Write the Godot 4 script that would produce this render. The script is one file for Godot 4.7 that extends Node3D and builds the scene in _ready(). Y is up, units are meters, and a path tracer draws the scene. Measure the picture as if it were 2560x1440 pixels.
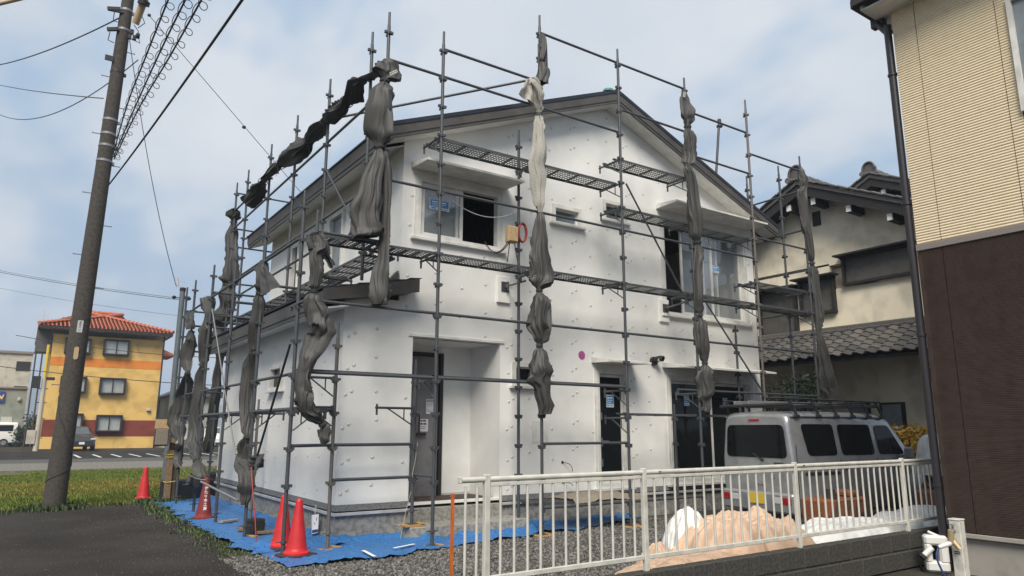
extends Node3D
# A two-storey house under renovation inside a pipe scaffold, seen from the street corner.
# World: X runs along the street front of the house, -Z along its left side, Y up, metres.

const F := 1769.0
const EYE := Vector3(0, 1.52, 0)
var cam_x: Vector3
var cam_y: Vector3
var cam_f: Vector3
var M := {}
var T := {}
var used := {}
var rng := RandomNumberGenerator.new()

# ---------------------------------------------------------------- picture to place
func ray(x: float, y: float) -> Vector3:
	return cam_x * (x - 1280.0) / F - cam_y * (y - 720.0) / F + cam_f
func pz(x: float, y: float, z: float) -> Vector3:      # where the line of sight meets the plane z
	var r := ray(x, y)
	return EYE + r * ((z - EYE.z) / r.z)
func px(x: float, y: float, xx: float) -> Vector3:     # ... the plane x
	var r := ray(x, y)
	return EYE + r * ((xx - EYE.x) / r.x)
func pg(x: float, y: float, h := 0.0) -> Vector3:      # ... the height h
	var r := ray(x, y)
	return EYE + r * ((h - EYE.y) / r.y)
func pd(x: float, y: float, d: float) -> Vector3:      # ... at depth d
	return EYE + ray(x, y) * d

# ---------------------------------------------------------------- mesh builder
class MB:
	var v := PackedVector3Array()
	var n := PackedVector3Array()
	func tri(a: Vector3, b: Vector3, c: Vector3, na: Vector3, nb: Vector3, nc: Vector3) -> void:
		var k := (b - a).cross(c - a)
		if k.dot(na + nb + nc) > 0.0:
			v.push_back(a); v.push_back(c); v.push_back(b)
			n.push_back(na); n.push_back(nc); n.push_back(nb)
		else:
			v.push_back(a); v.push_back(b); v.push_back(c)
			n.push_back(na); n.push_back(nb); n.push_back(nc)
	func flat(a: Vector3, b: Vector3, c: Vector3, out: Vector3) -> void:
		var k := (b - a).cross(c - a)
		if k.length_squared() < 1e-16:
			return
		k = k.normalized()
		if k.dot(out) < 0.0:
			k = -k
		tri(a, b, c, k, k, k)
	func quad(a: Vector3, b: Vector3, c: Vector3, d: Vector3, out: Vector3) -> void:
		flat(a, b, c, out)
		flat(a, c, d, out)
	func box(c: Vector3, s: Vector3, b := Basis.IDENTITY) -> void:
		var h := s * 0.5
		for ax in 3:
			for sg in [-1.0, 1.0]:
				var o := Vector3.ZERO; o[ax] = sg
				var i := (ax + 1) % 3
				var j := (ax + 2) % 3
				var p := []
				for q in [[-1, -1], [1, -1], [1, 1], [-1, 1]]:
					var e := Vector3.ZERO
					e[ax] = h[ax] * sg; e[i] = h[i] * q[0]; e[j] = h[j] * q[1]
					p.append(c + b * e)
				quad(p[0], p[1], p[2], p[3], b * o)
	func cbox(c: Vector3, s: Vector3, w: float, b := Basis.IDENTITY) -> void:   # box with chamfered edges
		var h := s * 0.5
		var core := []
		for ax in 3:
			for sg in [-1.0, 1.0]:
				var o := Vector3.ZERO; o[ax] = sg
				var i := (ax + 1) % 3
				var j := (ax + 2) % 3
				var p := []
				for q in [[-1, -1], [1, -1], [1, 1], [-1, 1]]:
					var e := Vector3.ZERO
					e[ax] = h[ax] * sg; e[i] = (h[i] - w) * q[0]; e[j] = (h[j] - w) * q[1]
					p.append(c + b * e)
				quad(p[0], p[1], p[2], p[3], b * o)
		for ax in 3:
			var i := (ax + 1) % 3
			var j := (ax + 2) % 3
			for q in [[-1, -1], [1, -1], [1, 1], [-1, 1]]:
				var e1 := Vector3.ZERO; e1[i] = h[i] * q[0]; e1[j] = (h[j] - w) * q[1]
				var e2 := Vector3.ZERO; e2[i] = (h[i] - w) * q[0]; e2[j] = h[j] * q[1]
				var l := Vector3.ZERO; l[ax] = h[ax] - w
				var o := Vector3.ZERO; o[i] = q[0]; o[j] = q[1]
				quad(c + b * (e1 - l), c + b * (e1 + l), c + b * (e2 + l), c + b * (e2 - l), b * o)
		for sx in [-1.0, 1.0]:
			for sy in [-1.0, 1.0]:
				for sz in [-1.0, 1.0]:
					var k := Vector3(sx, sy, sz)
					flat(c + b * (k * Vector3(h.x, h.y - w, h.z - w)), c + b * (k * Vector3(h.x - w, h.y, h.z - w)), c + b * (k * Vector3(h.x - w, h.y - w, h.z)), b * k)
	func cyl(a: Vector3, b: Vector3, ra: float, rb: float, sides := 8, caps := true) -> void:
		var d := (b - a).normalized()
		var u := d.cross(Vector3.UP if absf(d.y) < 0.9 else Vector3.RIGHT).normalized()
		var w := d.cross(u)
		for i in sides:
			var t0 := TAU * i / sides
			var t1 := TAU * (i + 1) / sides
			var n0 := u * cos(t0) + w * sin(t0)
			var n1 := u * cos(t1) + w * sin(t1)
			tri(a + n0 * ra, a + n1 * ra, b + n1 * rb, n0, n1, n1)
			tri(a + n0 * ra, b + n1 * rb, b + n0 * rb, n0, n1, n0)
			if caps:
				tri(a, a + n0 * ra, a + n1 * ra, -d, -d, -d)
				tri(b, b + n0 * rb, b + n1 * rb, d, d, d)
	func tube(p: PackedVector3Array, r: float, sides := 6) -> void:
		var rows := []
		var u := Vector3.ZERO
		for i in p.size():
			var d := (p[mini(i + 1, p.size() - 1)] - p[maxi(i - 1, 0)]).normalized()
			if u == Vector3.ZERO:
				u = d.cross(Vector3.UP if absf(d.y) < 0.9 else Vector3.RIGHT).normalized()
			else:
				u = (u - d * u.dot(d)).normalized()
			var w := d.cross(u)
			var row := PackedVector3Array()
			for k in sides:
				var t := TAU * k / sides
				row.push_back(p[i] + (u * cos(t) + w * sin(t)) * r)
			rows.append(row)
		surf(rows, true)
	func surf(rows: Array, closed: bool, flip := 1.0) -> void:     # a smooth sheet through rows of points
		var R := rows.size()
		var K: int = rows[0].size()
		var nr := []
		for i in R:
			var rn := PackedVector3Array()
			for k in K:
				var k1 := (k + 1) % K if closed else mini(k + 1, K - 1)
				var k0 := (k - 1 + K) % K if closed else maxi(k - 1, 0)
				var du: Vector3 = rows[i][k1] - rows[i][k0]
				var dv: Vector3 = rows[mini(i + 1, R - 1)][k] - rows[maxi(i - 1, 0)][k]
				var q := du.cross(dv)
				rn.push_back(q.normalized() * flip if q.length_squared() > 1e-18 else Vector3.UP)
			nr.append(rn)
		for i in R - 1:
			for k in (K if closed else K - 1):
				var k1 := (k + 1) % K
				tri(rows[i][k], rows[i][k1], rows[i + 1][k1], nr[i][k], nr[i][k1], nr[i + 1][k1])
				tri(rows[i][k], rows[i + 1][k1], rows[i + 1][k], nr[i][k], nr[i + 1][k1], nr[i + 1][k])
	func lathe(c: Vector3, prof: Array, sides := 20) -> void:      # prof: [radius, height]
		var rows := []
		for q in prof:
			var row := PackedVector3Array()
			for k in sides:
				var t := -TAU * k / sides
				row.push_back(c + Vector3(cos(t) * q[0], q[1], sin(t) * q[0]))
			rows.append(row)
		for i in rows.size() - 1:
			var a: float = prof[i + 1][1] - prof[i][1]
			var b: float = prof[i][0] - prof[i + 1][0]
			for k in sides:
				var k1 := (k + 1) % sides
				var t0 := -TAU * k / sides
				var t1 := -TAU * (k + 1) / sides
				var n0 := Vector3(cos(t0) * a, b, sin(t0) * a).normalized()
				var n1 := Vector3(cos(t1) * a, b, sin(t1) * a).normalized()
				tri(rows[i][k], rows[i][k1], rows[i + 1][k1], n0, n1, n1)
				tri(rows[i][k], rows[i + 1][k1], rows[i + 1][k], n0, n1, n0)
	func prism(p: PackedVector3Array, e: Vector3) -> void:         # a planar outline, pushed out along e
		var m := Vector3.ZERO
		for q in p: m += q
		m /= p.size()
		var d := e.normalized()
		var u := (p[1] - p[0]).normalized()
		var w := d.cross(u)
		var flat2 := PackedVector2Array()
		for q in p: flat2.push_back(Vector2((q - p[0]).dot(u), (q - p[0]).dot(w)))
		var t := Geometry2D.triangulate_polygon(flat2)
		for i in range(0, t.size(), 3):
			flat(p[t[i]], p[t[i + 1]], p[t[i + 2]], -d)
			flat(p[t[i]] + e, p[t[i + 1]] + e, p[t[i + 2]] + e, d)
		var ar := 0.0
		for i in p.size(): ar += flat2[i].cross(flat2[(i + 1) % p.size()])
		for i in p.size():
			var a := p[i]
			var b := p[(i + 1) % p.size()]
			quad(a, b, b + e, a + e, (b - a).cross(d) * (1.0 if ar > 0 else -1.0))
	func mesh() -> ArrayMesh:
		var a := []; a.resize(Mesh.ARRAY_MAX)
		a[Mesh.ARRAY_VERTEX] = v
		a[Mesh.ARRAY_NORMAL] = n
		var m := ArrayMesh.new()
		m.add_surface_from_arrays(Mesh.PRIMITIVE_TRIANGLES, a)
		return m

# ---------------------------------------------------------------- nodes
func numbered(called: String) -> String:
	used[called] = used.get(called, -1) + 1
	return called if used[called] == 0 else "%s_%03d" % [called, used[called]]
func tag(o: Node, label: String, category: String, group := "") -> Node:
	o.set_meta("label", label); o.set_meta("category", category)
	if group != "": o.set_meta("group", group)
	return o
func thing(called: String, label: String, category: String, at := Vector3.ZERO, group := "") -> Node3D:
	var o := Node3D.new()
	o.name = numbered(called)
	add_child(o)
	o.position = at
	tag(o, label, category, group)
	return o
func part(called: String, b: MB, m: Material, parent: Node3D) -> MeshInstance3D:   # b is in world places
	var o := MeshInstance3D.new()
	o.name = called
	o.mesh = b.mesh()
	o.material_override = m
	var w := Vector3.ZERO
	var q: Node = parent
	while q != self:
		w += q.position
		q = q.get_parent()
	parent.add_child(o, true)
	o.position = -w
	return o
func lone(called: String, b: MB, m: Material, label: String, category: String, group := "") -> MeshInstance3D:
	var o := MeshInstance3D.new()
	o.name = numbered(called)
	o.mesh = b.mesh()
	o.material_override = m
	add_child(o)
	tag(o, label, category, group)
	return o
func setting(called: String, b: MB, m: Material) -> MeshInstance3D:
	var o := MeshInstance3D.new()
	o.name = numbered(called)
	o.mesh = b.mesh()
	o.material_override = m
	add_child(o)
	o.set_meta("kind", "structure")
	return o
func inst(called: String, mesh: Mesh, m: Material, parent: Node3D, at: Vector3, b := Basis.IDENTITY) -> MeshInstance3D:
	var o := MeshInstance3D.new()                        # at: a place in the parent's own space
	o.name = called
	o.mesh = mesh
	o.material_override = m
	o.transform = Transform3D(b, at)
	parent.add_child(o, true)
	return o
func boxpart(called: String, c: Vector3, s: Vector3, m: Material, parent: Node3D, w := 0.0) -> MeshInstance3D:
	var b := MB.new()
	if w > 0.0: b.cbox(c, s, w)
	else: b.box(c, s)
	return part(called, b, m, parent)

# ---------------------------------------------------------------- materials
func tex(key: String, sd: int, freq: float, lo: float, hi: float, size := 256, kind := FastNoiseLite.TYPE_SIMPLEX_SMOOTH, oct := 4, sx := 1.0) -> void:
	var f := FastNoiseLite.new()
	f.seed = sd; f.frequency = freq; f.noise_type = kind; f.fractal_octaves = oct
	var im := f.get_seamless_image(size, size)
	im.convert(Image.FORMAT_L8)
	var out := Image.create(size, size, false, Image.FORMAT_RGB8)
	for y in size:
		for x in size:
			var g := im.get_pixel(int(x * sx) % size, y).r
			g = lerpf(lo, hi, g)
			out.set_pixel(x, y, Color(g, g, g))
	out.generate_mipmaps()
	T[key] = ImageTexture.create_from_image(out)
func tex_two(key: String, sd: int, fine: float, coarse: float, lo: float, hi: float, share: float, size := 1024) -> void:   # fine grain over broad patches
	var ims := []
	for k in 2:
		var f := FastNoiseLite.new()
		f.seed = sd + k; f.frequency = [fine, coarse][k]; f.fractal_octaves = [2, 5][k]
		var im := f.get_seamless_image(size, size)
		im.convert(Image.FORMAT_L8)
		ims.append(im.get_data())
	var d := PackedByteArray()
	d.resize(size * size * 3)
	for i in size * size:
		var g := int(clampf(lerpf(lo, hi, lerpf(ims[0][i], ims[1][i], share) / 255.0), 0.0, 1.0) * 255.0)
		d[i * 3] = g; d[i * 3 + 1] = g; d[i * 3 + 2] = g
	var out := Image.create_from_data(size, size, false, Image.FORMAT_RGB8, d)
	out.generate_mipmaps()
	T[key] = ImageTexture.create_from_image(out)
func mat(key: String, r: float, g: float, b: float, rough := 0.8, metal := 0.0, tx := "", scale := 1.0, bump := "", depth := 0.0, bscale := 0.0) -> StandardMaterial3D:
	var m := StandardMaterial3D.new()
	m.albedo_color = Color(r, g, b).linear_to_srgb()
	m.roughness = rough
	m.metallic = metal
	if tx != "":
		m.albedo_texture = T[tx]
		m.uv1_triplanar = true
		m.uv1_world_triplanar = true
		m.uv1_scale = Vector3.ONE * scale
	if bump != "":
		m.heightmap_enabled = true
		m.heightmap_texture = T[bump]
		m.heightmap_scale = depth
		m.uv1_triplanar = true
		m.uv1_world_triplanar = true
		if tx == "": m.uv1_scale = Vector3.ONE * (bscale if bscale > 0 else scale)
	M[key] = m
	return m
func glass(key: String, r: float, g: float, b: float, alpha: float) -> void:
	var m := StandardMaterial3D.new()
	var c := Color(r, g, b).linear_to_srgb(); c.a = alpha
	m.albedo_color = c
	m.transparency = BaseMaterial3D.TRANSPARENCY_ALPHA
	m.roughness = 0.03
	m.metallic_specular = 0.6
	M[key] = m
func make_materials() -> void:
	tex("fine", 3, 0.06, 0.70, 1.12)
	tex("soft", 5, 0.012, 0.86, 1.08)
	tex("faint", 23, 0.02, 0.955, 1.03)
	tex("blotch", 7, 0.03, 0.72, 1.14, 512)
	tex("grain", 11, 0.25, 0.35, 1.25)
	tex("cell", 13, 0.08, 0.45, 1.2, 256, FastNoiseLite.TYPE_CELLULAR, 2)
	tex("wood", 17, 0.02, 0.62, 1.1, 256, FastNoiseLite.TYPE_SIMPLEX_SMOOTH, 3, 9.0)
	tex("asph", 19, 0.16, 0.5, 1.3, 512, FastNoiseLite.TYPE_SIMPLEX_SMOOTH, 5)
	tex_two("tarmac", 41, 0.30, 0.004, 0.45, 1.15, 0.28)
	mat("board", 0.80, 0.79, 0.755, 0.5, 0.0, "faint", 0.30, "faint", 1.0)
	mat("board_side", 0.80, 0.79, 0.76, 0.5, 0.0, "faint", 0.25, "faint", 1.0)
	mat("screw", 0.42, 0.41, 0.38, 0.6)
	mat("white", 0.72, 0.71, 0.67, 0.45, 0.0, "soft", 0.8)
	mat("canopy", 0.68, 0.67, 0.63, 0.5, 0.0, "soft", 0.8)
	mat("taupe", 0.082, 0.075, 0.068, 0.55, 0.0, "soft", 0.8)
	mat("roofmetal", 0.030, 0.034, 0.045, 0.45, 0.3, "soft", 1.0)
	mat("tape", 0.22, 0.22, 0.22, 0.7, 0.0, "blotch", 1.5)
	mat("flash", 0.60, 0.60, 0.60, 0.35, 0.2, "soft", 1.0)
	mat("concrete", 0.27, 0.265, 0.25, 0.92, 0.0, "blotch", 0.6, "grain", 0.3)
	mat("step", 0.30, 0.29, 0.26, 0.92, 0.0, "blotch", 0.8, "grain", 0.3)
	mat("steel", 0.085, 0.09, 0.098, 0.45, 0.3, "blotch", 3.0)
	mat("steel_old", 0.17, 0.155, 0.14, 0.6, 0.3, "blotch", 4.0)
	mat("plank", 0.10, 0.105, 0.11, 0.55, 0.4, "blotch", 2.0)
	mat("dark", 0.012, 0.012, 0.013, 0.7)
	mat("blackpaint", 0.02, 0.02, 0.022, 0.45)
	mat("inner", 0.09, 0.06, 0.042, 0.9, 0.0, "wood", 0.6)
	mat("net", 0.050, 0.0485, 0.0455, 0.6, 0.0, "fine", 4.0, "grain", 0.15)
	M.net.backlight_enabled = true; M.net.backlight = Color(0.06, 0.06, 0.055)
	M.net.rim_enabled = true; M.net.rim = 0.25
	mat("net_pale", 0.42, 0.40, 0.355, 0.8, 0.0, "fine", 3.0)
	mat("tie", 0.05, 0.05, 0.05, 0.9)
	mat("rope", 0.55, 0.52, 0.42, 0.9)
	mat("rope_yellow", 0.5, 0.4, 0.06, 0.8)
	mat("cone", 0.52, 0.018, 0.022, 0.5, 0.0, "soft", 2.0)
	mat("cone_old", 0.21, 0.022, 0.020, 0.7, 0.0, "blotch", 3.0)
	mat("rubber", 0.045, 0.022, 0.022, 0.8, 0.0, "blotch", 4.0)
	mat("rubber_dark", 0.02, 0.02, 0.02, 0.85)
	mat("tarp", 0.040, 0.165, 0.42, 0.45, 0.0, "blotch", 1.6, "blotch", 1.0)
	mat("brown_tarp", 0.56, 0.385, 0.265, 0.6, 0.0, "soft", 2.0)
	mat("white_tarp", 0.66, 0.66, 0.64, 0.6, 0.0, "soft", 2.0)
	mat("cloth", 0.25, 0.21, 0.165, 0.9, 0.0, "fine", 3.0)
	mat("ply", 0.52, 0.30, 0.10, 0.75, 0.0, "wood", 3.0)
	mat("timber", 0.24, 0.155, 0.085, 0.85, 0.0, "wood", 1.5)
	mat("timber_dark", 0.09, 0.06, 0.04, 0.85, 0.0, "wood", 1.5)
	mat("bark", 0.07, 0.05, 0.035, 0.95, 0.0, "blotch", 4.0)
	mat("orange", 0.50, 0.12, 0.02, 0.55, 0.0, "soft", 2.0)
	mat("machine", 0.22, 0.072, 0.026, 0.55, 0.0, "blotch", 2.0)
	mat("fence", 0.55, 0.535, 0.48, 0.4, 0.0, "soft", 1.5)
	mat("block", 0.072, 0.069, 0.063, 0.95, 0.0, "blotch", 1.6, "grain", 0.5)
	mat("ground", 0.085, 0.078, 0.064, 0.95, 0.0, "tarmac", 0.12, "tarmac", 2.5)
	mat("asphalt", 0.066, 0.060, 0.055, 0.92, 0.0, "tarmac", 0.14, "tarmac", 2.5)
	mat("road", 0.125, 0.12, 0.112, 0.92, 0.0, "asph", 0.25)
	mat("kerb", 0.20, 0.19, 0.165, 0.95, 0.0, "blotch", 0.4)
	mat("gravel", 0.14, 0.135, 0.12, 0.95, 0.0, "asph", 1.2, "asph", 2.5)
	mat("soil", 0.19, 0.155, 0.055, 0.95, 0.0, "asph", 0.4)
	mat("paint", 0.62, 0.62, 0.60, 0.8, 0.0, "blotch", 1.5)
	mat("pole", 0.060, 0.052, 0.044, 0.9, 0.0, "blotch", 0.8, "grain", 0.2)
	mat("band", 0.22, 0.22, 0.23, 0.5, 0.4)
	mat("cable", 0.018, 0.018, 0.022, 0.6)
	mat("guard", 0.40, 0.29, 0.17, 0.6)
	mat("grey_pole", 0.14, 0.16, 0.17, 0.5, 0.3, "soft", 2.0)
	mat("apt", 0.68, 0.44, 0.135, 0.9, 0.0, "soft", 0.25)
	mat("apt_orange", 0.66, 0.215, 0.03, 0.9, 0.0, "soft", 0.25)
	mat("apt_red", 0.20, 0.036, 0.020, 0.9, 0.0, "soft", 0.25)
	mat("apt_tile", 0.52, 0.165, 0.090, 0.8, 0.0, "fine", 0.6)
	mat("apt_trim", 0.022, 0.015, 0.014, 0.5)
	mat("curtain", 0.50, 0.50, 0.46, 0.9, 0.0, "fine", 1.0)
	mat("beige", 0.48, 0.43, 0.35, 0.9, 0.0, "soft", 0.3)
	mat("sage", 0.23, 0.25, 0.22, 0.9, 0.0, "soft", 0.3)
	mat("sign_blue", 0.015, 0.045, 0.22, 0.6)
	mat("sign_letter", 0.65, 0.45, 0.22, 0.6)
	mat("cream", 0.74, 0.665, 0.52, 0.9, 0.0, "soft", 0.4)
	mat("tile", 0.105, 0.098, 0.092, 0.5, 0.0, "fine", 1.2)
	mat("tile_b", 0.135, 0.125, 0.115, 0.5, 0.0, "fine", 1.2)
	mat("tile_c", 0.085, 0.082, 0.080, 0.5, 0.0, "fine", 1.2)
	mat("beam", 0.022, 0.018, 0.017, 0.7, 0.0, "wood", 1.0)
	mat("shutter", 0.085, 0.078, 0.070, 0.6, 0.0, "soft", 1.0)
	mat("frosted", 0.20, 0.23, 0.25, 0.35, 0.0, "soft", 1.0)
	mat("siding", 0.66, 0.555, 0.385, 0.75, 0.0, "faint", 1.5)
	mat("siding_brown", 0.056, 0.039, 0.033, 0.8, 0.0, "soft", 1.5)
	mat("siding_trim", 0.20, 0.17, 0.155, 0.6)
	mat("plinth", 0.32, 0.295, 0.26, 0.9, 0.0, "soft", 0.8)
	mat("gutter", 0.020, 0.017, 0.020, 0.4)
	mat("silver", 0.36, 0.37, 0.385, 0.32, 0.55, "soft", 1.0)
	M.silver.clearcoat_enabled = true; M.silver.clearcoat = 0.7; M.silver.clearcoat_roughness = 0.08
	mat("carwhite", 0.70, 0.70, 0.69, 0.3)
	mat("carblack", 0.015, 0.015, 0.017, 0.2)
	M.carblack.clearcoat_enabled = true
	mat("tint", 0.006, 0.007, 0.008, 0.05)
	M.tint.metallic_specular = 0.3
	mat("carglass", 0.10, 0.12, 0.13, 0.08, 0.3)
	mat("lamp_red", 0.30, 0.010, 0.012, 0.2)
	mat("lamp_clear", 0.5, 0.5, 0.5, 0.2)
	mat("plate", 0.62, 0.42, 0.03, 0.5)
	mat("chrome", 0.5, 0.5, 0.52, 0.15, 0.9)
	mat("jug", 0.62, 0.61, 0.57, 0.45)
	mat("stand", 0.58, 0.56, 0.50, 0.5, 0.0, "soft", 3.0)
	mat("brass", 0.5, 0.38, 0.22, 0.4, 0.4)
	mat("paper", 0.68, 0.68, 0.68, 0.7)
	mat("navy", 0.02, 0.04, 0.16, 0.6)
	mat("sticker", 0.10, 0.30, 0.52, 0.6)
	mat("pink", 0.42, 0.08, 0.26, 0.6)
	mat("cardbox", 0.42, 0.30, 0.16, 0.8, 0.0, "soft", 3.0)
	mat("redcord", 0.30, 0.035, 0.03, 0.6)
	mat("door", 0.20, 0.195, 0.20, 0.5, 0.0, "soft", 0.8)
	mat("hill", 0.035, 0.055, 0.05, 1.0, 0.0, "blotch", 0.01)
	mat("teal", 0.03, 0.20, 0.18, 0.6)
	mat("blueroof", 0.05, 0.13, 0.20, 0.6, 0.0, "soft", 0.5)
	mat("leaf", 0.05, 0.10, 0.025, 0.7, 0.0)
	mat("leaf_dark", 0.022, 0.040, 0.016, 0.7, 0.0)
	mat("leaf_yellow", 0.42, 0.25, 0.02, 0.7, 0.0)
	for k in ["leaf", "leaf_dark", "leaf_yellow"]:
		M[k].backlight_enabled = true
		M[k].backlight = M[k].albedo_color * 0.5
	var gm := mat("grass", 1, 1, 1, 0.8)
	gm.vertex_color_use_as_albedo = true
	var sm := mat("stone", 1, 1, 1, 0.9)
	sm.vertex_color_use_as_albedo = true
	glass("pane", 0.55, 0.62, 0.66, 0.12)
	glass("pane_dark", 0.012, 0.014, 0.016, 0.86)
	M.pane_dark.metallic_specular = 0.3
	for k in ["asphalt", "ground", "gravel", "road", "soil", "block", "kerb", "siding_brown", "siding"]: M[k].metallic_specular = 0.15

# ---------------------------------------------------------------- sky
func make_sky() -> Sky:
	var w := 1024
	var h := 512
	var im := Image.create(w, h, false, Image.FORMAT_RGBF)
	var a := FastNoiseLite.new(); a.seed = 21; a.frequency = 1.0; a.fractal_octaves = 6; a.fractal_gain = 0.55
	var b := FastNoiseLite.new(); b.seed = 4; b.frequency = 0.55; b.fractal_octaves = 3
	for y in h:
		var el := (0.5 - (y + 0.5) / h) * PI
		for x in w:
			var az := (x + 0.5) / w * TAU
			var d := Vector3(cos(az) * cos(el), sin(el), sin(az) * cos(el))
			var c: Color
			if el > -0.02:
				var e := maxf(d.y, 0.0)
				var k := 1.0 / (e + 0.22)
				var q := Vector3(d.x * k, 0.0, d.z * k)
				var blue := Color(0.33, 0.51, 0.74).lerp(Color(0.44, 0.55, 0.69), pow(1.0 - e, 3.0))
				var n1 := a.get_noise_3d(q.x * 1.1 + 3.0, e * 2.0, q.z * 1.9)
				var n2 := b.get_noise_3d(q.x + 9.0, 1.5, q.z * 1.3)
				var cover := clampf(0.74 + n1 * 1.5 + n2 * 1.0, 0.0, 1.0)
				cover = cover * cover * (3.0 - 2.0 * cover)
				var lit := clampf(0.5 + a.get_noise_3d(q.x * 0.8 + 40.0, 7.0, q.z * 0.8) * 0.8, 0.0, 1.0)
				var cloud := Color(0.56, 0.63, 0.735).lerp(Color(0.84, 0.87, 0.905), lit)
				cloud = cloud.lerp(Color(0.36, 0.43, 0.55), clampf(1.0 - e * 7.5, 0.0, 1.0) * 0.85)
				c = blue.lerp(cloud, 0.12 + 0.88 * cover)
			else:
				c = Color(0.16, 0.16, 0.15)
			im.set_pixel(x, y, c)
	var pm := PanoramaSkyMaterial.new()
	pm.panorama = ImageTexture.create_from_image(im)
	var s := Sky.new()
	s.sky_material = pm
	return s

func make_view() -> void:
	var yaw := deg_to_rad(55.557)
	var pit := deg_to_rad(11.286)
	var rol := deg_to_rad(0.157)
	cam_f = Vector3(cos(yaw) * cos(pit), sin(pit), -sin(yaw) * cos(pit))
	var r := cam_f.cross(Vector3.UP).normalized()
	var u := r.cross(cam_f)
	cam_x = r * cos(rol) + u * sin(rol)
	cam_y = -r * sin(rol) + u * cos(rol)
	var c := Camera3D.new()
	c.name = "camera"
	c.transform = Transform3D(Basis(cam_x, cam_y, -cam_f), EYE)
	c.fov = rad_to_deg(2.0 * atan(720.0 / F))
	c.near = 0.05
	c.far = 6000.0
	add_child(c)
	c.current = true
	var e := Environment.new()
	e.background_mode = Environment.BG_SKY
	e.sky = make_sky()
	e.background_energy_multiplier = 0.283
	e.tonemap_mode = Environment.TONE_MAPPER_LINEAR
	e.tonemap_exposure = 3.5
	e.sdfgi_enabled = true
	e.ssao_enabled = true
	e.ssil_enabled = true
	e.fog_enabled = true
	e.fog_light_color = Color(0.66, 0.71, 0.77)
	e.fog_density = 0.0009
	var we := WorldEnvironment.new()
	we.name = "world_environment"
	we.environment = e
	add_child(we)
	var sun := DirectionalLight3D.new()
	sun.name = "sun"
	sun.light_energy = 0.5
	sun.light_angular_distance = 30.0
	sun.light_color = Color(1.0, 0.97, 0.92)
	sun.shadow_enabled = true
	add_child(sun)
	sun.look_at_from_position(Vector3(-8.0, 14.0, 10.0), Vector3.ZERO)

# ---------------------------------------------------------------- ground
func slab(called: String, pts: Array, y: float, m: Material) -> void:
	var b := MB.new()
	var p := PackedVector2Array()
	for q in pts: p.push_back(Vector2(q[0], q[1]))
	var t := Geometry2D.triangulate_polygon(p)
	for i in range(0, t.size(), 3):
		b.flat(Vector3(p[t[i]].x, y, p[t[i]].y), Vector3(p[t[i + 1]].x, y, p[t[i + 1]].y), Vector3(p[t[i + 2]].x, y, p[t[i + 2]].y), Vector3.UP)
	setting(called, b, m)
func edge_line(p0: Vector2, p1: Vector2, n: int, amp: float, sd: int) -> Array:
	var f := FastNoiseLite.new(); f.seed = sd; f.frequency = 0.9
	var out := []
	var d := (p1 - p0).normalized().orthogonal()
	for i in n + 1:
		var q := p0.lerp(p1, float(i) / n)
		q += d * f.get_noise_2d(q.x, q.y) * amp
		out.append([q.x, q.y])
	return out
func make_ground() -> void:
	var b := MB.new()
	b.quad(Vector3(-900, -0.012, -1600), Vector3(1600, -0.012, -1600), Vector3(1600, -0.012, 300), Vector3(-900, -0.012, 300), Vector3.UP)
	setting("ground", b, M.ground)
	slab("field", [[-30, -30.2], [30, -30.2], [30, -17.0], [-30, -13.9]], -0.006, M.soil)
	var e := edge_line(Vector2(2.60, -16.6), Vector2(2.2, -7.0), 30, 0.35, 5)
	var far := edge_line(Vector2(-14, -12.9), Vector2(2.62, -17.0), 26, 0.45, 9)
	slab("asphalt", far + e + [[1.9, -3.9], [12, -3.9], [12, 14], [-14, 14]], -0.002, M.asphalt)
	slab("gravel_bed", [[2.3, -9.6], [16.4, -9.6], [16.4, -4.5], [2.1, -4.5]], 0.002, M.gravel)
	slab("road", [[-120, -42.5], [120, -42.5], [120, -36.4], [-120, -36.4]], 0.004, M.road)
	slab("car_park", [[-60, -57], [60, -57], [60, -42.5], [-60, -42.5]], 0.0, M.asphalt)
	b = MB.new()
	b.box(Vector3(0, 0.02, -33.4), Vector3(240, 0.10, 6.0))
	setting("pavement", b, M.kerb)
	for i in 9:                                          # parking bays
		var c := pg(150 + i * 38.0, 1122.0)
		b = MB.new()
		b.quad(Vector3(c.x, 0.006, -49.0), Vector3(c.x + 0.15, 0.006, -49.0), Vector3(c.x + 0.15, 0.006, -44.0), Vector3(c.x, 0.006, -44.0), Vector3.UP)
		var o := setting("bay_marking", b, M.paint)
	# hills far off
	b = MB.new()
	var f := FastNoiseLite.new(); f.seed = 8; f.frequency = 0.0016; f.fractal_octaves = 4
	var rows := []
	for k in 3:
		var row := PackedVector3Array()
		for i in 121:
			var x := -2200.0 + i * 36.0
			var hh: float = (70.0 + 70.0 * f.get_noise_1d(x)) * [0.0, 1.0, 0.0][k]
			row.push_back(Vector3(x, hh - 1.0, -1250.0 - k * 260.0))
		rows.append(row)
	b.surf(rows, false)
	setting("hills", b, M.hill)
	make_gravel()
	make_grass()
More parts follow.
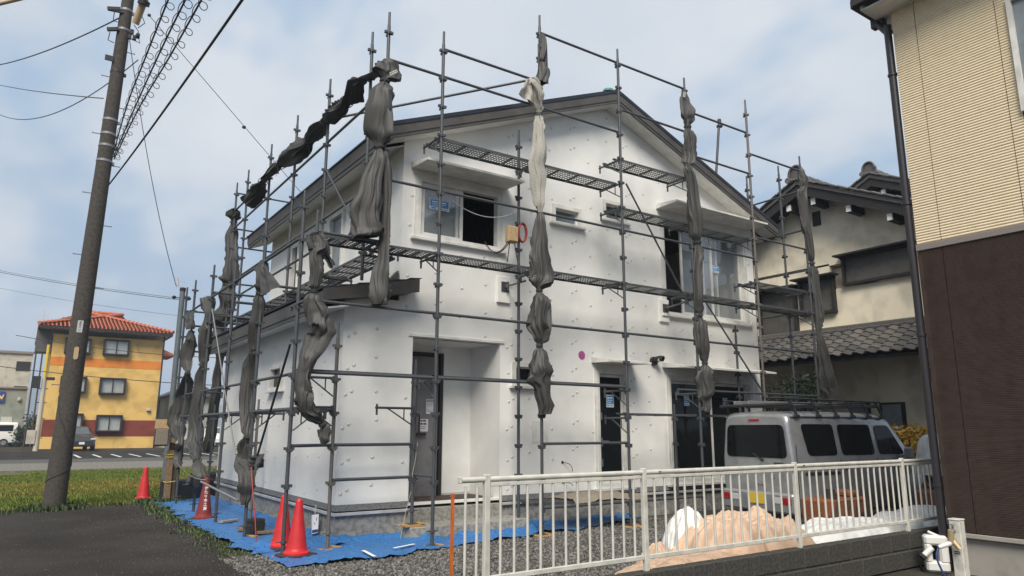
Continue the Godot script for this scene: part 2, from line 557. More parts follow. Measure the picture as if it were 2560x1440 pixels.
func make_gravel() -> void:
	var bm := MB.new()                                   # one angular chip
	var r := RandomNumberGenerator.new(); r.seed = 12
	var p := []
	for q in [Vector3(1, 0, 0), Vector3(-1, 0, 0), Vector3(0, 1, 0), Vector3(0, -1, 0), Vector3(0, 0, 1), Vector3(0, 0, -1)]:
		p.append((q + Vector3(r.randf_range(-.35, .35), r.randf_range(-.35, .35), r.randf_range(-.35, .35))) * Vector3(1.0, 0.6, 0.8))
	for i in [0, 1]:
		for j in [2, 3]:
			for k in [4, 5]:
				bm.flat(p[i], p[j], p[k], p[i] + p[j] + p[k])
	var spots := []
	r.seed = 31
	while spots.size() < 30000:
		var x := r.randf_range(2.15, 9.6)
		var z := r.randf_range(-9.2, -4.55)
		var front := lerpf(-8.30, -9.15, clampf((x - 4.0) / 4.6, 0.0, 1.0)) + 0.12 * sin(x * 2.3)
		if x < 8.6 and z < front and x > 2.7 and r.randf() < 0.93: continue
		if x > 8.6 and r.randf() < 0.5: continue
		spots.append(Vector3(x, r.randf_range(-0.004, 0.012), z))
	var mm := MultiMesh.new()
	mm.transform_format = MultiMesh.TRANSFORM_3D
	mm.use_colors = true
	mm.mesh = bm.mesh()
	mm.instance_count = spots.size()
	for i in spots.size():
		var s := r.randf_range(0.010, 0.026)
		mm.set_instance_transform(i, Transform3D(Basis.from_euler(Vector3(r.randf() * 6.3, r.randf() * 6.3, r.randf() * 6.3)).scaled(Vector3.ONE * s), spots[i]))
		var g := r.randf_range(0.05, 0.21)
		var wm := r.randf_range(0.86, 1.0)
		mm.set_instance_color(i, Color(g, g * (0.5 + wm * 0.48), g * wm * 0.93))
	var am := MultiMesh.new()                            # loose chips on the asphalt
	am.transform_format = MultiMesh.TRANSFORM_3D
	am.use_colors = true
	am.mesh = mm.mesh
	am.instance_count = 4500
	for i in 4500:
		var z := r.randf_range(-16.5, -5.5)
		var x := r.randf_range(-4.5, 2.3)
		if r.randf() < 0.35: x = 2.35 - absf(r.randfn(0.0, 0.35))
		var s := r.randf_range(0.003, 0.008) * (1.6 if r.randf() < 0.06 else 1.0)
		am.set_instance_transform(i, Transform3D(Basis.from_euler(Vector3(r.randf() * 6.3, r.randf() * 6.3, 0)).scaled(Vector3.ONE * s), Vector3(x, 0.0, z)))
		var g := r.randf_range(0.04, 0.15)
		am.set_instance_color(i, Color(g, g * 0.96, g * 0.9))
	var ao := MultiMeshInstance3D.new()
	ao.name = "asphalt_chips"
	ao.multimesh = am
	ao.material_override = M.stone
	add_child(ao)
	tag(ao, "small loose stone chips scattered over the dark asphalt", "stone chips")
	ao.set_meta("kind", "stuff")
	var o := MultiMeshInstance3D.new()
	o.name = "gravel"
	o.multimesh = mm
	o.material_override = M.stone
	add_child(o)
	tag(o, "loose grey crushed gravel spread in front of the house", "gravel")
	o.set_meta("kind", "stuff")
func tuft(sd: int, blades: int, hh: float, spread: float, w: float) -> ArrayMesh:
	var r := RandomNumberGenerator.new(); r.seed = sd
	var b := MB.new()
	for i in blades:
		var a := r.randf() * TAU
		var d := Vector3(cos(a), 0, sin(a))
		var s := d.cross(Vector3.UP) * w
		var o := Vector3(r.randf_range(-1, 1), 0, r.randf_range(-1, 1)) * spread
		var l := hh * r.randf_range(0.5, 1.1)
		var m := o + Vector3(0, l * 0.6, 0) + d * l * 0.15
		var t := o + Vector3(0, l * 0.95, 0) + d * l * 0.55
		var n := (d + Vector3.UP * 0.8).normalized()
		b.tri(o - s, o + s, m + s * 0.8, n, n, n)
		b.tri(o - s, m + s * 0.8, m - s * 0.8, n, n, n)
		b.tri(m - s * 0.8, m + s * 0.8, t, n, n, n)
	return b.mesh()
func scatter(called: String, label: String, category: String, mesh: Mesh, places: Array) -> void:   # places: [pos, scale, colour]
	var r := RandomNumberGenerator.new(); r.seed = 77
	var mm := MultiMesh.new()
	mm.transform_format = MultiMesh.TRANSFORM_3D
	mm.use_colors = true
	mm.mesh = mesh
	mm.instance_count = places.size()
	for i in places.size():
		mm.set_instance_transform(i, Transform3D(Basis(Vector3.UP, r.randf() * TAU).scaled(Vector3.ONE * places[i][1]), places[i][0]))
		mm.set_instance_color(i, places[i][2])
	var o := MultiMeshInstance3D.new()
	o.name = numbered(called)
	o.multimesh = mm
	o.material_override = M.grass
	add_child(o)
	tag(o, label, category)
	o.set_meta("kind", "stuff")
func make_grass() -> void:
	var r := RandomNumberGenerator.new(); r.seed = 5
	var f := FastNoiseLite.new(); f.seed = 3; f.frequency = 0.22; f.fractal_octaves = 3
	var pl := []
	while pl.size() < 34000:
		var z := r.randf_range(-30.3, -14.2)
		var x := r.randf_range(-11.0, 5.5 + (-z - 15) * 0.25)
		var lim := -17.3 + (2.6 - x) * 0.245
		if z > lim + 0.3: continue
		if x > 2.3 and z > -17.6: continue
		var g := f.get_noise_2d(x * 0.5, z * 1.5)
		var dry := clampf(1.0 - absf(z + 22.4) / 3.2, 0.0, 1.0) * 0.85 + g * 1.2 - 0.08
		dry = clampf(dry, 0.0, 1.0)
		if g < -0.42: continue
		var c := Color(0.155, 0.215, 0.032).lerp(Color(0.34, 0.25, 0.06), dry) * r.randf_range(0.7, 1.25)
		pl.append([Vector3(x, -0.006, z), r.randf_range(0.7, 1.3) * (0.75 if dry > 0.5 else 1.0), c])
	scatter("grass", "patchy green and straw coloured grass of the vacant lot", "grass", tuft(2, 9, 0.075, 0.11, 0.006), pl)
	pl = []
	for i in 800:                                       # weeds along the edge of the asphalt
		var t := r.randf()
		var z := lerpf(-17.6, -9.3, t)
		if f.get_noise_1d(z * 3.0) < -0.28: continue
		var x := 2.42 + r.randfn(0.0, 0.13) + 0.12 * f.get_noise_1d(z * 5.0)
		pl.append([Vector3(x, 0, z), r.randf_range(0.3, 1.1) * lerpf(1.1, 0.5, t), Color(0.085, 0.125, 0.045) * r.randf_range(0.6, 1.5)])
	for i in 260:
		var x := r.randf_range(-6.0, 2.3)
		var z := -17.0 + (2.6 - x) * 0.245 + r.randfn(0.1, 0.2)
		pl.append([Vector3(x, 0, z), r.randf_range(0.4, 1.0), Color(0.06, 0.085, 0.03) * r.randf_range(0.6, 1.5)])
	for i in 160:
		var a := r.randf() * TAU
		pl.append([Vector3(0.75 + cos(a) * r.randf_range(0.2, 0.55), 0, -16.6 + sin(a) * r.randf_range(0.2, 0.5)), r.randf_range(0.6, 1.5), Color(0.05, 0.08, 0.03) * r.randf_range(0.6, 1.5)])
	for i in 130:
		pl.append([Vector3(2.75 + r.randfn(0, 0.22), 0, -16.9 + r.randfn(0, 0.25)), r.randf_range(0.7, 1.6), Color(0.05, 0.085, 0.03) * r.randf_range(0.6, 1.5)])
	scatter("weeds", "dark green weeds along the edge of the asphalt", "weeds", tuft(9, 9, 0.085, 0.06, 0.008), pl)
	pl = []
	for i in 1400:                                       # foot of the yellow apartment block
		var x := r.randf_range(-22.0, -3.0)
		pl.append([Vector3(x, 0, -56.0 + r.randfn(0, 0.35)), r.randf_range(2.0, 5.0), Color(0.06, 0.10, 0.025) * r.randf_range(0.5, 1.4)])
	scatter("verge_weeds", "strip of tall weeds at the foot of the yellow apartment block", "weeds", tuft(14, 8, 0.12, 0.08, 0.008), pl)

# ---------------------------------------------------------------- the house
const ZW := -9.55       # street wall
const XA := 3.66        # left wall of the low side wing
const XL := 4.50        # left wall of the upper floor
const XR := 13.0
const ZB := -16.6       # back wall

# a wall with openings: o origin, u along, up Y, n outward; rects [u0, v0, u1, v1]
func wall(b: MB, o: Vector3, u: Vector3, n: Vector3, u0: float, v0: float, u1: float, v1: float, holes: Array, thick: float) -> void:
	var us := [u0, u1]
	var vs := [v0, v1]
	for h in holes:
		us.append(h[0]); us.append(h[2]); vs.append(h[1]); vs.append(h[3])
	us.sort(); vs.sort()
	for i in us.size() - 1:
		for j in vs.size() - 1:
			var cu: float = (us[i] + us[i + 1]) / 2
			var cv: float = (vs[j] + vs[j + 1]) / 2
			if us[i + 1] - us[i] < 1e-5 or vs[j + 1] - vs[j] < 1e-5: continue
			var inside := false
			for h in holes:
				if cu > h[0] and cu < h[2] and cv > h[1] and cv < h[3]: inside = true
			if inside: continue
			for k in [0.0, thick]:
				var p: Vector3 = o - n * k
				b.quad(p + u * us[i] + Vector3.UP * vs[j], p + u * us[i + 1] + Vector3.UP * vs[j], p + u * us[i + 1] + Vector3.UP * vs[j + 1], p + u * us[i] + Vector3.UP * vs[j + 1], n if k == 0.0 else -n)
	for h in holes + [[u0, v0, u1, v1]]:
		var s := -1.0 if h[0] == u0 and h[2] == u1 and h[1] == v0 else 1.0
		var c := [Vector2(h[0], h[1]), Vector2(h[2], h[1]), Vector2(h[2], h[3]), Vector2(h[0], h[3])]
		var m := (Vector2(h[0], h[1]) + Vector2(h[2], h[3])) / 2
		for i in 4:
			var a: Vector2 = c[i]
			var d: Vector2 = c[(i + 1) % 4]
			var mid := (a + d) / 2
			var out := (m - mid) * s
			b.quad(o + u * a.x + Vector3.UP * a.y, o + u * d.x + Vector3.UP * d.y, o + u * d.x + Vector3.UP * d.y - n * thick, o + u * a.x + Vector3.UP * a.y - n * thick, u * out.x + Vector3.UP * out.y)

func paper(called: String, im: Image, c: Vector3, u: Vector3, v: Vector3, w: float, h: float, parent: Node3D) -> void:   # flat print on a sheet
	var q := QuadMesh.new()
	q.size = Vector2(w, h)
	var m := StandardMaterial3D.new()
	m.albedo_texture = ImageTexture.create_from_image(im)
	m.roughness = 0.7
	var wp := Vector3.ZERO
	var k: Node = parent
	while k != self:
		wp += k.position
		k = k.get_parent()
	inst(called, q, m, parent, c - wp, Basis(u, v, u.cross(v)))
func print_image(w: int, h: int, base: Color, bars: Array) -> Image:
	var im := Image.create(w, h, false, Image.FORMAT_RGB8)
	im.fill(base)
	for q in bars: im.fill_rect(Rect2i(q[0], q[1], q[2], q[3]), q[4])
	return im
func sticker_image() -> Image:
	var bl := Color(0.30, 0.52, 0.74)
	return print_image(48, 30, Color(0.84, 0.88, 0.9), [[2, 2, 44, 20, bl], [6, 6, 14, 3, Color.WHITE], [24, 6, 16, 3, Color.WHITE], [6, 12, 34, 2, Color(0.8, 0.88, 0.95)], [6, 17, 26, 2, Color(0.8, 0.88, 0.95)], [4, 24, 12, 4, bl], [20, 25, 24, 2, Color(0.5, 0.5, 0.5)]])

# a window in the street wall; leaves: [x0, x1, recess, glass key or ""]
func front_window(house: Node3D, x0: float, y0: float, x1: float, y1: float, leaves: Array, sill := true) -> Node3D:
	var w := Node3D.new()
	w.name = "window"
	house.add_child(w, true)
	w.position = Vector3(x0, y0, ZW) - house.position
	var b := MB.new()
	var small := y1 - y0 < 0.6
	var t := 0.055 if not small else 0.022
	var zc := ZW - 0.03
	b.box(Vector3((x0 + x1) / 2, y1 - t / 2, zc), Vector3(x1 - x0, t, 0.12))
	b.box(Vector3((x0 + x1) / 2, y0 + t / 2, zc), Vector3(x1 - x0, t, 0.12))
	b.box(Vector3(x0 + t / 2, (y0 + y1) / 2, zc), Vector3(t, y1 - y0 - 2 * t, 0.118))
	b.box(Vector3(x1 - t / 2, (y0 + y1) / 2, zc), Vector3(t, y1 - y0 - 2 * t, 0.118))
	part("frame", b, M.white, w)
	b = MB.new()                                         # outer casing, a little proud of the wall
	var e := 0.05
	b.box(Vector3((x0 + x1) / 2, y1 + e / 2, ZW + 0.008), Vector3(x1 - x0 + 2 * e, e, 0.022))
	b.box(Vector3(x0 - e / 2, (y0 + y1) / 2, ZW + 0.007), Vector3(e, y1 - y0, 0.022))
	b.box(Vector3(x1 + e / 2, (y0 + y1) / 2, ZW + 0.007), Vector3(e, y1 - y0, 0.022))
	part("casing", b, M.white, w)
	if sill:
		b = MB.new()
		b.cbox(Vector3((x0 + x1) / 2, y0 - 0.025, ZW + 0.025), Vector3(x1 - x0 + 0.22, 0.05, 0.10), 0.006)
		part("sill", b, M.white, w)
	for l in leaves:
		var s := MB.new()
		var q := 0.05 if not small else 0.02
		var z: float = ZW - l[2]
		var a: float = l[0]
		var c: float = l[1]
		var lo := y0 + t + 0.004
		var hi := y1 - t - 0.004
		s.box(Vector3((a + c) / 2, hi - q / 2, z), Vector3(c - a, q, 0.034))
		s.box(Vector3((a + c) / 2, lo + q / 2, z), Vector3(c - a, q, 0.034))
		s.box(Vector3(a + q / 2, (lo + hi) / 2, z), Vector3(q, hi - lo - 2 * q, 0.033))
		s.box(Vector3(c - q / 2, (lo + hi) / 2, z), Vector3(q, hi - lo - 2 * q, 0.033))
		part("sash", s, M.white, w)
		if l[3] != "":
			var g := MB.new()
			g.box(Vector3((a + c) / 2, (lo + hi) / 2, z), Vector3(c - a - 2 * q, hi - lo - 2 * q, 0.006))
			part("pane", g, M[l[3]], w)
			if l.size() > 4:
				paper("sticker", sticker_image(), Vector3(l[4], l[5], z + 0.006), Vector3.RIGHT, Vector3.UP, l[6], l[7], w)
	return w
func canopy(house: Node3D, x0: float, x1: float, yw: float, yo: float, zo: float) -> void:
	var b := MB.new()                                    # thin wedge, deeper at the wall
	var p := PackedVector3Array([Vector3(x0, yw + 0.045, ZW + 0.003), Vector3(x0, yo + 0.035, zo), Vector3(x0, yo, zo), Vector3(x0, yw - 0.055, ZW + 0.003)])
	b.prism(p, Vector3(x1 - x0, 0, 0))
	part("canopy", b, M.canopy, house)

func roof_courses(b: MB, eave: Vector3, ridge: Vector3, z0: float, z1: float, n: int) -> void:   # lapped metal courses, eave and ridge at z0
	for i in n:
		var a := eave.lerp(ridge, float(i) / n)
		var c := eave.lerp(ridge, float(i + 1) / n + 0.004)
		var nn := Vector3(-(ridge.y - eave.y), absf(ridge.x - eave.x), 0)
		if ridge.x < eave.x: nn.x = -nn.x
		nn = nn.normalized()
		var p := PackedVector3Array([a, a + nn * 0.028, c + nn * 0.006, c])
		for k in 4: p[k].z = z0
		b.prism(p, Vector3(0, 0, z1 - z0))

func make_house() -> void:
	var H := thing("house", "white two storey house with new insulation board walls, still without its outer finish", "house", Vector3(8.3, 0, ZW))
	var up := Vector3.UP
	# street wall with its openings
	var holes := [[4.76, 4.43, 6.29, 5.40], [7.45, 5.13, 8.03, 5.42], [8.65, 5.40, 9.16, 5.73], [10.15, 3.73, 12.70, 5.62],
		[4.75, 0.47, 6.32, 2.88], [6.60, 2.22, 7.00, 2.55], [8.36, 0.53, 9.08, 2.55], [10.17, 0.53, 12.65, 2.50]]
	var b := MB.new()
	wall(b, Vector3(0, 0, ZW), Vector3.RIGHT, Vector3.BACK, XL, 0.44, XR, 5.86, holes, 0.16)
	wall(b, Vector3(0, 0, ZW), Vector3.RIGHT, Vector3.BACK, XA, 0.44, XL, 3.40, [], 0.16)
	var g := PackedVector3Array([Vector3(XL, 5.86, ZW), Vector3(XR, 5.86, ZW), Vector3(XR, 5.955, ZW), Vector3(8.756, 7.655, ZW), Vector3(XL, 5.955, ZW)])
	b.prism(g, Vector3(0, 0, -0.16))
	part("front_wall", b, M.board, H)
	# left walls
	b = MB.new()
	wall(b, Vector3(XA, 0, 0), Vector3(0, 0, -1), Vector3.LEFT, -ZW + 0.16, 0.44, -ZB - 0.16, 3.28, [[12.25, 2.20, 12.90, 2.57]], 0.16)
	part("side_wall", b, M.board_side, H)
	b = MB.new()
	wall(b, Vector3(XL, 0, 0), Vector3(0, 0, -1), Vector3.LEFT, -ZW + 0.16, 3.40, -ZB - 0.16, 5.86, [[14.45, 4.35, 14.85, 5.33], [11.95, 4.25, 12.62, 5.42]], 0.16)
	part("side_wall", b, M.board_side, H)
	b = MB.new()
	wall(b, Vector3(XR, 0, 0), Vector3(0, 0, 1), Vector3.RIGHT, ZB + 0.16, 0.44, ZW - 0.16, 5.86, [], 0.16)
	part("side_wall", b, M.board_side, H)
	b = MB.new()
	wall(b, Vector3(0, 0, ZB), Vector3.LEFT, Vector3.FORWARD, -XR, 0.44, -XL, 5.86, [], 0.16)
	b.prism(PackedVector3Array([Vector3(XL, 5.86, ZB), Vector3(XR, 5.86, ZB), Vector3(8.756, 7.60, ZB)]), Vector3(0, 0, 0.16))
	b.box(Vector3((XA + XL) / 2 - 0.001, 1.9, ZB + 0.08), Vector3(XL - XA - 0.004, 2.9, 0.15))
	part("back_wall", b, M.board_side, H)
	# rooms behind the openings
	b = MB.new()
	b.box(Vector3(8.5, 3.30, -13.1), Vector3(9.3, 0.30, 6.9))
	b.box(Vector3(8.3, 0.42, -13.1), Vector3(9.0, 0.10, 6.8))
	b.box(Vector3(8.75, 5.80, -13.1), Vector3(8.1, 0.10, 6.7))
	b.box(Vector3(8.75, 3.1, -12.6), Vector3(8.1, 5.2, 0.12))
	b.box(Vector3(6.9, 4.6, -11.1), Vector3(0.10, 2.3, 2.7))
	b.box(Vector3(9.6, 4.6, -11.1), Vector3(0.10, 2.3, 2.7))
	b.box(Vector3(7.9, 1.8, -11.1), Vector3(0.10, 2.6, 2.7))
	part("inner_floors", b, M.inner, H)
	# foundation, flashing, tape
	b = MB.new()
	for q in [[XA + 0.02, ZW - 0.02, XR - 0.02, ZW - 0.17], [XA + 0.02, ZW - 0.17, XA + 0.17, ZB + 0.02], [XR - 0.17, ZW - 0.17, XR - 0.02, ZB + 0.02], [XA + 0.17, ZB + 0.17, XR - 0.17, ZB + 0.02]]:
		b.box(Vector3((q[0] + q[2]) / 2, 0.18, (q[1] + q[3]) / 2), Vector3(absf(q[2] - q[0]), 0.42, absf(q[1] - q[3])))
	b.box(Vector3((XA + XR) / 2, 0.03, ZW - 0.012), Vector3(XR - XA - 0.1, 0.16, 0.04))
	b.box(Vector3(XA + 0.012, 0.03, (ZW + ZB) / 2), Vector3(0.04, 0.16, ZW - ZB - 0.1))
	part("foundation", b, M.concrete, H)
	b = MB.new()
	for q in [[XA - 0.03, 4.75], [6.32, 8.33], [9.11, XR + 0.02]]:
		b.cbox(Vector3((q[0] + q[1]) / 2, 0.382, ZW + 0.014), Vector3(q[1] - q[0], 0.042, 0.032), 0.005)
	b.cbox(Vector3(XA - 0.014, 0.382, (ZW + ZB) / 2 - 0.03), Vector3(0.032, 0.042, ZW - ZB), 0.005)
	part("flashing", b, M.flash, H)
	b = MB.new()
	for q in [[XA - 0.004, 4.75], [6.32, 8.33], [9.11, XR]]:
		b.box(Vector3((q[0] + q[1]) / 2, 0.463, ZW + 0.001), Vector3(q[1] - q[0], 0.085, 0.008))
	b.box(Vector3(XA - 0.001, 0.463, (ZW + ZB) / 2), Vector3(0.008, 0.085, ZW - ZB))
	part("base_tape", b, M.tape, H)
	# porch recess
	b = MB.new()
	var zd := -10.46
	b.box(Vector3(6.32 + 0.06, 1.68, (ZW - 0.16 + zd) / 2), Vector3(0.12, 2.42, 0.75))
	b.box(Vector3(4.75 - 0.06, 1.68, (ZW - 0.16 + zd) / 2), Vector3(0.12, 2.42, 0.75))
	b.box(Vector3(6.05, 1.68, zd - 0.06), Vector3(0.54, 2.42, 0.12))
	b.box(Vector3(5.535, 2.94, (ZW - 0.16 + zd) / 2), Vector3(1.57, 0.12, 0.90))
	b.box(Vector3(5.265, 2.80, zd - 0.06), Vector3(1.03, 0.16, 0.12))
	part("porch_lining", b, M.board, H)
	boxpart("porch_trim", Vector3(5.53, 2.905, ZW + 0.008), Vector3(1.72, 0.045, 0.03), M.white, H, 0.005)
	b = MB.new()
	b.box(Vector3(6.05, 0.463, zd + 0.004), Vector3(0.54, 0.085, 0.008))
	b.box(Vector3(6.05, 0.382, zd + 0.018), Vector3(0.54, 0.042, 0.03))
	part("porch_flashing", b, M.flash, H)
	var D := Node3D.new(); D.name = "front_door"; H.add_child(D, true)
	D.position = Vector3(5.27, 0.42, zd) - H.position
	boxpart("door_leaf", Vector3(5.235, 1.56, zd - 0.03), Vector3(0.93, 2.28, 0.05), M.door, D, 0.004)
	b = MB.new()
	b.box(Vector3(5.735, 1.58, zd - 0.01), Vector3(0.055, 2.36, 0.12))
	b.box(Vector3(5.24, 2.735, zd - 0.01), Vector3(0.95, 0.05, 0.12))
	part("door_frame", b, M.blackpaint, D)
	b = MB.new()
	b.cyl(Vector3(5.34, 1.45, zd + 0.045), Vector3(5.34, 1.75, zd + 0.045), 0.013, 0.013, 8)
	b.box(Vector3(5.38, 1.44, zd + 0.03), Vector3(0.16, 0.04, 0.05))
	part("handle", b, M.blackpaint, D)
	var ink := Color(0.16, 0.16, 0.17)
	var gy := Color(0.55, 0.55, 0.56)
	paper("notice", print_image(60, 84, Color(0.80, 0.80, 0.82), [[4, 5, 52, 10, ink], [8, 8, 6, 4, Color.WHITE], [18, 8, 6, 4, Color.WHITE], [28, 8, 6, 4, Color.WHITE], [38, 8, 6, 4, Color.WHITE], [5, 20, 48, 2, gy], [5, 25, 40, 2, gy], [5, 30, 46, 2, gy], [5, 35, 36, 2, gy], [5, 40, 20, 2, gy], [5, 58, 8, 2, ink], [5, 64, 44, 2, gy], [5, 70, 38, 2, gy]]), Vector3(5.56, 1.88, zd + 0.004), Vector3.RIGHT, up, 0.17, 0.24, D)
	paper("notice", print_image(60, 72, Color(0.82, 0.81, 0.83), [[8, 6, 36, 9, ink], [20, 6, 4, 9, Color(0.82, 0.81, 0.83)], [8, 24, 40, 9, ink], [24, 24, 4, 9, Color(0.82, 0.81, 0.83)], [8, 42, 36, 5, gy], [8, 52, 34, 5, gy]]), Vector3(5.44, 1.58, zd + 0.004), Vector3.RIGHT, up, 0.16, 0.20, D)
	# concrete porch steps
	b = MB.new()
	b.cbox(Vector3(5.535, 0.10, -9.36), Vector3(1.95, 0.21, 0.62), 0.012)
	part("porch_step", b, M.step, H)
	b = MB.new()
	b.cbox(Vector3(5.535, 0.20, -9.97), Vector3(1.565, 0.40, 0.94), 0.012)
	part("porch_step", b, M.step, H)
	# roofs
	var zv := -9.2
	var rz := -16.95
	b = MB.new()
	roof_courses(b, Vector3(4.0, 5.955, 0), Vector3(8.756, 7.857, 0), zv, rz, 18)
	roof_courses(b, Vector3(13.512, 5.955, 0), Vector3(8.756, 7.857, 0), zv, rz, 18)
	b.prism(PackedVector3Array([Vector3(8.56, 7.80, zv + 0.01), Vector3(8.756, 7.90, zv + 0.01), Vector3(8.95, 7.80, zv + 0.01)]), Vector3(0, 0, rz - zv - 0.02))
	var R := part("roof", b, M.roofmetal, H)
	for s in [-1.0, 1.0]:                                # metal cap along the verge
		b = MB.new()
		for k in 2:
			var zk := zv + 0.012 if k == 0 else rz + 0.05
			b.prism(PackedVector3Array([Vector3(8.756 + s * 4.77, 5.925, zk), Vector3(8.756, 7.838, zk), Vector3(8.756, 7.905, zk), Vector3(8.756 + s * 4.77, 5.992, zk)]), Vector3(0, 0, -0.07))
			if k == 0:
				part("verge_cap", b, M.roofmetal, H)
				b = MB.new()
		part("verge_cap", b, M.roofmetal, H)
	for s in [-1.0, 1.0]:                                # verge boards, soffits, eaves boards
		b = MB.new()
		var e := Vector3(8.756 + s * 4.745, 5.953, zv)
		var r := Vector3(8.756, 7.851, zv)
		var dn := Vector3(0, -0.16, 0)
		b.prism(PackedVector3Array([e, r, r + dn, e + dn]), Vector3(0, 0, -0.03))
		b.prism(PackedVector3Array([e + dn + Vector3(0, 0, -0.012), r + dn + Vector3(0, 0, -0.012), r + dn * 1.33 + Vector3(0, 0, -0.012), e + dn * 1.33 + Vector3(0, 0, -0.012)]), Vector3(0, 0, -0.03))
		part("verge_board", b, M.taupe, H)
		b = MB.new()
		b.prism(PackedVector3Array([e + Vector3(0, 0, rz - zv), r + Vector3(0, 0, rz - zv), r + dn + Vector3(0, 0, rz - zv), e + dn + Vector3(0, 0, rz - zv)]), Vector3(0, 0, 0.03))
		part("verge_board", b, M.taupe, H)
		b = MB.new()
		b.box(Vector3(e.x - s * 0.02, 5.85, (zv + rz) / 2), Vector3(0.03, 0.20, zv - rz - 0.064))
		b.box(Vector3(e.x - s * 0.032, 5.715, (zv + rz) / 2), Vector3(0.03, 0.07, zv - rz - 0.066))
		part("eaves_board", b, M.taupe, H)
		b = MB.new()
		var lo := Vector3(8.756 + s * 4.70, 5.752, zv - 0.045)
		var hi := Vector3(8.756, 7.632, zv - 0.045)
		b.prism(PackedVector3Array([lo, hi, hi + Vector3(0, 0.02, 0), lo + Vector3(0, 0.02, 0)]), Vector3(0, 0, ZW - zv + 0.05))
		var ev := Vector3(8.756 + s * 4.70, 5.685, ZW)
		b.prism(PackedVector3Array([ev, Vector3(8.756 + s * 4.25, 5.86, ZW), Vector3(8.756 + s * 4.25, 5.88, ZW), ev + Vector3(0, 0.02, 0)]), Vector3(0, 0, rz - ZW + 0.04))
		part("soffit", b, M.canopy, H)
	b = MB.new()
	roof_courses(b, Vector3(3.20, 3.39, 0), Vector3(4.51, 3.665, 0), zv, rz, 5)
	roof_courses(b, Vector3(4.51, 3.665, 0), Vector3(4.70, 3.705, 0), zv, ZW, 1)
	part("wing_roof", b, M.roofmetal, H)
	b = MB.new()
	var a0 := Vector3(3.215, 3.39, zv)
	var a1 := Vector3(4.66, 3.692, zv)
	b.prism(PackedVector3Array([a0, a1, a1 + Vector3(0, -0.195, 0), a0 + Vector3(0, -0.165, 0)]), Vector3(0, 0, -0.03))
	b.prism(PackedVector3Array([a1 + Vector3(-0.03, 0, -0.03), a1 + Vector3(-0.03, 0, -0.345), a1 + Vector3(-0.03, -0.15, -0.345), a1 + Vector3(-0.03, -0.195, -0.03)]), Vector3(0.03, 0, 0))
	b.prism(PackedVector3Array([a0 + Vector3(0.05, -0.155, -0.03), a1 + Vector3(-0.03, -0.185, -0.03), a1 + Vector3(-0.03, -0.17, -0.03), a0 + Vector3(0.05, -0.14, -0.03)]), Vector3(0, 0, -0.32))
	part("verge_board", b, M.taupe, H)
	b = MB.new()
	b.box(Vector3(3.235, 3.27, (zv + rz) / 2), Vector3(0.03, 0.19, zv - rz - 0.064))
	b.box(Vector3(3.25, 3.145, (zv + rz) / 2), Vector3(0.03, 0.06, zv - rz - 0.066))
	part("eaves_board", b, M.taupe, H)
	b = MB.new()
	b.prism(PackedVector3Array([Vector3(3.265, 3.12, zv - 0.04), Vector3(XA, 3.20, zv - 0.04), Vector3(XA, 3.22, zv - 0.04), Vector3(3.265, 3.14, zv - 0.04)]), Vector3(0, 0, rz - zv + 0.08))
	part("soffit", b, M.canopy, H)
	b = MB.new()
	b.prism(PackedVector3Array([Vector3(4.30, 3.66, ZW + 0.02), Vector3(4.47, 3.70, ZW + 0.02), Vector3(4.47, 3.86, ZW + 0.02)]), Vector3(0, 0, -0.12))
	part("roof_upstand", b, M.taupe, H)
	# windows
	front_window(H, 4.76, 4.43, 6.29, 5.40, [[4.85, 5.60, 0.05, "pane", 5.17, 5.03, 0.36, 0.17], [4.815, 5.545, 0.095, "pane"]])
	front_window(H, 7.45, 5.13, 8.03, 5.42, [[7.474, 8.006, 0.06, "pane"]])
	front_window(H, 8.65, 5.40, 9.16, 5.73, [[8.674, 9.136, 0.06, "pane"]])
	front_window(H, 10.15, 3.73, 12.70, 5.62, [[10.72, 11.68, 0.05, "pane"], [11.42, 12.64, 0.095, "pane", 11.85, 4.86, 0.2, 0.16], [11.36, 11.95, 0.14, "pane"]])
	front_window(H, 6.60, 2.22, 7.00, 2.55, [[6.624, 6.976, 0.06, "pane_dark"]])
	var kd := front_window(H, 8.36, 0.53, 9.08, 2.55, [[8.425, 9.015, 0.05, "pane_dark", 8.72, 2.02, 0.18, 0.22]])
	for yy in [1.75, 0.95]: boxpart("hinge_plate", Vector3(8.475, yy, ZW - 0.02), Vector3(0.03, 0.13, 0.03), M.band, kd)
	b = MB.new()
	b.cbox(Vector3(8.475, 1.30, ZW - 0.018), Vector3(0.034, 0.15, 0.03), 0.003)
	b.cyl(Vector3(8.475, 1.32, ZW - 0.02), Vector3(8.475, 1.32, ZW + 0.05), 0.012, 0.012, 8)
	b.box(Vector3(8.53, 1.32, ZW + 0.045), Vector3(0.13, 0.02, 0.02))
	part("handle", b, M.band, kd)
	front_window(H, 10.17, 0.53, 12.65, 2.50, [[10.24, 11.44, 0.05, "pane_dark", 10.72, 2.08, 0.15, 0.20], [11.38, 12.58, 0.095, "pane_dark", 11.92, 2.06, 0.15, 0.20]])
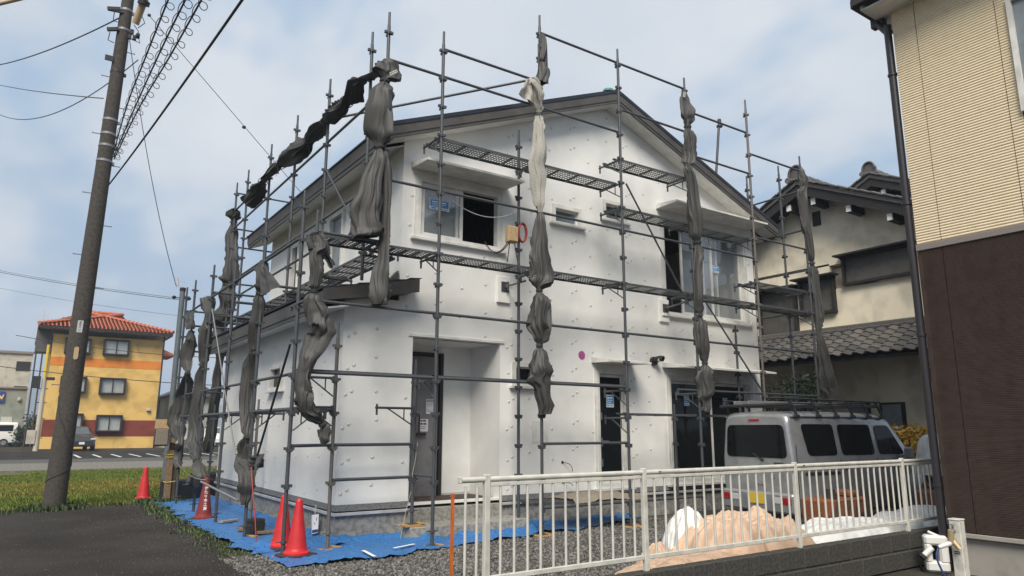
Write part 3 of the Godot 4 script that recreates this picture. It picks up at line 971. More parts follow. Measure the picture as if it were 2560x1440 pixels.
	# side windows
	for q in [[XA, 12.25, 2.20, 12.90, 2.57, "pane_dark"], [XL, 14.45, 4.35, 14.85, 5.33, "pane_dark"], [XL, 11.95, 4.25, 12.62, 5.42, "frosted"]]:
		var w := Node3D.new(); w.name = "window"; H.add_child(w, true)
		w.position = Vector3(q[0], q[2], -q[1]) - H.position
		b = MB.new()
		var x: float = q[0]
		var zc: float = -(q[1] + q[3]) / 2
		var yc: float = (q[2] + q[4]) / 2
		var wz: float = q[3] - q[1]
		var hy: float = q[4] - q[2]
		for k in [-1.0, 1.0]:
			b.box(Vector3(x - 0.006, yc, zc + k * (wz / 2 + 0.0)), Vector3(0.10, hy + 0.07, 0.05))
			b.box(Vector3(x - 0.004, yc + k * (hy / 2), zc), Vector3(0.096, 0.05, wz - 0.05))
		part("frame", b, M.white, w)
		boxpart("sill", Vector3(x - 0.05, q[2] - 0.045, zc), Vector3(0.11, 0.035, wz + 0.2), M.white, w)
		boxpart("pane", Vector3(x + 0.03, yc, zc), Vector3(0.008, hy - 0.04, wz - 0.04), M[q[5]], w)
	# canopies
	canopy(H, 4.63, 6.42, 5.58, 5.49, -8.99)
	canopy(H, 10.03, 12.86, 5.90, 5.86, -9.00)
	canopy(H, 8.256, 9.20, 2.735, 2.66, -9.01)
	canopy(H, 10.03, 12.80, 2.74, 2.65, -9.00)
	# pads for the scaffold ties, vent, extractor hood, cables, cut-out cover
	for q in [[6.36, 3.775], [10.12, 3.785]]:
		boxpart("tie_pad", Vector3(q[0], q[1], ZW + 0.02), Vector3(0.25, 0.44, 0.05), M.board, H, 0.006)
		boxpart("tie_plate", Vector3(q[0] + 0.02, q[1] + 0.05, ZW + 0.05), Vector3(0.15, 0.16, 0.02), M.steel, H)
	b = MB.new()
	b.cyl(Vector3(8.036, 2.80, ZW + 0.0), Vector3(8.036, 2.80, ZW + 0.012), 0.075, 0.07, 24)
	part("vent_cover", b, M.pink, H)
	b = MB.new()
	b.cyl(Vector3(9.79, 2.79, ZW), Vector3(9.79, 2.79, ZW + 0.06), 0.085, 0.08, 20)
	var pts := PackedVector3Array()
	for i in 7:
		var t := i / 6.0
		pts.push_back(Vector3(9.79 + 0.05 * t, 2.79 + 0.05 * t * (1.0 - t) * 2 + 0.03 * t, ZW + 0.05 + 0.17 * t))
	b.tube(pts, 0.055, 14)
	part("vent_hood", b, M.blackpaint, H)
	b = MB.new()
	b.cyl(Vector3(9.815, 2.824, ZW + 0.12), Vector3(9.825, 2.83, ZW + 0.16), 0.0575, 0.0575, 14)
	part("vent_tape", b, M.white, H)
	for q in [[7.58, 0.98, 0.17, -0.15], [7.58, 0.66, 0.17, -0.06]]:
		b = MB.new()
		pts = PackedVector3Array()
		for i in 9:
			var t := i / 8.0
			pts.push_back(Vector3(q[0] + q[2] * t, q[1] + q[3] * t * t, ZW + 0.10 * sin(t * 2.6)))
		b.tube(pts, 0.006, 6)
		b.cyl(Vector3(q[0], q[1], ZW), Vector3(q[0], q[1], ZW + 0.012), 0.025, 0.02, 10)
		part("cable_stub", b, M.blackpaint, H)
	boxpart("wall_patch", Vector3(7.11, 1.475, ZW + 0.003), Vector3(0.34, 0.35, 0.006), M.white, H)
	# sunken screw plates of the boards
	var sc := MB.new()
	var cups := MB.new()
	rng.seed = 44
	var xs := []
	var xx := 3.74
	while xx < 12.95:
		xs.append(xx); xx += 0.455
	for ix in xs.size():
		var y := 0.60 + 0.11 * (ix % 2)
		while y < 7.5:
			var x: float = xs[ix] + rng.randf_range(-0.03, 0.03)
			var yy := y + rng.randf_range(-0.05, 0.05)
			y += 0.45
			var top := 3.10 if x < XL + 0.05 else 7.45 - absf(x - 8.756) * 0.4
			if yy > top: continue
			var skip: bool = false
			for h in holes:
				if x > h[0] - 0.09 and x < h[2] + 0.09 and yy > h[1] - 0.09 and yy < h[3] + 0.09: skip = true
			if skip: continue
			var two := ix % 3 == 0
			for k in (2 if two else 1):
				var c := Vector3(x + 0.09 * k, yy + 0.05 * k, ZW + 0.0015)
				cups.cyl(c - Vector3(0, 0, 0.001), c + Vector3(0, 0, 0.002), 0.026, 0.016, 8)
				sc.cyl(c, c + Vector3(0, 0, 0.003), 0.0075, 0.007, 6)
	for iz in 13:
		var y := 0.62
		while y < 3.1:
			var z := -9.75 - iz * 0.52 + rng.randf_range(-0.04, 0.04)
			var c := Vector3(XA - 0.0015, y + rng.randf_range(-0.05, 0.05), z)
			y += 0.47
			if z < -12.1 and z > -13.0 and c.y > 2.0 and c.y < 2.7: continue
			cups.cyl(c, c - Vector3(0.002, 0, 0), 0.024, 0.014, 8)
			sc.cyl(c, c - Vector3(0.003, 0, 0), 0.0065, 0.006, 6)
	part("board_plates", cups, M.board, H).set_meta("kind", "stuff")
	part("board_screws", sc, M.screw, H).set_meta("kind", "stuff")
	# teal cover left on the ridge
	b = MB.new()
	b.lathe(Vector3(8.60, 7.84, -9.30), [[0.12, 0.0], [0.10, 0.05], [0.05, 0.075], [0.0, 0.085]], 9)
	lone("ridge_cover", b, M.teal, "small teal cloth cover on the roof ridge of the white house", "cover")

# ---------------------------------------------------------------- the scaffold
const ZO := -8.587      # outer street row
const ZI := -9.19       # inner street row
const XO := 2.80        # outer row along the left side
const XU := 3.745       # upper row along the left side
var S: Node3D
var coupler: ArrayMesh
func level(k: int) -> float:
	return 0.865 + 0.4457 * k
func post(x: float, z: float, y0: float, y1: float, m := "steel", jack := false) -> void:
	var p := Node3D.new()
	p.name = "post"
	S.add_child(p, true)
	p.position = Vector3(x, y0, z) - S.position
	var b := MB.new()
	var base := Vector3(x, y0, z)
	b.cyl(base + Vector3(0, 0.0, 0), Vector3(x, y1 - 0.22, z), 0.0243, 0.0243, 10)
	b.cyl(Vector3(x, y1 - 0.22, z), Vector3(x, y1 - 0.18, z), 0.0243, 0.019, 10, false)
	b.cyl(Vector3(x, y1 - 0.18, z), Vector3(x, y1, z), 0.019, 0.018, 10)
	if jack:
		b.box(base + Vector3(0, 0.003, 0), Vector3(0.13, 0.006, 0.13))
		b.cyl(base + Vector3(0, 0.165, 0), base + Vector3(0, 0.19, 0), 0.04, 0.04, 8)
		b.box(base + Vector3(0, 0.178, 0), Vector3(0.17, 0.012, 0.014))
	part("tube", b, M[m], p)
	var k := 0
	while level(k) - 0.045 < y1 - 0.05:
		var y := level(k) - 0.045
		k += 1
		if y < y0 + 0.1: continue
		inst("coupler", coupler, M[m], p, Vector3(0, y - y0, 0))
func rail(a: Vector3, b: Vector3, called := "rail", r := 0.0213, m := "steel") -> void:
	var q := MB.new()
	var d := (b - a).normalized() * 0.03
	q.cyl(a + d, b - d, r, r, 8)
	if called == "rail":                                 # wedge ends
		var c := Vector3(0, -0.03, 0)
		q.box(a + d * 1.3 + c, Vector3(0.03, 0.075, 0.03))
		q.box(b - d * 1.3 + c, Vector3(0.03, 0.075, 0.03))
	part(called, q, M[m], S)
func bracket(x: float, y: float, z: float, d: Vector3, l := 0.56) -> void:     # arm, strut, tie and turned-down end
	var q := MB.new()
	var o := Vector3(x, y, z)
	q.cyl(o + d * 0.02, o + d * l, 0.017, 0.017, 8)
	q.cyl(o + d * (l - 0.02) + Vector3(0, 0.05, 0), o + d * (l - 0.02) + Vector3(0, -0.10, 0), 0.016, 0.015, 8)
	q.cyl(o + d * (l * 0.72), o + d * 0.03 + Vector3(0, -0.24, 0), 0.010, 0.010, 6)
	q.cyl(o + d * (l * 0.28), o + d * (l * 0.28) + Vector3(0, -0.17, 0), 0.009, 0.009, 6)
	q.box(o + d * 0.03 + Vector3(0, -0.02, 0), Vector3(0.035, 0.09, 0.035))
	part("bracket", q, M.steel, S)
# metal plank: a to b along its middle line, w wide, top at the height of a
func plank(a: Vector3, b: Vector3, w: float) -> void:
	var p := Node3D.new()
	p.name = "platform"
	S.add_child(p, true)
	p.position = a - S.position
	var d := (b - a).normalized()
	var s := d.cross(Vector3.UP)
	var l := a.distance_to(b) - 0.07
	var m := (a + b) / 2
	var bs := Basis(d, Vector3.UP, s)
	var q := MB.new()
	for k in [-1.0, 1.0]:
		q.box(m + s * (w / 2 - 0.012) * k + Vector3(0, -0.018, 0), Vector3(l, 0.036, 0.016), bs)
	for k in 5:
		var t: float = lerpf(-l / 2 + 0.02, l / 2 - 0.02, k / 4.0)
		q.box(m + d * t + Vector3(0, -0.030, 0), Vector3(0.03, 0.022, w - 0.04), bs)
	for k in [-1.0, 1.0]:                                # hooks over the arms
		for j in [-1.0, 1.0]:
			q.box(m + d * (l / 2 + 0.025) * k + s * w * 0.32 * j + Vector3(0, -0.004, 0), Vector3(0.07, 0.026, 0.04), bs)
	part("frame", q, M.plank, p)
	q = MB.new()                                         # punched deck: strips joined by short bars
	var n := maxi(3, int(w / 0.062))
	for k in n:
		var t := lerpf(-w / 2 + 0.035, w / 2 - 0.035, k / float(n - 1))
		q.box(m + s * t + Vector3(0, -0.006, 0), Vector3(l, 0.005, 0.020), bs)
	var c := int(l / 0.05)
	for k in c:
		var t := lerpf(-l / 2, l / 2, (k + 0.5) / c)
		q.box(m + d * t + Vector3(0, -0.009, 0), Vector3(0.015, 0.004, w - 0.05), bs)
	part("deck", q, M.plank, p)
func make_scaffold() -> void:
	S = thing("scaffold", "grey steel pipe scaffold with platforms wrapped round the white house", "scaffold", Vector3(6.4, 0, ZO))
	var b := MB.new()
	b.cyl(Vector3(0, -0.022, 0), Vector3(0, 0.022, 0), 0.030, 0.030, 10)
	for d in [Vector3.RIGHT, Vector3.LEFT, Vector3.BACK, Vector3.FORWARD]:
		var o := Vector3(0, 0.012 if absf(d.x) > 0.5 else -0.012, 0)
		b.box(d * 0.045 + o, Vector3(0.038, 0.036, 0.038))
	coupler = b.mesh()
	# posts of the street side
	var fx := [4.634, 6.432, 8.185, 9.93, 11.785, 13.57]
	post(XU, ZO, 3.62, 7.39)
	post(fx[0], ZO, 0.03, 7.39, "steel", true)
	post(fx[1], ZO, 0.03, 8.31, "steel", true)
	post(fx[2], ZO, 0.03, 8.27, "steel", true)
	post(fx[3], ZO, 0.0, 8.23, "steel", true)
	post(fx[4], ZO, 0.0, 8.29, "steel_old", true)
	post(fx[5], ZO, 0.0, 7.45)
	post(3.44, -9.17, 0.03, pz(848, 808, -9.17).y, "steel_old", true)
	post(fx[0], ZI, 0.235, 2.50, "steel", true)
	post(fx[1], ZI, 0.0, 6.48, "steel", true)
	post(fx[3], ZI, 0.0, 1.98)
	post(fx[4] + 0.02, ZI, 0.0, 3.6)
	# left side, outer row and upper row
	var zo := [-8.94, -10.70, -12.50, -14.25, -16.0, -16.95]
	for z in zo: post(XO, z, 0.0, 4.62, "steel", true)
	post(2.87, ZO, 3.45, 4.27)
	post(3.43, -12.80, 0.0, 2.02, "steel_old", true)
	post(3.43, -16.2, 0.0, 2.02)
	var zu := [-9.18, -10.95, -12.68, -14.38, -16.2, -17.25]
	for z in zu: post(XU, z, 3.56, 7.37)
	# right end and rear
	var r1 := px(1945, 415, 13.57)
	post(13.57, r1.z, 0.0, r1.y)
	var r2 := px(1866, 440, 13.57)
	post(13.57, r2.z, 0.0, r2.y)
	for x in [5.6, 7.4, 9.2, 11.0, 12.8]: post(x, -17.25, 0.0, 7.3)
	# rails, street side: [level index, from x, to x]
	for q in [[5, 2.87, 4.634], [5, 4.634, 6.432], [5, 6.432, 8.185], [5, 8.185, 9.93], [5, 9.93, 11.785],
			[9, XU, 4.634], [9, 4.634, 6.432], [9, 6.432, 8.185], [9, 8.185, 9.93], [9, 9.93, 11.785],
			[13, XU, 4.634], [13, 4.634, 6.432], [13, 6.432, 8.185], [13, 9.93, 11.785],
			[14, 4.634, 6.432], [14, 8.185, 9.93], [14, 11.785, 13.57], [15, 9.93, 11.785],
			[16, 6.432, 8.185], [16, 8.185, 9.93], [10, 11.785, 13.57], [5, 11.785, 13.57], [3, 11.785, 13.57],
			[1, 6.432, 8.185], [3, 9.35, 11.785], [7, 2.87, XU], [3, 2.80, 4.634], [3, 4.634, 6.432], [3, 6.432, 8.185]]:
		rail(Vector3(q[1], level(q[0]), ZO), Vector3(q[2], level(q[0]), ZO))
	rail(Vector3(6.432, 0.395, ZO), Vector3(8.185, 0.395, ZO))
	rail(Vector3(8.185, 0.395, ZO), Vector3(9.93, 0.395, ZO))
	for k in [0, 1]: rail(Vector3(3.44, level(k), -9.17), Vector3(4.634, level(k), ZI))
	rail(Vector3(4.634, 0.90, ZI), Vector3(4.634, 0.90, ZO))
	# rails, left side
	for i in zu.size() - 1:
		for k in [9, 12]: rail(Vector3(XU, level(k), zu[i]), Vector3(XU, level(k), zu[i + 1]))
		if i > 0: rail(Vector3(XU, level(8), zu[i]), Vector3(XU, level(8), zu[i + 1]))
		if i > 0: rail(Vector3(XU, level(13), zu[i]), Vector3(XU, level(13), zu[i + 1]))
	rail(Vector3(XU, level(13), ZO), Vector3(XU, level(13) - 0.01, zu[1]))
	for i in zo.size() - 1:
		rail(Vector3(XO, level(7), zo[i]), Vector3(XO, level(7), zo[i + 1]))
		if i < 4:
			rail(Vector3(XO, level(3), zo[i]), Vector3(XO, level(3), zo[i + 1]))
		rail(Vector3(XO, level(2), zo[i]), Vector3(XO, level(2), zo[i + 1]))
	rail(Vector3(XO, level(5), ZO), Vector3(XO, level(5), zo[0] - 0.3))
	for q in [[-12.5, 6], [-14.25, 6], [-16.0, 6], [-14.25, 7], [-16.95, 7], [-16.95, 5], [-16.95, 3], [-10.7, 6]]:
		rail(Vector3(XO, level(q[1]) + 0.1, q[0]), Vector3(XU + 0.02, level(q[1]) + 0.1, q[0]))
	for k in [1, 2]:
		rail(Vector3(XO, level(k), zo[0]), Vector3(3.44, level(k), -9.17))
	# rear and right rails
	for k in [6, 8, 9, 11, 12, 14]:
		var xs := [XU, 5.6, 7.4, 9.2, 11.0, 12.8]
		for i in xs.size() - 1:
			rail(Vector3(xs[i], level(k), -17.25), Vector3(xs[i + 1], level(k), -17.25))
	for k in [13, 11, 7, 9, 3]:
		rail(Vector3(13.57, level(k), ZO), Vector3(13.57, level(k), r1.z))
		rail(Vector3(13.57, level(k), r1.z), Vector3(13.57, level(k), r2.z))
	# slanting pipe over the corner, braces, wall ties
	rail(px(835, 296, XU), pz(1318, 201, ZO - 0.06), "brace")
	rail(pz(1563, 455, ZO - 0.05), pz(1722, 762, ZO - 0.05), "brace", 0.016)
	rail(pz(1762, 752, ZO - 0.05), pz(1912, 988, ZO - 0.05), "brace", 0.016)
	rail(px(816, 425, XU - 0.04), px(908, 605, XU - 0.04), "brace", 0.014)
	rail(px(530, 770, XO - 0.05), px(562, 975, XO - 0.05), "brace", 0.012, "band")
	rail(px(561, 972, XO - 0.07), px(590, 1140, XO - 0.07), "brace", 0.012, "band")
	rail(px(727, 856, XO - 0.06), px(632, 1178, XO - 0.06), "brace", 0.016, "blackpaint")
	for q in [[6.38, 3.825, 6.432], [10.14, 3.835, 9.93]]:
		var t := MB.new()
		t.cyl(Vector3(q[0], q[1], ZW + 0.05), Vector3(q[2] + 0.03, q[1] + 0.03, ZI + 0.15 if q[2] < 7 else ZO), 0.017, 0.017, 8)
		t.cyl(Vector3(q[0], q[1], ZW + 0.10), Vector3(q[0], q[1], ZW + 0.12), 0.035, 0.035, 8)
		t.box(Vector3(q[0], q[1], ZW + 0.13), Vector3(0.012, 0.16, 0.012))
		part("wall_tie", t, M.steel_old, S)
	# platforms, street side: [level, x0, x1]
	for q in [[7, 2.87, XU], [7, XU, 4.634], [7, 4.634, 6.432], [7, 6.432, 8.185], [7, 8.185, 9.93], [7, 9.93, 11.785], [7, 11.785, 13.57],
			[11, 4.634, 6.432], [11, 6.432, 8.185], [12, 8.185, 9.93], [10, 8.185, 9.93], [10, 9.93, 11.785], [8, 11.785, 13.57]]:
		var y := level(q[0]) + (0.0 if q[0] != 11 else -0.03)
		plank(Vector3(q[1], y, ZO - 0.29), Vector3(q[2], y, ZO - 0.27), 0.42)
	for q in [[7, 4.634], [7, 6.432], [7, 8.185], [7, 9.93], [7, 11.785], [11, 4.634], [11, 6.432], [11, 8.185], [12, 8.185], [12, 9.93], [10, 8.185], [10, 9.93], [10, 11.785], [8, 11.785], [8, 13.57], [7, 13.57], [2, 8.185], [3, 8.185], [3, 9.93]]:
		bracket(q[1], level(q[0]) - 0.05, ZO, Vector3(0, 0, -1))
	plank(Vector3(2.80, level(3) + 0.04, ZO - 0.16), Vector3(4.634, level(3) + 0.04, ZO - 0.16), 0.24)
	plank(Vector3(4.634, level(3) + 0.04, ZO - 0.16), Vector3(6.432, level(3) + 0.04, ZO - 0.16), 0.24)
	plank(Vector3(6.432, level(3) + 0.04, ZO - 0.16), Vector3(8.185, level(3) + 0.04, ZO - 0.16), 0.24)
	plank(Vector3(8.185, level(2) + 0.03, ZO - 0.16), Vector3(9.93, level(2) + 0.03, ZO - 0.16), 0.24)
	plank(Vector3(9.93, level(2) + 0.03, ZO - 0.16), Vector3(11.785, level(2) + 0.03, ZO - 0.16), 0.24)
	plank(Vector3(6.40, 0.46, ZO - 0.30), Vector3(8.2, 0.46, ZO - 0.30), 0.5)
	bracket(4.634, level(2) + 0.05, ZI, Vector3(-1, 0, 0), 0.60)
	bracket(4.634, level(3) - 0.03, ZO, Vector3(0, 0, -1), 0.5)
	bracket(3.44, level(3) - 0.02, -9.17, Vector3(-1, 0, 0), 0.5)
	bracket(3.44, level(2) + 0.04, -9.17, Vector3(-1, 0, 0), 0.5)
	bracket(XU, level(7) + 0.02, zu[0], Vector3(1, 0, 0), 0.56)
	# platforms, left side
	for i in zu.size() - 1:
		plank(Vector3(4.02, level(7) - 0.02, zu[i]), Vector3(4.02, level(7) - 0.02, zu[i + 1]), 0.48)
		bracket(XU, level(7) - 0.07, zu[i + 1], Vector3(1, 0, 0), 0.56)
	for i in 4:
		plank(Vector3(2.96, level(2) + 0.03, zo[i]), Vector3(2.96, level(2) + 0.03, zo[i + 1]), 0.24)
		bracket(XO, level(2) - 0.02, zo[i], Vector3(1, 0, 0), 0.46)
	rail(px(500, 1203, XO - 0.3), px(598, 1253, XO + 0.05), "loose_rail", 0.018, "band")
	# timber pads under the jacks
	for q in [[3.44, -9.17, "orange plywood pad under the old brown scaffold post at the house corner"], [fx[0], ZO, "orange plywood pad on the blue sheet just before the porch steps"], [fx[1], ZO, "plywood pad at the right end of the blue sheet beyond the porch steps"], [fx[2], ZO, "plywood pad under the scaffold post before the narrow side door"], [XO, -10.70, "plywood pad under the post with the printed net, beside the weeds"], [XO, -12.50, "plywood pad by the lettered cone along the left side"], [XO, -8.94, "plywood pad hidden behind the pair of red cones"]]:
		var o := thing("sole_plate", q[2], "pad", Vector3(q[0], 0.0, q[1]), "plywood pads under the scaffold feet")
		var bd := Basis(Vector3.UP, rng.randf_range(-0.5, 0.5))
		var m := MB.new()
		m.cbox(Vector3(q[0] + 0.02, 0.014, q[1]), Vector3(0.30, 0.028, 0.20), 0.003, bd)
		part("board", m, M.ply, o)
		m = MB.new()
		m.cbox(Vector3(q[0] + 0.09, 0.036, q[1] - 0.03), Vector3(0.045, 0.018, 0.26), 0.003, bd)
		part("batten", m, M.ply, o)
	var o2 := thing("sole_plate", "plywood pad lying on the concrete porch step under a scaffold foot", "pad", Vector3(fx[0], 0.205, ZI), "plywood pads under the scaffold feet")
	boxpart("board", Vector3(fx[0] + 0.02, 0.22, ZI), Vector3(0.30, 0.028, 0.20), M.ply, o2, 0.003)
	boxpart("batten", Vector3(fx[0] + 0.12, 0.243, ZI), Vector3(0.045, 0.016, 0.22), M.ply, o2, 0.003)
	# odds and ends on the scaffold
	var bx := thing("power_box", "brown temporary power box strapped to a scaffold post beside the open upper window", "box", Vector3(6.36, 4.45, ZI + 0.05))
	var c := pz(1279, 587, ZI + 0.06)
	boxpart("case", c, Vector3(0.19, 0.27, 0.11), M.cardbox, bx, 0.012)
	boxpart("lid_lip", c + Vector3(0, 0.0, 0.06), Vector3(0.17, 0.235, 0.012), M.cardbox, bx, 0.004)
	var cb := MB.new()
	for q in [[c + Vector3(-0.08, -0.14, 0), pz(1212, 604, ZW + 0.02), 0.17], [c + Vector3(-0.05, -0.14, 0), pz(1235, 632, ZW + 0.04), 0.06], [c + Vector3(-0.04, -0.14, 0), pz(1268, 655, ZI), 0.03], [c + Vector3(0.06, -0.14, 0), c + Vector3(0.12, -0.42, 0), 0.02]]:
		cb.tube(sagged(q[0], q[1], q[2], 12), 0.008, 6)
	part("cables", cb, M.cable, bx)
	cb = MB.new()
	var pts := PackedVector3Array()
	var cc := pz(1306, 582, ZI + 0.07)
	for i in 90:
		var t := i / 89.0 * TAU * 6
		pts.push_back(cc + Vector3(sin(t) * (0.075 + 0.012 * sin(t * 0.31)), cos(t) * (0.155 + 0.014 * sin(t * 0.23)), 0.02 * sin(t * 0.17)))
	cb.tube(pts, 0.007, 6)
	lone("hose_coil", cb, M.redcord, "coiled red extension cable hung on the scaffold post beside the power box", "cable")
	cb = MB.new()
	cb.tube(sagged(pz(1117, 490, ZO - 0.03), pz(1290, 530, ZI), 0.19, 20), 0.006, 6)
	lone("wire", cb, M.flash, "thin white wire sagging across the open upper window", "wire")
	cb = MB.new()
	cb.tube(sagged(pz(1044, 1108, ZI + 0.03), pz(1030, 1188, ZI + 0.03), 0.05, 14), 0.003, 5)
	cb.tube(sagged(pz(1030, 1188, ZI + 0.03), pz(1045, 1200, ZI + 0.03), 0.03, 8), 0.003, 5)
	cb.tube(sagged(pz(1040, 1195, ZI + 0.03), pg(1000, 1352, 0.02), -0.1, 14), 0.003, 5)
	lone("rope", cb, M.rope, "white cord knotted round the short scaffold post on the porch step", "cord")
	# grey cloth on the low plank
	b = MB.new()
	var rows := []
	var f := FastNoiseLite.new(); f.seed = 61; f.frequency = 2.2
	for i in 15:
		var row := PackedVector3Array()
		for j in 41:
			var x := 7.05 + j * 0.036
			var z := -8.60 - i * 0.045
			var y := 0.475 + 0.05 * maxf(0.0, f.get_noise_2d(x * 1.6, z * 1.6)) + 0.05 * sin(j / 40.0 * PI)
			if i == 0: y -= 0.07; z += 0.03
			row.push_back(Vector3(x, y, z))
		rows.append(row)
	b.surf(rows, false)
	lone("dust_sheet", b, M.cloth, "crumpled grey brown dust sheet on the low plank beneath the narrow side door", "cloth")
	# dark mast standing behind the roof
	b = MB.new()
	var top := pz(1798, 300, -12.5)
	var foot := pz(1789, 460, -12.5)
	b.cyl(foot, top, 0.035, 0.035, 10)
	b.cyl(top + Vector3(0, -0.10, 0), top + Vector3(0, 0.02, 0), 0.06, 0.05, 10)
	b.cyl(top + Vector3(0, -0.22, 0), top + Vector3(0, -0.17, 0), 0.09, 0.09, 10)
	lone("roof_mast", b, M.gutter, "black pole with a clamped head rising behind the right slope of the roof", "pole")
func sagged(a: Vector3, b: Vector3, s: float, n: int) -> PackedVector3Array:
	var p := PackedVector3Array()
	for i in n + 1:
		var t := float(i) / n
		p.push_back(a.lerp(b, t) - Vector3(0, s * 4.0 * t * (1.0 - t), 0))
	return p

# ---------------------------------------------------------------- gathered nets
# one bunched length of sheeting; pts: [x px, y px, width px]; a knot where the width is small
func bunch(b: MB, pts: Array, plane: String, val: float, sd: int, squash := 0.52, folds := 5) -> Array:
	var cl := []
	for q in pts:
		var c: Vector3 = pz(q[0], q[1], val) if plane == "z" else px(q[0], q[1], val)
		var dep := (c - EYE).dot(cam_f)
		cl.append([c, q[2] * 0.5 * dep / F])
	var n := cl.size()
	var f := FastNoiseLite.new(); f.seed = sd; f.frequency = 1.0; f.fractal_octaves = 1
	var fr := FastNoiseLite.new(); fr.seed = sd + 1; fr.frequency = 1.0; fr.fractal_type = FastNoiseLite.FRACTAL_RIDGED; fr.fractal_octaves = 1
	var rows := []
	var edge := []
	var es := 1.0 if sd % 2 == 0 else -1.0
	var K := 72
	var side := cam_x
	var steps := 7
	var total := (n - 1) * steps
	for i in total + 1:
		var t := minf(float(i) / steps, n - 1.0001)
		var k := int(t)
		var u := t - k
		var p0: Vector3 = cl[maxi(k - 1, 0)][0]
		var p1: Vector3 = cl[k][0]
		var p2: Vector3 = cl[k + 1][0]
		var p3: Vector3 = cl[mini(k + 2, n - 1)][0]
		var c := p1.cubic_interpolate(p2, p0, p3, u)
		var su := u * u * (3 - 2 * u)
		var r: float = lerpf(cl[k][1], cl[k + 1][1], su)
		var d := (p2 - p1).normalized()
		var a := (side - d * side.dot(d)).normalized()
		var w := d.cross(a).normalized()
		var row := PackedVector3Array()
		var tight := clampf(0.055 / maxf(r, 0.02), 0.0, 1.0)
		var loose := 1.0 - tight
		var phi := 1.4 * f.get_noise_2d(t * 0.22, 40.0)
		var flat := clampf(squash + 0.5 * f.get_noise_2d(t * 0.3, 60.0), 0.42, 0.95)
		c += a * r * 0.28 * f.get_noise_2d(t * 0.6, 80.0) * loose
		for j in K:
			var th := TAU * j / K
			var cx := cos(th)
			var sy := sin(th)
			var wob := 1.3 * f.get_noise_3d(cx * 0.7, sy * 0.7, t * 0.17)
			var amp := 0.7 + 1.3 * f.get_noise_3d(cx * 1.2 + 8.0, sy * 1.2, t * 0.2)
			var pl := 1.0 - absf(sin((th + wob) * folds * 0.5))
			var pq := 1.0 - absf(sin((th - wob * 0.7) * 4.5 + 1.0))
			var big := f.get_noise_3d(cx * 0.8 + 20.0, sy * 0.8, t * 0.26)
			var cr := fr.get_noise_3d(cx * 0.6, sy * 0.6 + 4.0, t * 0.2)
			var rr := r * (0.76 + 0.36 * amp * (pl * pl * pl - 0.2) + 0.10 * pq * pq * (0.5 + f.get_noise_3d(cx, sy, t * 0.15)) + (0.26 * big + 0.10 * cr) * loose)
			var e := Vector2(cx, sy * flat).rotated(phi * loose) * rr
			row.push_back(c + a * e.x + w * e.y)
		rows.append(row)
		if loose > 0.25 and plane == "z":                  # a free edge of the sheet standing off the bundle
			var o1: Vector3 = c + a * es * r * 0.35 - cam_f * r * 0.35
			var o2 := c + a * es * r * (0.92 + 0.35 * f.get_noise_2d(t * 0.45, 120.0)) - cam_f * r * (0.35 + 0.4 * f.get_noise_2d(t * 0.4, 140.0))
			edge.append(PackedVector3Array([o1, o1.lerp(o2, 0.5) - cam_f * r * 0.2, o2]))
		elif edge.size() > 1:
			b.surf(edge, false)
			edge = []
			es = -es
	if edge.size() > 1: b.surf(edge, false)
	b.surf(rows, true)
	return cl
func net(label: String, plane: String, val: float, pieces: Array, sd: int, mats := ["net"], flaps := []) -> Node3D:
	var o := thing("scaffold_net", label, "net", Vector3.ZERO, "gathered dust nets tied to the scaffold")
	var first: Vector3 = pz(pieces[0][0][0], pieces[0][0][1], val) if plane == "z" else px(pieces[0][0][0], pieces[0][0][1], val)
	var lowest := first
	for k in pieces.size():
		for q in pieces[k]:
			var w: Vector3 = pz(q[0], q[1], val) if plane == "z" else px(q[0], q[1], val)
			if w.y < lowest.y: lowest = w
	o.position = lowest
	for k in pieces.size():
		var b := MB.new()
		var cl := bunch(b, pieces[k], plane, val, sd + k * 7)
		part("sheet", b, M[mats[mini(k, mats.size() - 1)]], o)
		for i in range(1, cl.size() - 1):                # ties at the knots
			if cl[i][1] < cl[i - 1][1] * 0.62 and cl[i][1] < cl[i + 1][1] * 0.62:
				b = MB.new()
				var d: Vector3 = (cl[i + 1][0] - cl[i - 1][0]).normalized()
				for j in 2:
					var c: Vector3 = cl[i][0] + d * (j * 0.018 - 0.009)
					var a := (cam_x - d * cam_x.dot(d)).normalized()
					var w := d.cross(a)
					var ring := PackedVector3Array()
					for m in 15:
						var th := TAU * m / 14
						ring.push_back(c + (a * cos(th) + w * sin(th) * 0.85) * cl[i][1] * 1.12)
					b.tube(ring, 0.007, 5)
				var st: Vector3 = cl[i][0] - cam_f * cl[i][1]
				b.tube(sagged(st, st + Vector3(rng.randf_range(-0.05, 0.12), -rng.randf_range(0.12, 0.32), 0.03), 0.03, 6), 0.004, 4)
				part("tie", b, M.tie, o)
	for q in flaps:                                      # loose corner of sheeting, a bent sheet
		var rows := []
		var f := FastNoiseLite.new(); f.seed = sd + 50; f.frequency = 1.6
		var c := []
		for e in q.pts: c.append(pz(e[0], e[1], val + q.off) if plane == "z" else px(e[0], e[1], val + q.off))
		for i in 9:
			var row := PackedVector3Array()
			for j in 9:
				var u := i / 8.0
				var v := j / 8.0
				var p: Vector3 = c[0].lerp(c[1], v).lerp(c[3].lerp(c[2], v), u)
				var w: float = 0.05 * sin(v * 9.0 + u * 2.0) * (0.3 + u) + 0.06 * f.get_noise_2d(u * 2.0, v * 2.0)
				row.push_back(p - cam_f * w)
			rows.append(row)
		var b := MB.new()
		b.surf(rows, false)
		part("loose_corner", b, M[q.m], o)
	return o
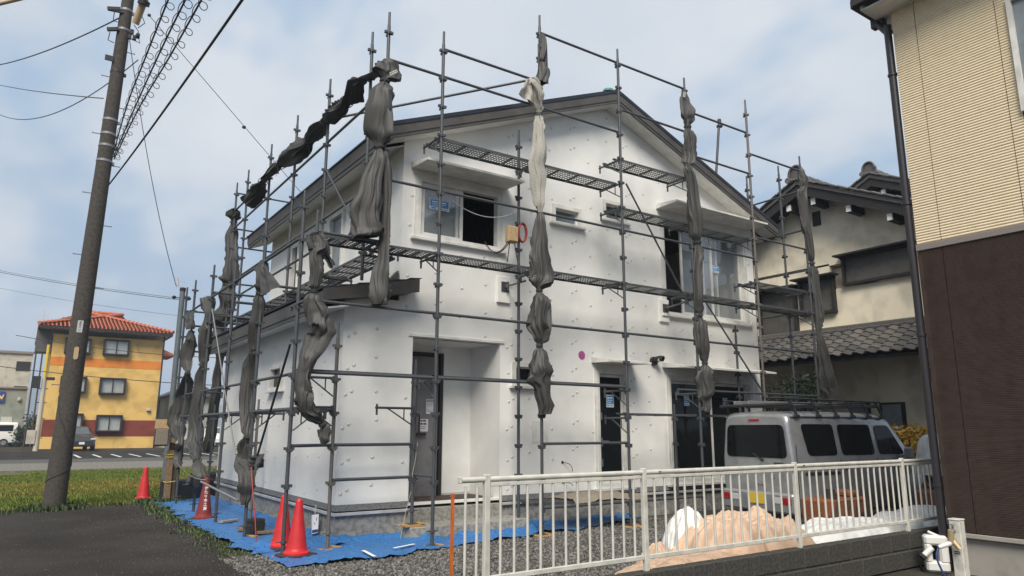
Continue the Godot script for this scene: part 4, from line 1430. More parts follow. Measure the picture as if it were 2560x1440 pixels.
func net_tag(o: Node3D, x: float, y: float, z: float, w: float, h: float, turn: float) -> void:
	var c := pz(x, y, z)
	var n := -cam_f
	var u := cam_x.rotated(n, turn)
	paper("tag", print_image(40, 18, Color(0.78, 0.77, 0.74), [[4, 4, 7, 9, ink_grey()], [14, 4, 6, 9, Color(0.3, 0.3, 0.3)], [24, 5, 5, 8, ink_grey()], [32, 4, 5, 9, Color(0.3, 0.3, 0.3)]]), c, u, n.cross(u), w, h, o)
func make_nets() -> void:
	var n1 := net("grey net bunched in three swags on the tall corner post nearest the upper left window", "z", ZO + 0.06, [
		[[966, 148, 26], [972, 165, 58], [968, 188, 74], [962, 203, 22], [958, 235, 72], [956, 280, 84], [952, 330, 80], [948, 368, 24], [944, 410, 58], [930, 470, 66], [922, 530, 84], [916, 575, 92], [918, 592, 84]],
		[[958, 380, 24], [964, 440, 36], [962, 520, 40], [960, 590, 30], [956, 640, 32], [950, 690, 46], [946, 735, 56], [946, 762, 46]]], 101)
	net_tag(n1, 984, 181, ZO + 0.33, 0.11, 0.04, 0.45)
	net("long roll of grey net tied along the sloping line of the upper side rail", "x", XU - 0.04, [
		[[956, 172, 40], [930, 188, 34], [905, 200, 26], [893, 218, 52], [880, 240, 58], [866, 255, 30], [846, 275, 48], [826, 296, 44], [812, 306, 22], [798, 322, 44], [780, 344, 46], [772, 352, 24], [752, 372, 52], [724, 396, 52], [700, 412, 24], [686, 424, 42], [668, 442, 40], [657, 455, 20], [640, 478, 46], [628, 500, 44], [622, 512, 30]]], 113)
	net("grey net hanging from the far upper corner post behind the side rails", "x", XU, [
		[[590, 526, 30], [586, 540, 48], [584, 556, 16], [580, 600, 38], [577, 650, 42], [573, 695, 46], [570, 712, 24], [568, 745, 52], [562, 780, 62], [558, 802, 58]],
		[[552, 795, 40], [551, 830, 34], [552, 870, 30], [548, 905, 20], [542, 950, 24], [538, 1000, 32], [530, 1050, 30], [524, 1100, 32], [520, 1130, 24]]], 125)
	net("narrow grey net beside the steel service pole, with a folded flap at its top", "x", XO - 0.03, [
		[[478, 826, 12], [474, 850, 34], [470, 880, 40], [468, 905, 32], [469, 932, 12], [462, 955, 34], [452, 990, 46], [446, 1040, 46], [446, 1075, 40], [452, 1104, 16], [446, 1125, 24], [444, 1150, 26], [446, 1170, 16]]], 137, ["net"],
		[{"pts": [[461, 786], [486, 776], [484, 820], [468, 824]], "off": 0.0, "m": "net"}])
	net("broad grey net next to the service pole, bunched low and trailing on the ground", "x", XO - 0.02, [
		[[516, 748, 40], [522, 775, 36], [520, 800, 24], [516, 830, 36], [512, 865, 38], [508, 900, 30], [507, 912, 18], [500, 950, 34], [494, 1000, 42], [489, 1060, 46], [487, 1110, 46], [489, 1138, 34], [493, 1152, 18], [498, 1175, 40], [496, 1200, 56], [488, 1218, 64]]], 149)
	net("grey net with a printed flap on the side scaffold, knotted twice above the blue sheet", "x", XO - 0.03, [
		[[652, 662, 44], [656, 690, 44], [654, 715, 36], [650, 732, 18], [647, 760, 38], [642, 800, 38], [636, 840, 36], [632, 868, 30], [630, 882, 18], [622, 920, 36], [617, 970, 42], [614, 1030, 42], [616, 1070, 34], [618, 1092, 18], [612, 1120, 44], [608, 1150, 54], [614, 1180, 52], [618, 1210, 50], [614, 1240, 34], [612, 1262, 20]]], 161, ["net"],
		[{"pts": [[650, 672], [664, 664], [698, 716], [656, 738]], "off": -0.06, "m": "net"}, {"pts": [[622, 1140], [662, 1133], [654, 1172], [622, 1165]], "off": -0.08, "m": "net"}])
	net("bulging grey net slung from the near corner post and swung back to the inner post", "z", ZO + 0.05, [
		[[790, 582, 46], [796, 600, 58], [800, 625, 54], [792, 645, 44], [790, 680, 42], [786, 712, 32], [785, 728, 14], [783, 752, 54], [793, 785, 80], [800, 815, 80], [794, 845, 72], [776, 880, 58], [764, 915, 48], [757, 950, 46], [758, 985, 48], [768, 1015, 52], [782, 1038, 46], [798, 1052, 30], [806, 1060, 18], [814, 1074, 46], [812, 1095, 36], [806, 1110, 14]]], 173, ["net"],
		[{"pts": [[808, 640], [820, 628], [836, 662], [828, 672]], "off": 0.03, "m": "net"}])
	net("tall net on the middle post, its upper half turned out to the pale lining", "z", ZO + 0.08, [
		[[1356, 84, 14], [1358, 115, 24], [1354, 150, 14], [1357, 180, 34], [1352, 206, 38]],
		[[1322, 196, 18], [1330, 212, 46], [1336, 240, 52], [1344, 265, 34], [1347, 284, 14], [1346, 312, 34], [1347, 350, 40], [1346, 400, 46], [1348, 450, 46], [1350, 500, 32], [1350, 530, 14]],
		[[1350, 530, 14], [1350, 560, 32], [1351, 610, 48], [1353, 660, 62], [1353, 700, 62], [1348, 727, 14], [1350, 760, 58], [1351, 810, 64], [1350, 845, 42], [1348, 864, 14], [1350, 890, 46], [1352, 925, 66], [1354, 945, 62], [1358, 970, 44], [1362, 1005, 42], [1363, 1036, 36]]], 185, ["net", "net_pale", "net"],
		[{"pts": [[1318, 196], [1330, 204], [1340, 262], [1296, 238]], "off": 0.05, "m": "net_pale"}, {"pts": [[1344, 110], [1368, 118], [1372, 208], [1345, 204]], "off": -0.02, "m": "net"}])
	var n9 := net("slim net knotted at short intervals on the post before the balcony window", "z", ZO + 0.06, [
		[[1708, 226, 12], [1712, 255, 26], [1718, 285, 44], [1720, 302, 34], [1719, 317, 16], [1721, 345, 32], [1724, 380, 36], [1721, 404, 30], [1720, 414, 20], [1723, 440, 38], [1729, 490, 36], [1734, 535, 38], [1738, 580, 36], [1743, 606, 18], [1745, 640, 34], [1744, 690, 36], [1744, 740, 34], [1748, 772, 26], [1750, 788, 14], [1752, 820, 32], [1756, 865, 36], [1760, 892, 26], [1762, 908, 14], [1762, 930, 42], [1762, 960, 50], [1760, 985, 40], [1764, 1003, 24], [1766, 1020, 30], [1764, 1030, 20]]], 197)
	net_tag(n9, 1711, 236, ZO + 0.12, 0.10, 0.04, 1.45)
	net("smooth grey net hanging at the far right end post beside the tiled house", "z", ZO + 0.04, [
		[[2004, 428, 16], [2008, 448, 26], [2010, 470, 20], [2006, 490, 30], [2012, 540, 26], [2020, 590, 26], [2027, 640, 22], [2030, 658, 13], [2034, 690, 24], [2040, 740, 30], [2044, 785, 32], [2046, 815, 22], [2046, 828, 14], [2052, 860, 26], [2060, 900, 36], [2070, 945, 48], [2076, 975, 48], [2076, 1000, 34]]], 209)

# ---------------------------------------------------------------- lettering from strokes
func strokes(b: MB, lines: Array, o: Vector3, u: Vector3, v: Vector3, n: Vector3, size: float, w: float) -> void:   # lines in a unit square
	for l in lines:
		for i in l.size() - 1:
			var a: Vector3 = o + u * (l[i][0] * size) + v * (l[i][1] * size)
			var c: Vector3 = o + u * (l[i + 1][0] * size) + v * (l[i + 1][1] * size)
			var d := (c - a).normalized()
			var s := d.cross(n).normalized() * w / 2
			a -= d * w * 0.3; c += d * w * 0.3
			b.prism(PackedVector3Array([a - s, c - s, c + s, a + s]), n * w * 0.3)
const GLYPH := {
	"ka": [[[0.1, 0.7], [0.65, 0.72], [0.6, 0.2], [0.45, 0.1]], [[0.35, 0.95], [0.3, 0.5], [0.1, 0.1]], [[0.8, 0.8], [0.95, 0.5]]],
	"ta": [[[0.1, 0.75], [0.6, 0.78]], [[0.35, 0.95], [0.25, 0.5], [0.1, 0.1]], [[0.55, 0.5], [0.9, 0.5]], [[0.55, 0.2], [0.7, 0.1], [0.95, 0.12]]],
	"i": [[[0.2, 0.8], [0.2, 0.35], [0.35, 0.15]], [[0.75, 0.75], [0.85, 0.35]]],
	"ri": [[[0.25, 0.9], [0.22, 0.4], [0.35, 0.55]], [[0.7, 0.9], [0.72, 0.4], [0.5, 0.05]]],
	"wood": [[[0.05, 0.7], [0.95, 0.7]], [[0.5, 0.98], [0.5, 0.02]], [[0.48, 0.68], [0.08, 0.2]], [[0.52, 0.68], [0.92, 0.2]]],
	"craft": [[[0.15, 0.85], [0.85, 0.85]], [[0.5, 0.85], [0.5, 0.15]], [[0.05, 0.12], [0.95, 0.12]]],
	"room": [[[0.1, 0.92], [0.9, 0.92]], [[0.2, 0.78], [0.85, 0.78], [0.85, 0.58], [0.2, 0.58]], [[0.2, 0.78], [0.18, 0.3], [0.05, 0.05]], [[0.3, 0.45], [0.95, 0.45]], [[0.55, 0.45], [0.5, 0.25], [0.3, 0.05]], [[0.52, 0.28], [0.85, 0.28], [0.75, 0.04]]],
	"kki": [[[0.1, 0.72], [0.85, 0.82]], [[0.05, 0.42], [0.92, 0.52]], [[0.42, 0.98], [0.58, 0.02]]],
	"kya": [[[0.2, 0.6], [0.8, 0.68], [0.65, 0.4]], [[0.4, 0.8], [0.55, 0.05]]],
	"ksu": [[[0.1, 0.85], [0.8, 0.85], [0.5, 0.4], [0.08, 0.05]], [[0.5, 0.4], [0.92, 0.05]]],
	"kte": [[[0.2, 0.9], [0.8, 0.9]], [[0.05, 0.62], [0.95, 0.62]], [[0.52, 0.62], [0.45, 0.25], [0.2, 0.03]]],
	"kxi": [[[0.8, 0.7], [0.2, 0.35]], [[0.5, 0.52], [0.5, 0.05]]],
	"bar": [[[0.05, 0.5], [0.95, 0.5]]],
	"kro": [[[0.15, 0.82], [0.85, 0.82], [0.85, 0.15], [0.15, 0.15], [0.15, 0.82]]],
	"gu": [[[0.65, 0.95], [0.2, 0.5], [0.65, 0.05]], [[0.78, 0.75], [0.86, 0.6]], [[0.9, 0.85], [0.98, 0.7]]],
	"ra": [[[0.35, 0.95], [0.6, 0.82]], [[0.25, 0.7], [0.2, 0.35], [0.6, 0.5], [0.85, 0.3], [0.6, 0.05], [0.25, 0.05]]]}

# ---------------------------------------------------------------- cones
func cone(at: Vector3, h: float, m: String, label: String, lean := 0.0) -> Node3D:
	var o := thing("traffic_cone", label, "cone", at)
	var k := h / 0.70
	var b := MB.new()
	b.lathe(Vector3.ZERO, [[0.165 * k, 0.035], [0.165 * k, 0.055], [0.135 * k, 0.075], [0.125 * k, 0.10], [0.062 * k, h * 0.72], [0.042 * k, h * 0.955], [0.030 * k, h * 0.99], [0.0, h]], 28)
	inst("body", b.mesh(), M[m], o, Vector3.ZERO, Basis(Vector3.BACK, lean))
	b = MB.new()
	b.cbox(Vector3(0, 0.018, 0), Vector3(0.385 * k, 0.036, 0.385 * k), 0.012)
	inst("base", b.mesh(), M.rubber if m == "cone" else M.rubber_dark, o, Vector3.ZERO, Basis(Vector3.UP, 0.35))
	return o
func make_near() -> void:
	var c1 := pg(740, 1396); var c2 := pg(703, 1376)
	cone(Vector3(c1.x, 0.02, c1.z), 0.67, "cone", "bright red cone standing in front of another on the blue sheet")
	cone(Vector3(c2.x, 0.02, c2.z), 0.67, "cone", "bright red cone half hidden behind its twin on the blue sheet")
	var c3 := pg(357, 1252)
	cone(Vector3(c3.x, 0.0, c3.z), 0.71, "cone", "bright red cone alone at the edge of the vacant lot by the timber post")
	var c4 := pg(508, 1300)
	var oc := cone(Vector3(c4.x, 0.0, c4.z), 0.70, "cone_old", "faded dark red cone with white hand lettering among the weeds")
	var b := MB.new()
	var dirv := (EYE - c4); dirv.y = 0; dirv = dirv.normalized()
	var uu := Vector3.UP.cross(dirv).normalized()
	var g := ["ka", "ta", "ri", "wood", "craft", "room"]
	for i in g.size():
		var y := 0.50 - i * 0.066
		var rad := lerpf(0.125, 0.042, (y + 0.03 - 0.10) / 0.57) + 0.004
		var vv := (Vector3.UP + -dirv * 0.14).normalized()
		strokes(b, GLYPH[g[i]], Vector3(c4.x, 0, c4.z) + dirv * rad + uu * (-0.028) + Vector3(0.012, y, 0), uu, vv, dirv, 0.054, 0.0075)
	part("lettering", b, M.paper, oc)
	# rope from the cone to the timber post
	b = MB.new()
	b.tube(sagged(Vector3(c4.x, 0.66, c4.z), pg(440, 1156, 0.98), 0.08, 14), 0.008, 5)
	lone("barrier_rope", b, M.rope, "pale rope running from the lettered cone to the timber post", "rope")
	# blue sheets round the foot of the house
	make_tarp("blue_sheet", "blue plastic sheet covering the ground along the left side of the house", 2.50, 3.72, -17.2, -9.25, "x", 71)
	make_tarp("blue_sheet", "blue plastic sheet covering the ground below the front porch and street wall", 2.62, 8.95, -9.62, -8.05, "z", 83)
	# scraps of timber on the sheet
	rng.seed = 5
	for q in [[572, 1302, 0.34, "grey concrete offcut lying flat on the blue sheet near the lettered cone", 0], [652, 1312, 0.22, "short timber offcut against the black tub", 1], [668, 1330, 0.28, "pale timber offcut between the tub and the red cones", 1], [604, 1322, 0.3, "timber strip lying beside the foot of the printed net", 1], [690, 1345, 0.2, "small timber scrap just behind the red cones", 1]]:
		b = MB.new()
		var p := pg(q[0], q[1], 0.06)
		b.cbox(p, Vector3(q[2], 0.035, 0.10), 0.004, Basis(Vector3.UP, rng.randf_range(-0.6, 1.4)))
		lone("wood_offcut", b, M.timber if q[4] == 1 else M.concrete, q[3], "offcut", "offcuts on the blue sheet")
	b = MB.new()
	b.cbox(pg(637, 1318, 0.12), Vector3(0.22, 0.24, 0.2), 0.02, Basis(Vector3.UP, 0.3))
	lone("black_bucket", b, M.rubber_dark, "black plastic tub on the blue sheet under the hanging net", "tub")
	b = MB.new()
	b.cbox(pg(470, 1222, 0.22), Vector3(1.0, 0.40, 0.6), 0.04, Basis(Vector3.UP, 0.2))
	lone("black_crate", b, M.dark, "black covered crate beside the service pole at the far end of the blue sheet", "crate")
	b = MB.new()
	b.cbox(pg(528, 1205, 0.26) + Vector3(0.0, 0.0, -0.3), Vector3(0.5, 0.45, 0.45), 0.05)
	lone("rubbish_bag", b, M.rubber_dark, "dark rubbish bag at the far corner of the left wall", "bag")
	b = MB.new()
	b.tube(PackedVector3Array([px(628, 1165, XO - 0.1), px(632, 1230, XO - 0.12), px(638, 1300, XO - 0.1), pg(641, 1368, 0.02)]), 0.008, 6)
	lone("red_rod", b, M.redcord, "thin red rod leaning from the knotted net down to the blue sheet", "rod")
	for q in [[908, 1376, 936, 1391, "short strip of white tape on the blue sheet near the gravel edge"], [985, 1370, 1036, 1360, "long strip of white tape on the blue sheet before the porch"], [800, 1350, 840, 1345, "white tape scrap on the blue sheet beside the red cones"]]:
		b = MB.new()
		var ta := pg(q[0], q[1], 0.065); var tb := pg(q[2], q[3], 0.065)
		var ts := (tb - ta).cross(Vector3.UP).normalized() * 0.022
		b.prism(PackedVector3Array([ta - ts, tb - ts, tb + ts, ta + ts]), Vector3(0, 0.003, 0))
		lone("tape_strip", b, M.paper, q[4], "tape", "white tape strips on the blue sheet")
	# tag hung from the flashing
	var tg := thing("safety_tag", "curled white tag with a blue band hung on the base flashing near the house corner", "tag", Vector3(3.62, 0.1, -9.9))
	var o := px(788, 1305, XA - 0.05)
	var rows := []
	for i in 2:
		var row := PackedVector3Array()
		for j in 9:
			var t := j / 8.0
			row.push_back(o + Vector3(-0.05 * sin(t * PI * 0.9), 0.12 - i * 0.25 - 0.04 * t, 0.13 - 0.26 * t * (0.9 - 0.25 * i)))
		rows.append(row)
	b = MB.new(); b.surf(rows, false)
	part("sheet", b, M.paper, tg)
	b = MB.new()
	var band := []
	for i in 2:
		var row := PackedVector3Array()
		for j in 5:
			var t := j / 8.0
			row.push_back(o + Vector3(-0.05 * sin(t * PI * 0.9) - 0.003, 0.12 - (0.80 + i * 0.17) * 0.25 - 0.04 * t, 0.13 - 0.26 * t * 0.68))
		band.append(row)
	b.surf(band, false)
	b.box(o + Vector3(-0.02, 0.05, 0.09), Vector3(0.003, 0.045, 0.035))
	b.box(o + Vector3(-0.035, -0.01, 0.06), Vector3(0.003, 0.03, 0.05))
	part("print", b, M.navy, tg)
	b = MB.new()
	var ring := PackedVector3Array()
	for i in 13: ring.push_back(o + Vector3(-0.01, 0.17 + 0.06 * cos(TAU * i / 12), 0.01 + 0.022 * sin(TAU * i / 12)))
	b.tube(ring, 0.004, 5)
	part("string", b, M.rope, tg)
	# orange marker stake
	b = MB.new()
	var sp := pg(1131, 1470)
	var st := pg(1131, 1237, 0.95)
	var base := pz(1129, 1446, -6.2)
	var tp := pz(1132, 1236, -6.2)
	b.box(Vector3(tp.x, (tp.y - 0.02) / 2, -6.2), Vector3(0.026, tp.y + 0.02, 0.026))
	b.box(Vector3(tp.x, tp.y - 0.01, -6.2), Vector3(0.030, 0.03, 0.030))
	lone("marker_stake", b, M.orange, "thin orange marker stake standing in the gravel beside the fence end", "stake")

func make_tarp(called: String, label: String, x0: float, x1: float, z0: float, z1: float, along: String, sd: int) -> void:
	var f := FastNoiseLite.new(); f.seed = sd; f.frequency = 1.3; f.fractal_octaves = 4
	var b := MB.new()
	var rows := []
	var nx := int((x1 - x0) / 0.035)
	var nz := int((z1 - z0) / 0.035)
	for j in nz + 1:
		var row := PackedVector3Array()
		for i in nx + 1:
			var x := lerpf(x0, x1, float(i) / nx)
			var z := lerpf(z0, z1, float(j) / nz)
			if along == "x":                             # ragged outer edge, drawn up to the wall
				var e := float(i) / nx
				x += (1.0 - e) * 0.22 * f.get_noise_2d(2.0, z * 1.1)
			else:
				var e := float(j) / nz
				z += e * (0.30 * f.get_noise_2d(x * 0.9, 7.0) - 0.12 - 0.98 * clampf((x - 4.0) / 4.6, 0.0, 1.0))
			var cr := absf(f.get_noise_2d(x * 2.2 + 5.0, z * 2.2))
			var y := 0.014 + 0.035 * (0.5 + 0.5 * f.get_noise_2d(x * 1.2, z * 1.2)) + 0.035 * maxf(0.0, 0.35 - cr * 2.2) + 0.012 * f.get_noise_2d(x * 7.0, z * 4.0)
			var wallside := smoothstep(0.16, 0.0, XA - x) if along == "x" else smoothstep(0.18, 0.0, z - (ZW + 0.02))
			if along == "z" and (x > 4.5 and x < 6.6): wallside = smoothstep(0.14, 0.0, z + 9.02)
			y += 0.10 * wallside * (0.5 + 0.6 * f.get_noise_2d(x * 2.0, z * 2.0))
			row.push_back(Vector3(x, maxf(y, 0.008), z))
		rows.append(row)
	b.surf(rows, false, -1.0)
	lone(called, b, M.tarp, label, "tarpaulin")

# ---------------------------------------------------------------- fence on its block wall
func make_fence() -> void:
	var zf := -4.45
	var o := thing("fence", "cream aluminium railing with upright bars on a low block wall", "fence", Vector3(4.4, 0.39, zf))
	var posts := [2.836, 4.40, 6.51, 8.59, 10.7]
	var b := MB.new()
	for x in posts:
		boxpart("post", Vector3(x, 0.785, zf), Vector3(0.047, 0.83, 0.040), M.fence, o, 0.005)
	b = MB.new()
	b.cyl(Vector3(2.615, 1.165, zf), Vector3(11.0, 1.165, zf), 0.020, 0.020, 12)
	part("top_rail", b, M.fence, o)
	boxpart("rail_cap", Vector3(2.612, 1.165, zf), Vector3(0.014, 0.046, 0.046), M.fence, o, 0.004)
	var edges := [2.62] + posts + [11.0]
	for i in posts.size():
		var a: float = edges[i] + 0.03
		var c: float = edges[i + 1] - 0.03
		if c - a < 0.25: continue
		boxpart("bottom_rail", Vector3((a + c) / 2, 0.488, zf), Vector3(c - a, 0.036, 0.030), M.fence, o, 0.004)
		boxpart("upper_rail", Vector3((a + c) / 2, 1.128, zf), Vector3(c - a, 0.026, 0.026), M.fence, o, 0.003)
		var n := int(round((c - a + 0.06) / 0.125))
		for k in range(1, n):
			var x := lerpf(a - 0.03, c + 0.03, float(k) / n)
			b = MB.new()
			b.cyl(Vector3(x, 0.50, zf), Vector3(x, 1.12, zf), 0.0105, 0.0105, 8, false)
			part("bar", b, M.fence, o)
	boxpart("bottom_rail", Vector3(2.715, 0.488, zf), Vector3(0.19, 0.036, 0.030), M.fence, o, 0.004)
	for x in [2.66, 2.755]:
		b = MB.new()
		b.cyl(Vector3(x, 0.50, zf), Vector3(x, 1.12, zf), 0.0105, 0.0105, 8, false)
		part("bar", b, M.fence, o)
	b = MB.new()                                         # rail joints and fixings
	for x in [posts[1] + 0.18, posts[2] + 0.14]:
		for k in [-0.012, 0.0, 0.012]:
			b.cyl(Vector3(x + k, 1.150, zf + 0.012), Vector3(x + k, 1.172, zf + 0.0205), 0.004, 0.004, 6)
	part("fixings", b, M.rubber_dark, o)
	var w := thing("block_wall", "low dark weathered concrete block wall carrying the cream railing", "wall", Vector3(6.5, 0, zf))
	b = MB.new()
	b.box(Vector3(6.7, 0.19, zf), Vector3(8.6, 0.37, 0.085))
	part("core", b, M.block, w)
	rng.seed = 9
	for r in 2:
		var x := 2.3 + (0.2 if r == 1 else 0.0)
		while x < 11.0:
			b = MB.new()
			b.cbox(Vector3(x + 0.195, 0.097 + r * 0.197 - 0.004, zf + rng.randf_range(-0.002, 0.002)), Vector3(0.390, 0.187, 0.104), 0.011)
			part("block", b, M.block, w)
			x += 0.40
	# end post of cream railing stops at the neighbour
# ---------------------------------------------------------------- house on the right
func make_right_house() -> void:
	var X := 8.60
	var zc := -4.0
	var o := thing("sided_house", "neighbouring house with ribbed cream siding above dark brown siding", "house", Vector3(X + 2, 0, -0.5))
	var z1 := 4.5
	var b := MB.new()
	b.box(Vector3(X + 3.06, 3.4, (zc + z1) / 2 + 0.05), Vector3(6.0, 6.7, z1 - zc - 0.12))
	part("core_wall", b, M.siding_trim, o)
	b = MB.new()
	b.box(Vector3(X + 3.08, 0.18, (zc + z1) / 2), Vector3(6.08, 0.44, z1 - zc - 0.04))
	part("plinth", b, M.plinth, o)
	boxpart("base_flashing", Vector3(X + 0.01, 0.405, (zc + z1) / 2), Vector3(0.06, 0.05, z1 - zc), M.plinth, o, 0.006)
	boxpart("belt_course", Vector3(X - 0.005, 3.64, (zc + z1) / 2 + 0.0), Vector3(0.05, 0.075, z1 - zc + 0.03), M.siding_trim, o, 0.006)
	# siding panels: ribs are real, joints are gaps
	var cols := [[zc, -3.73], [-3.722, -2.885], [-2.877, 1.0], [1.01, z1]]
	for storey in 2:
		var y := 0.435 if storey == 0 else 3.682
		var top := 3.598 if storey == 0 else 6.80
		var row := 0
		while y < top - 0.05:
			var hh := minf(0.455, top - y)
			for c in cols:
				var holes: bool = storey == 1 and c[0] == -2.877 and y + hh > 4.9 and y < 6.3
				b = MB.new()
				var n := int(hh / (0.0325 if storey == 1 else 0.0228))
				var za: float = c[0]
				var zb: float = c[1]
				if holes: za = -2.877; zb = -2.76
				var prof := PackedVector3Array()
				for k in n * 4 + 1:
					var t := k / float(n * 4)
					var d: float
					if storey == 1: d = 0.007 * [0.0, 0.75, 1.0, 0.55][k % 4]
					else: d = 0.0045 * [0.0, 1.0, 0.4, 0.9][(k * 7) % 4]
					prof.push_back(Vector3(X - 0.012 - d, y + (0.0008 if storey == 1 else 0.0) + t * (hh - (0.0016 if storey == 1 else 0.0)), 0))
				for k in prof.size() - 1:
					var p := prof[k]
					var q := prof[k + 1]
					b.quad(Vector3(p.x, p.y, za), Vector3(p.x, p.y, zb), Vector3(q.x, q.y, zb), Vector3(q.x, q.y, za), Vector3(-1, (q.x - p.x) * 20.0, 0))
				for zz in [za, zb]:
					b.quad(Vector3(X, y + 0.0008, zz), Vector3(X - 0.014, y + 0.0008, zz), Vector3(X - 0.014, y + hh - 0.0008, zz), Vector3(X, y + hh - 0.0008, zz), Vector3(0, 0, -1 if zz == za else 1))
				if storey == 0:
					part("siding_panel", b, M.siding_brown, o)
					continue
				b.quad(Vector3(X, y + 0.0008, za), Vector3(X - 0.012, y + 0.0008, za), Vector3(X - 0.012, y + 0.0008, zb), Vector3(X, y + 0.0008, zb), Vector3.DOWN)
				b.quad(Vector3(X, y + hh - 0.0008, za), Vector3(X - 0.012, y + hh - 0.0008, za), Vector3(X - 0.012, y + hh - 0.0008, zb), Vector3(X, y + hh - 0.0008, zb), Vector3.UP)
				part("siding_panel", b, M.siding if storey == 1 else M.siding_brown, o)
			y += hh
			row += 1
	var w := Node3D.new(); w.name = "window"; o.add_child(w, true)
	w.position = Vector3(X, 4.9, -2.74) - o.position
	b = MB.new()
	b.box(Vector3(X - 0.02, 5.57, -2.735), Vector3(0.07, 1.34, 0.05))
	b.box(Vector3(X - 0.02, 6.22, -1.9), Vector3(0.07, 0.05, 1.62))
	b.box(Vector3(X - 0.02, 4.92, -1.9), Vector3(0.07, 0.05, 1.62))
	part("frame", b, M.canopy, w)
	boxpart("pane", Vector3(X - 0.01, 5.57, -1.9), Vector3(0.01, 1.26, 1.62), M.frosted, w)
	# roof edge, gutter and downpipe
	b = MB.new()
	b.prism(PackedVector3Array([Vector3(X - 0.38, 6.80, zc - 0.20), Vector3(X - 0.38, 6.95, zc - 0.20), Vector3(X + 6.5, 9.0, zc - 0.20), Vector3(X + 6.5, 8.8, zc - 0.20)]), Vector3(0, 0, z1 - zc + 0.7))
	part("roof", b, M.roofmetal, o)
	boxpart("soffit", Vector3(X + 2.6, 6.755, (zc + z1) / 2), Vector3(5.9, 0.02, z1 - zc + 0.36), M.canopy, o)
	boxpart("fascia", Vector3(X + 2.7, 6.83, zc - 0.195), Vector3(6.1, 0.16, 0.03), M.canopy, o)
	b = MB.new()
	b.box(Vector3(X + 2.75, 6.86, zc - 0.26), Vector3(6.3, 0.10, 0.09))
	b.box(Vector3(X - 0.40, 6.86, zc + 0.2), Vector3(0.09, 0.10, 0.95))
	b.box(Vector3(X + 0.06, 6.74, zc - 0.20), Vector3(0.10, 0.16, 0.16))
	b.cyl(Vector3(X + 0.04, 6.70, zc - 0.20), Vector3(X + 0.02, 6.50, zc - 0.075), 0.045, 0.045, 10)
	part("gutter", b, M.gutter, o)
	b = MB.new()
	b.cyl(Vector3(X + 0.01, 0.05, zc - 0.075), Vector3(X + 0.01, 6.60, zc - 0.075), 0.045, 0.045, 12)
	for y in [0.9, 2.6, 4.2, 5.9]:
		b.cyl(Vector3(X + 0.01, y, zc - 0.075), Vector3(X + 0.01, y + 0.03, zc - 0.075), 0.056, 0.056, 12)
	part("downpipe", b, M.gutter, o)
	b = MB.new()
	b.box(Vector3(X + 0.03, 1.9, zc + 0.02), Vector3(0.1, 3.3, 0.05))
	part("corner_trim", b, M.siding_brown, o)
	# little lamp at the corner of the neighbour
	var ts := thing("tap_stand", "square cream garden tap stand with a metal tap and hose coupling", "tap", Vector3(7.2, 0, -3.3))
	var pt := pg(2400, 1470)
	var tb := px(2407, 1440, 7.45)
	var tt := px(2390, 1300, 7.45)
	var cx := 7.45
	var cz := (tb.z + tt.z) / 2
	boxpart("column", Vector3(cx, tt.y / 2 - 0.01, cz), Vector3(0.10, tt.y + 0.02, 0.10), M.stand, ts, 0.008)
	boxpart("cap", Vector3(cx, tt.y + 0.006, cz), Vector3(0.108, 0.016, 0.108), M.stand, ts, 0.005)
	b = MB.new()
	b.cyl(Vector3(cx - 0.05, tt.y - 0.09, cz), Vector3(cx - 0.13, tt.y - 0.09, cz), 0.014, 0.014, 10)
	b.cyl(Vector3(cx - 0.09, tt.y - 0.09, cz), Vector3(cx - 0.09, tt.y - 0.04, cz), 0.011, 0.011, 10)
	b.box(Vector3(cx - 0.09, tt.y - 0.035, cz), Vector3(0.06, 0.012, 0.014))
	part("tap", b, M.chrome, ts)
	b = MB.new()
	b.cyl(Vector3(cx - 0.13, tt.y - 0.08, cz), Vector3(cx - 0.12, tt.y - 0.20, cz - 0.01), 0.024, 0.028, 12)
	b.cyl(Vector3(cx - 0.11, tt.y - 0.18, cz), Vector3(cx - 0.10, tt.y - 0.25, cz + 0.05), 0.026, 0.022, 12)
	part("splitter", b, M.brass, ts)
	b = MB.new()
	b.cyl(Vector3(cx - 0.13, tt.y - 0.20, cz - 0.01), Vector3(cx - 0.20, tt.y - 0.24, cz - 0.09), 0.024, 0.02, 12)
	part("coupling", b, M.jug, ts)
	b = MB.new()
	b.tube(smooth_path([Vector3(cx - 0.20, tt.y - 0.24, cz - 0.09), Vector3(cx - 0.24, tt.y - 0.33, cz - 0.10), Vector3(cx - 0.22, tt.y - 0.48, cz - 0.06), Vector3(cx - 0.17, tt.y - 0.60, cz - 0.04), Vector3(cx - 0.12, 0.03, cz - 0.03), Vector3(cx - 0.2, 0.015, cz + 0.2), Vector3(cx - 0.6, 0.012, cz + 0.1)]), 0.009, 7)
	part("hose", b, M.navy, ts)
	paper("mark", print_image(24, 12, Color(0.78, 0.76, 0.71), [[2, 2, 20, 3, ink_grey()], [2, 7, 20, 3, ink_grey()]]), Vector3(cx - 0.0515, tt.y - 0.29, cz), Vector3(0, 0, 1), Vector3.UP, 0.06, 0.04, ts)
	var jp := pg(2345, 1428)
	var j := thing("water_jug", "white plastic jerrycan with a hole for its handle on the ground by the block wall", "jug", Vector3(jp.x, 0, jp.z))
	b = MB.new()                                         # flat body with a through hole
	var hw := 0.115
	var hh := 0.36
	var bs := Basis(Vector3.UP, -0.95)
	var o0 := Vector3(jp.x, 0.005, jp.z)
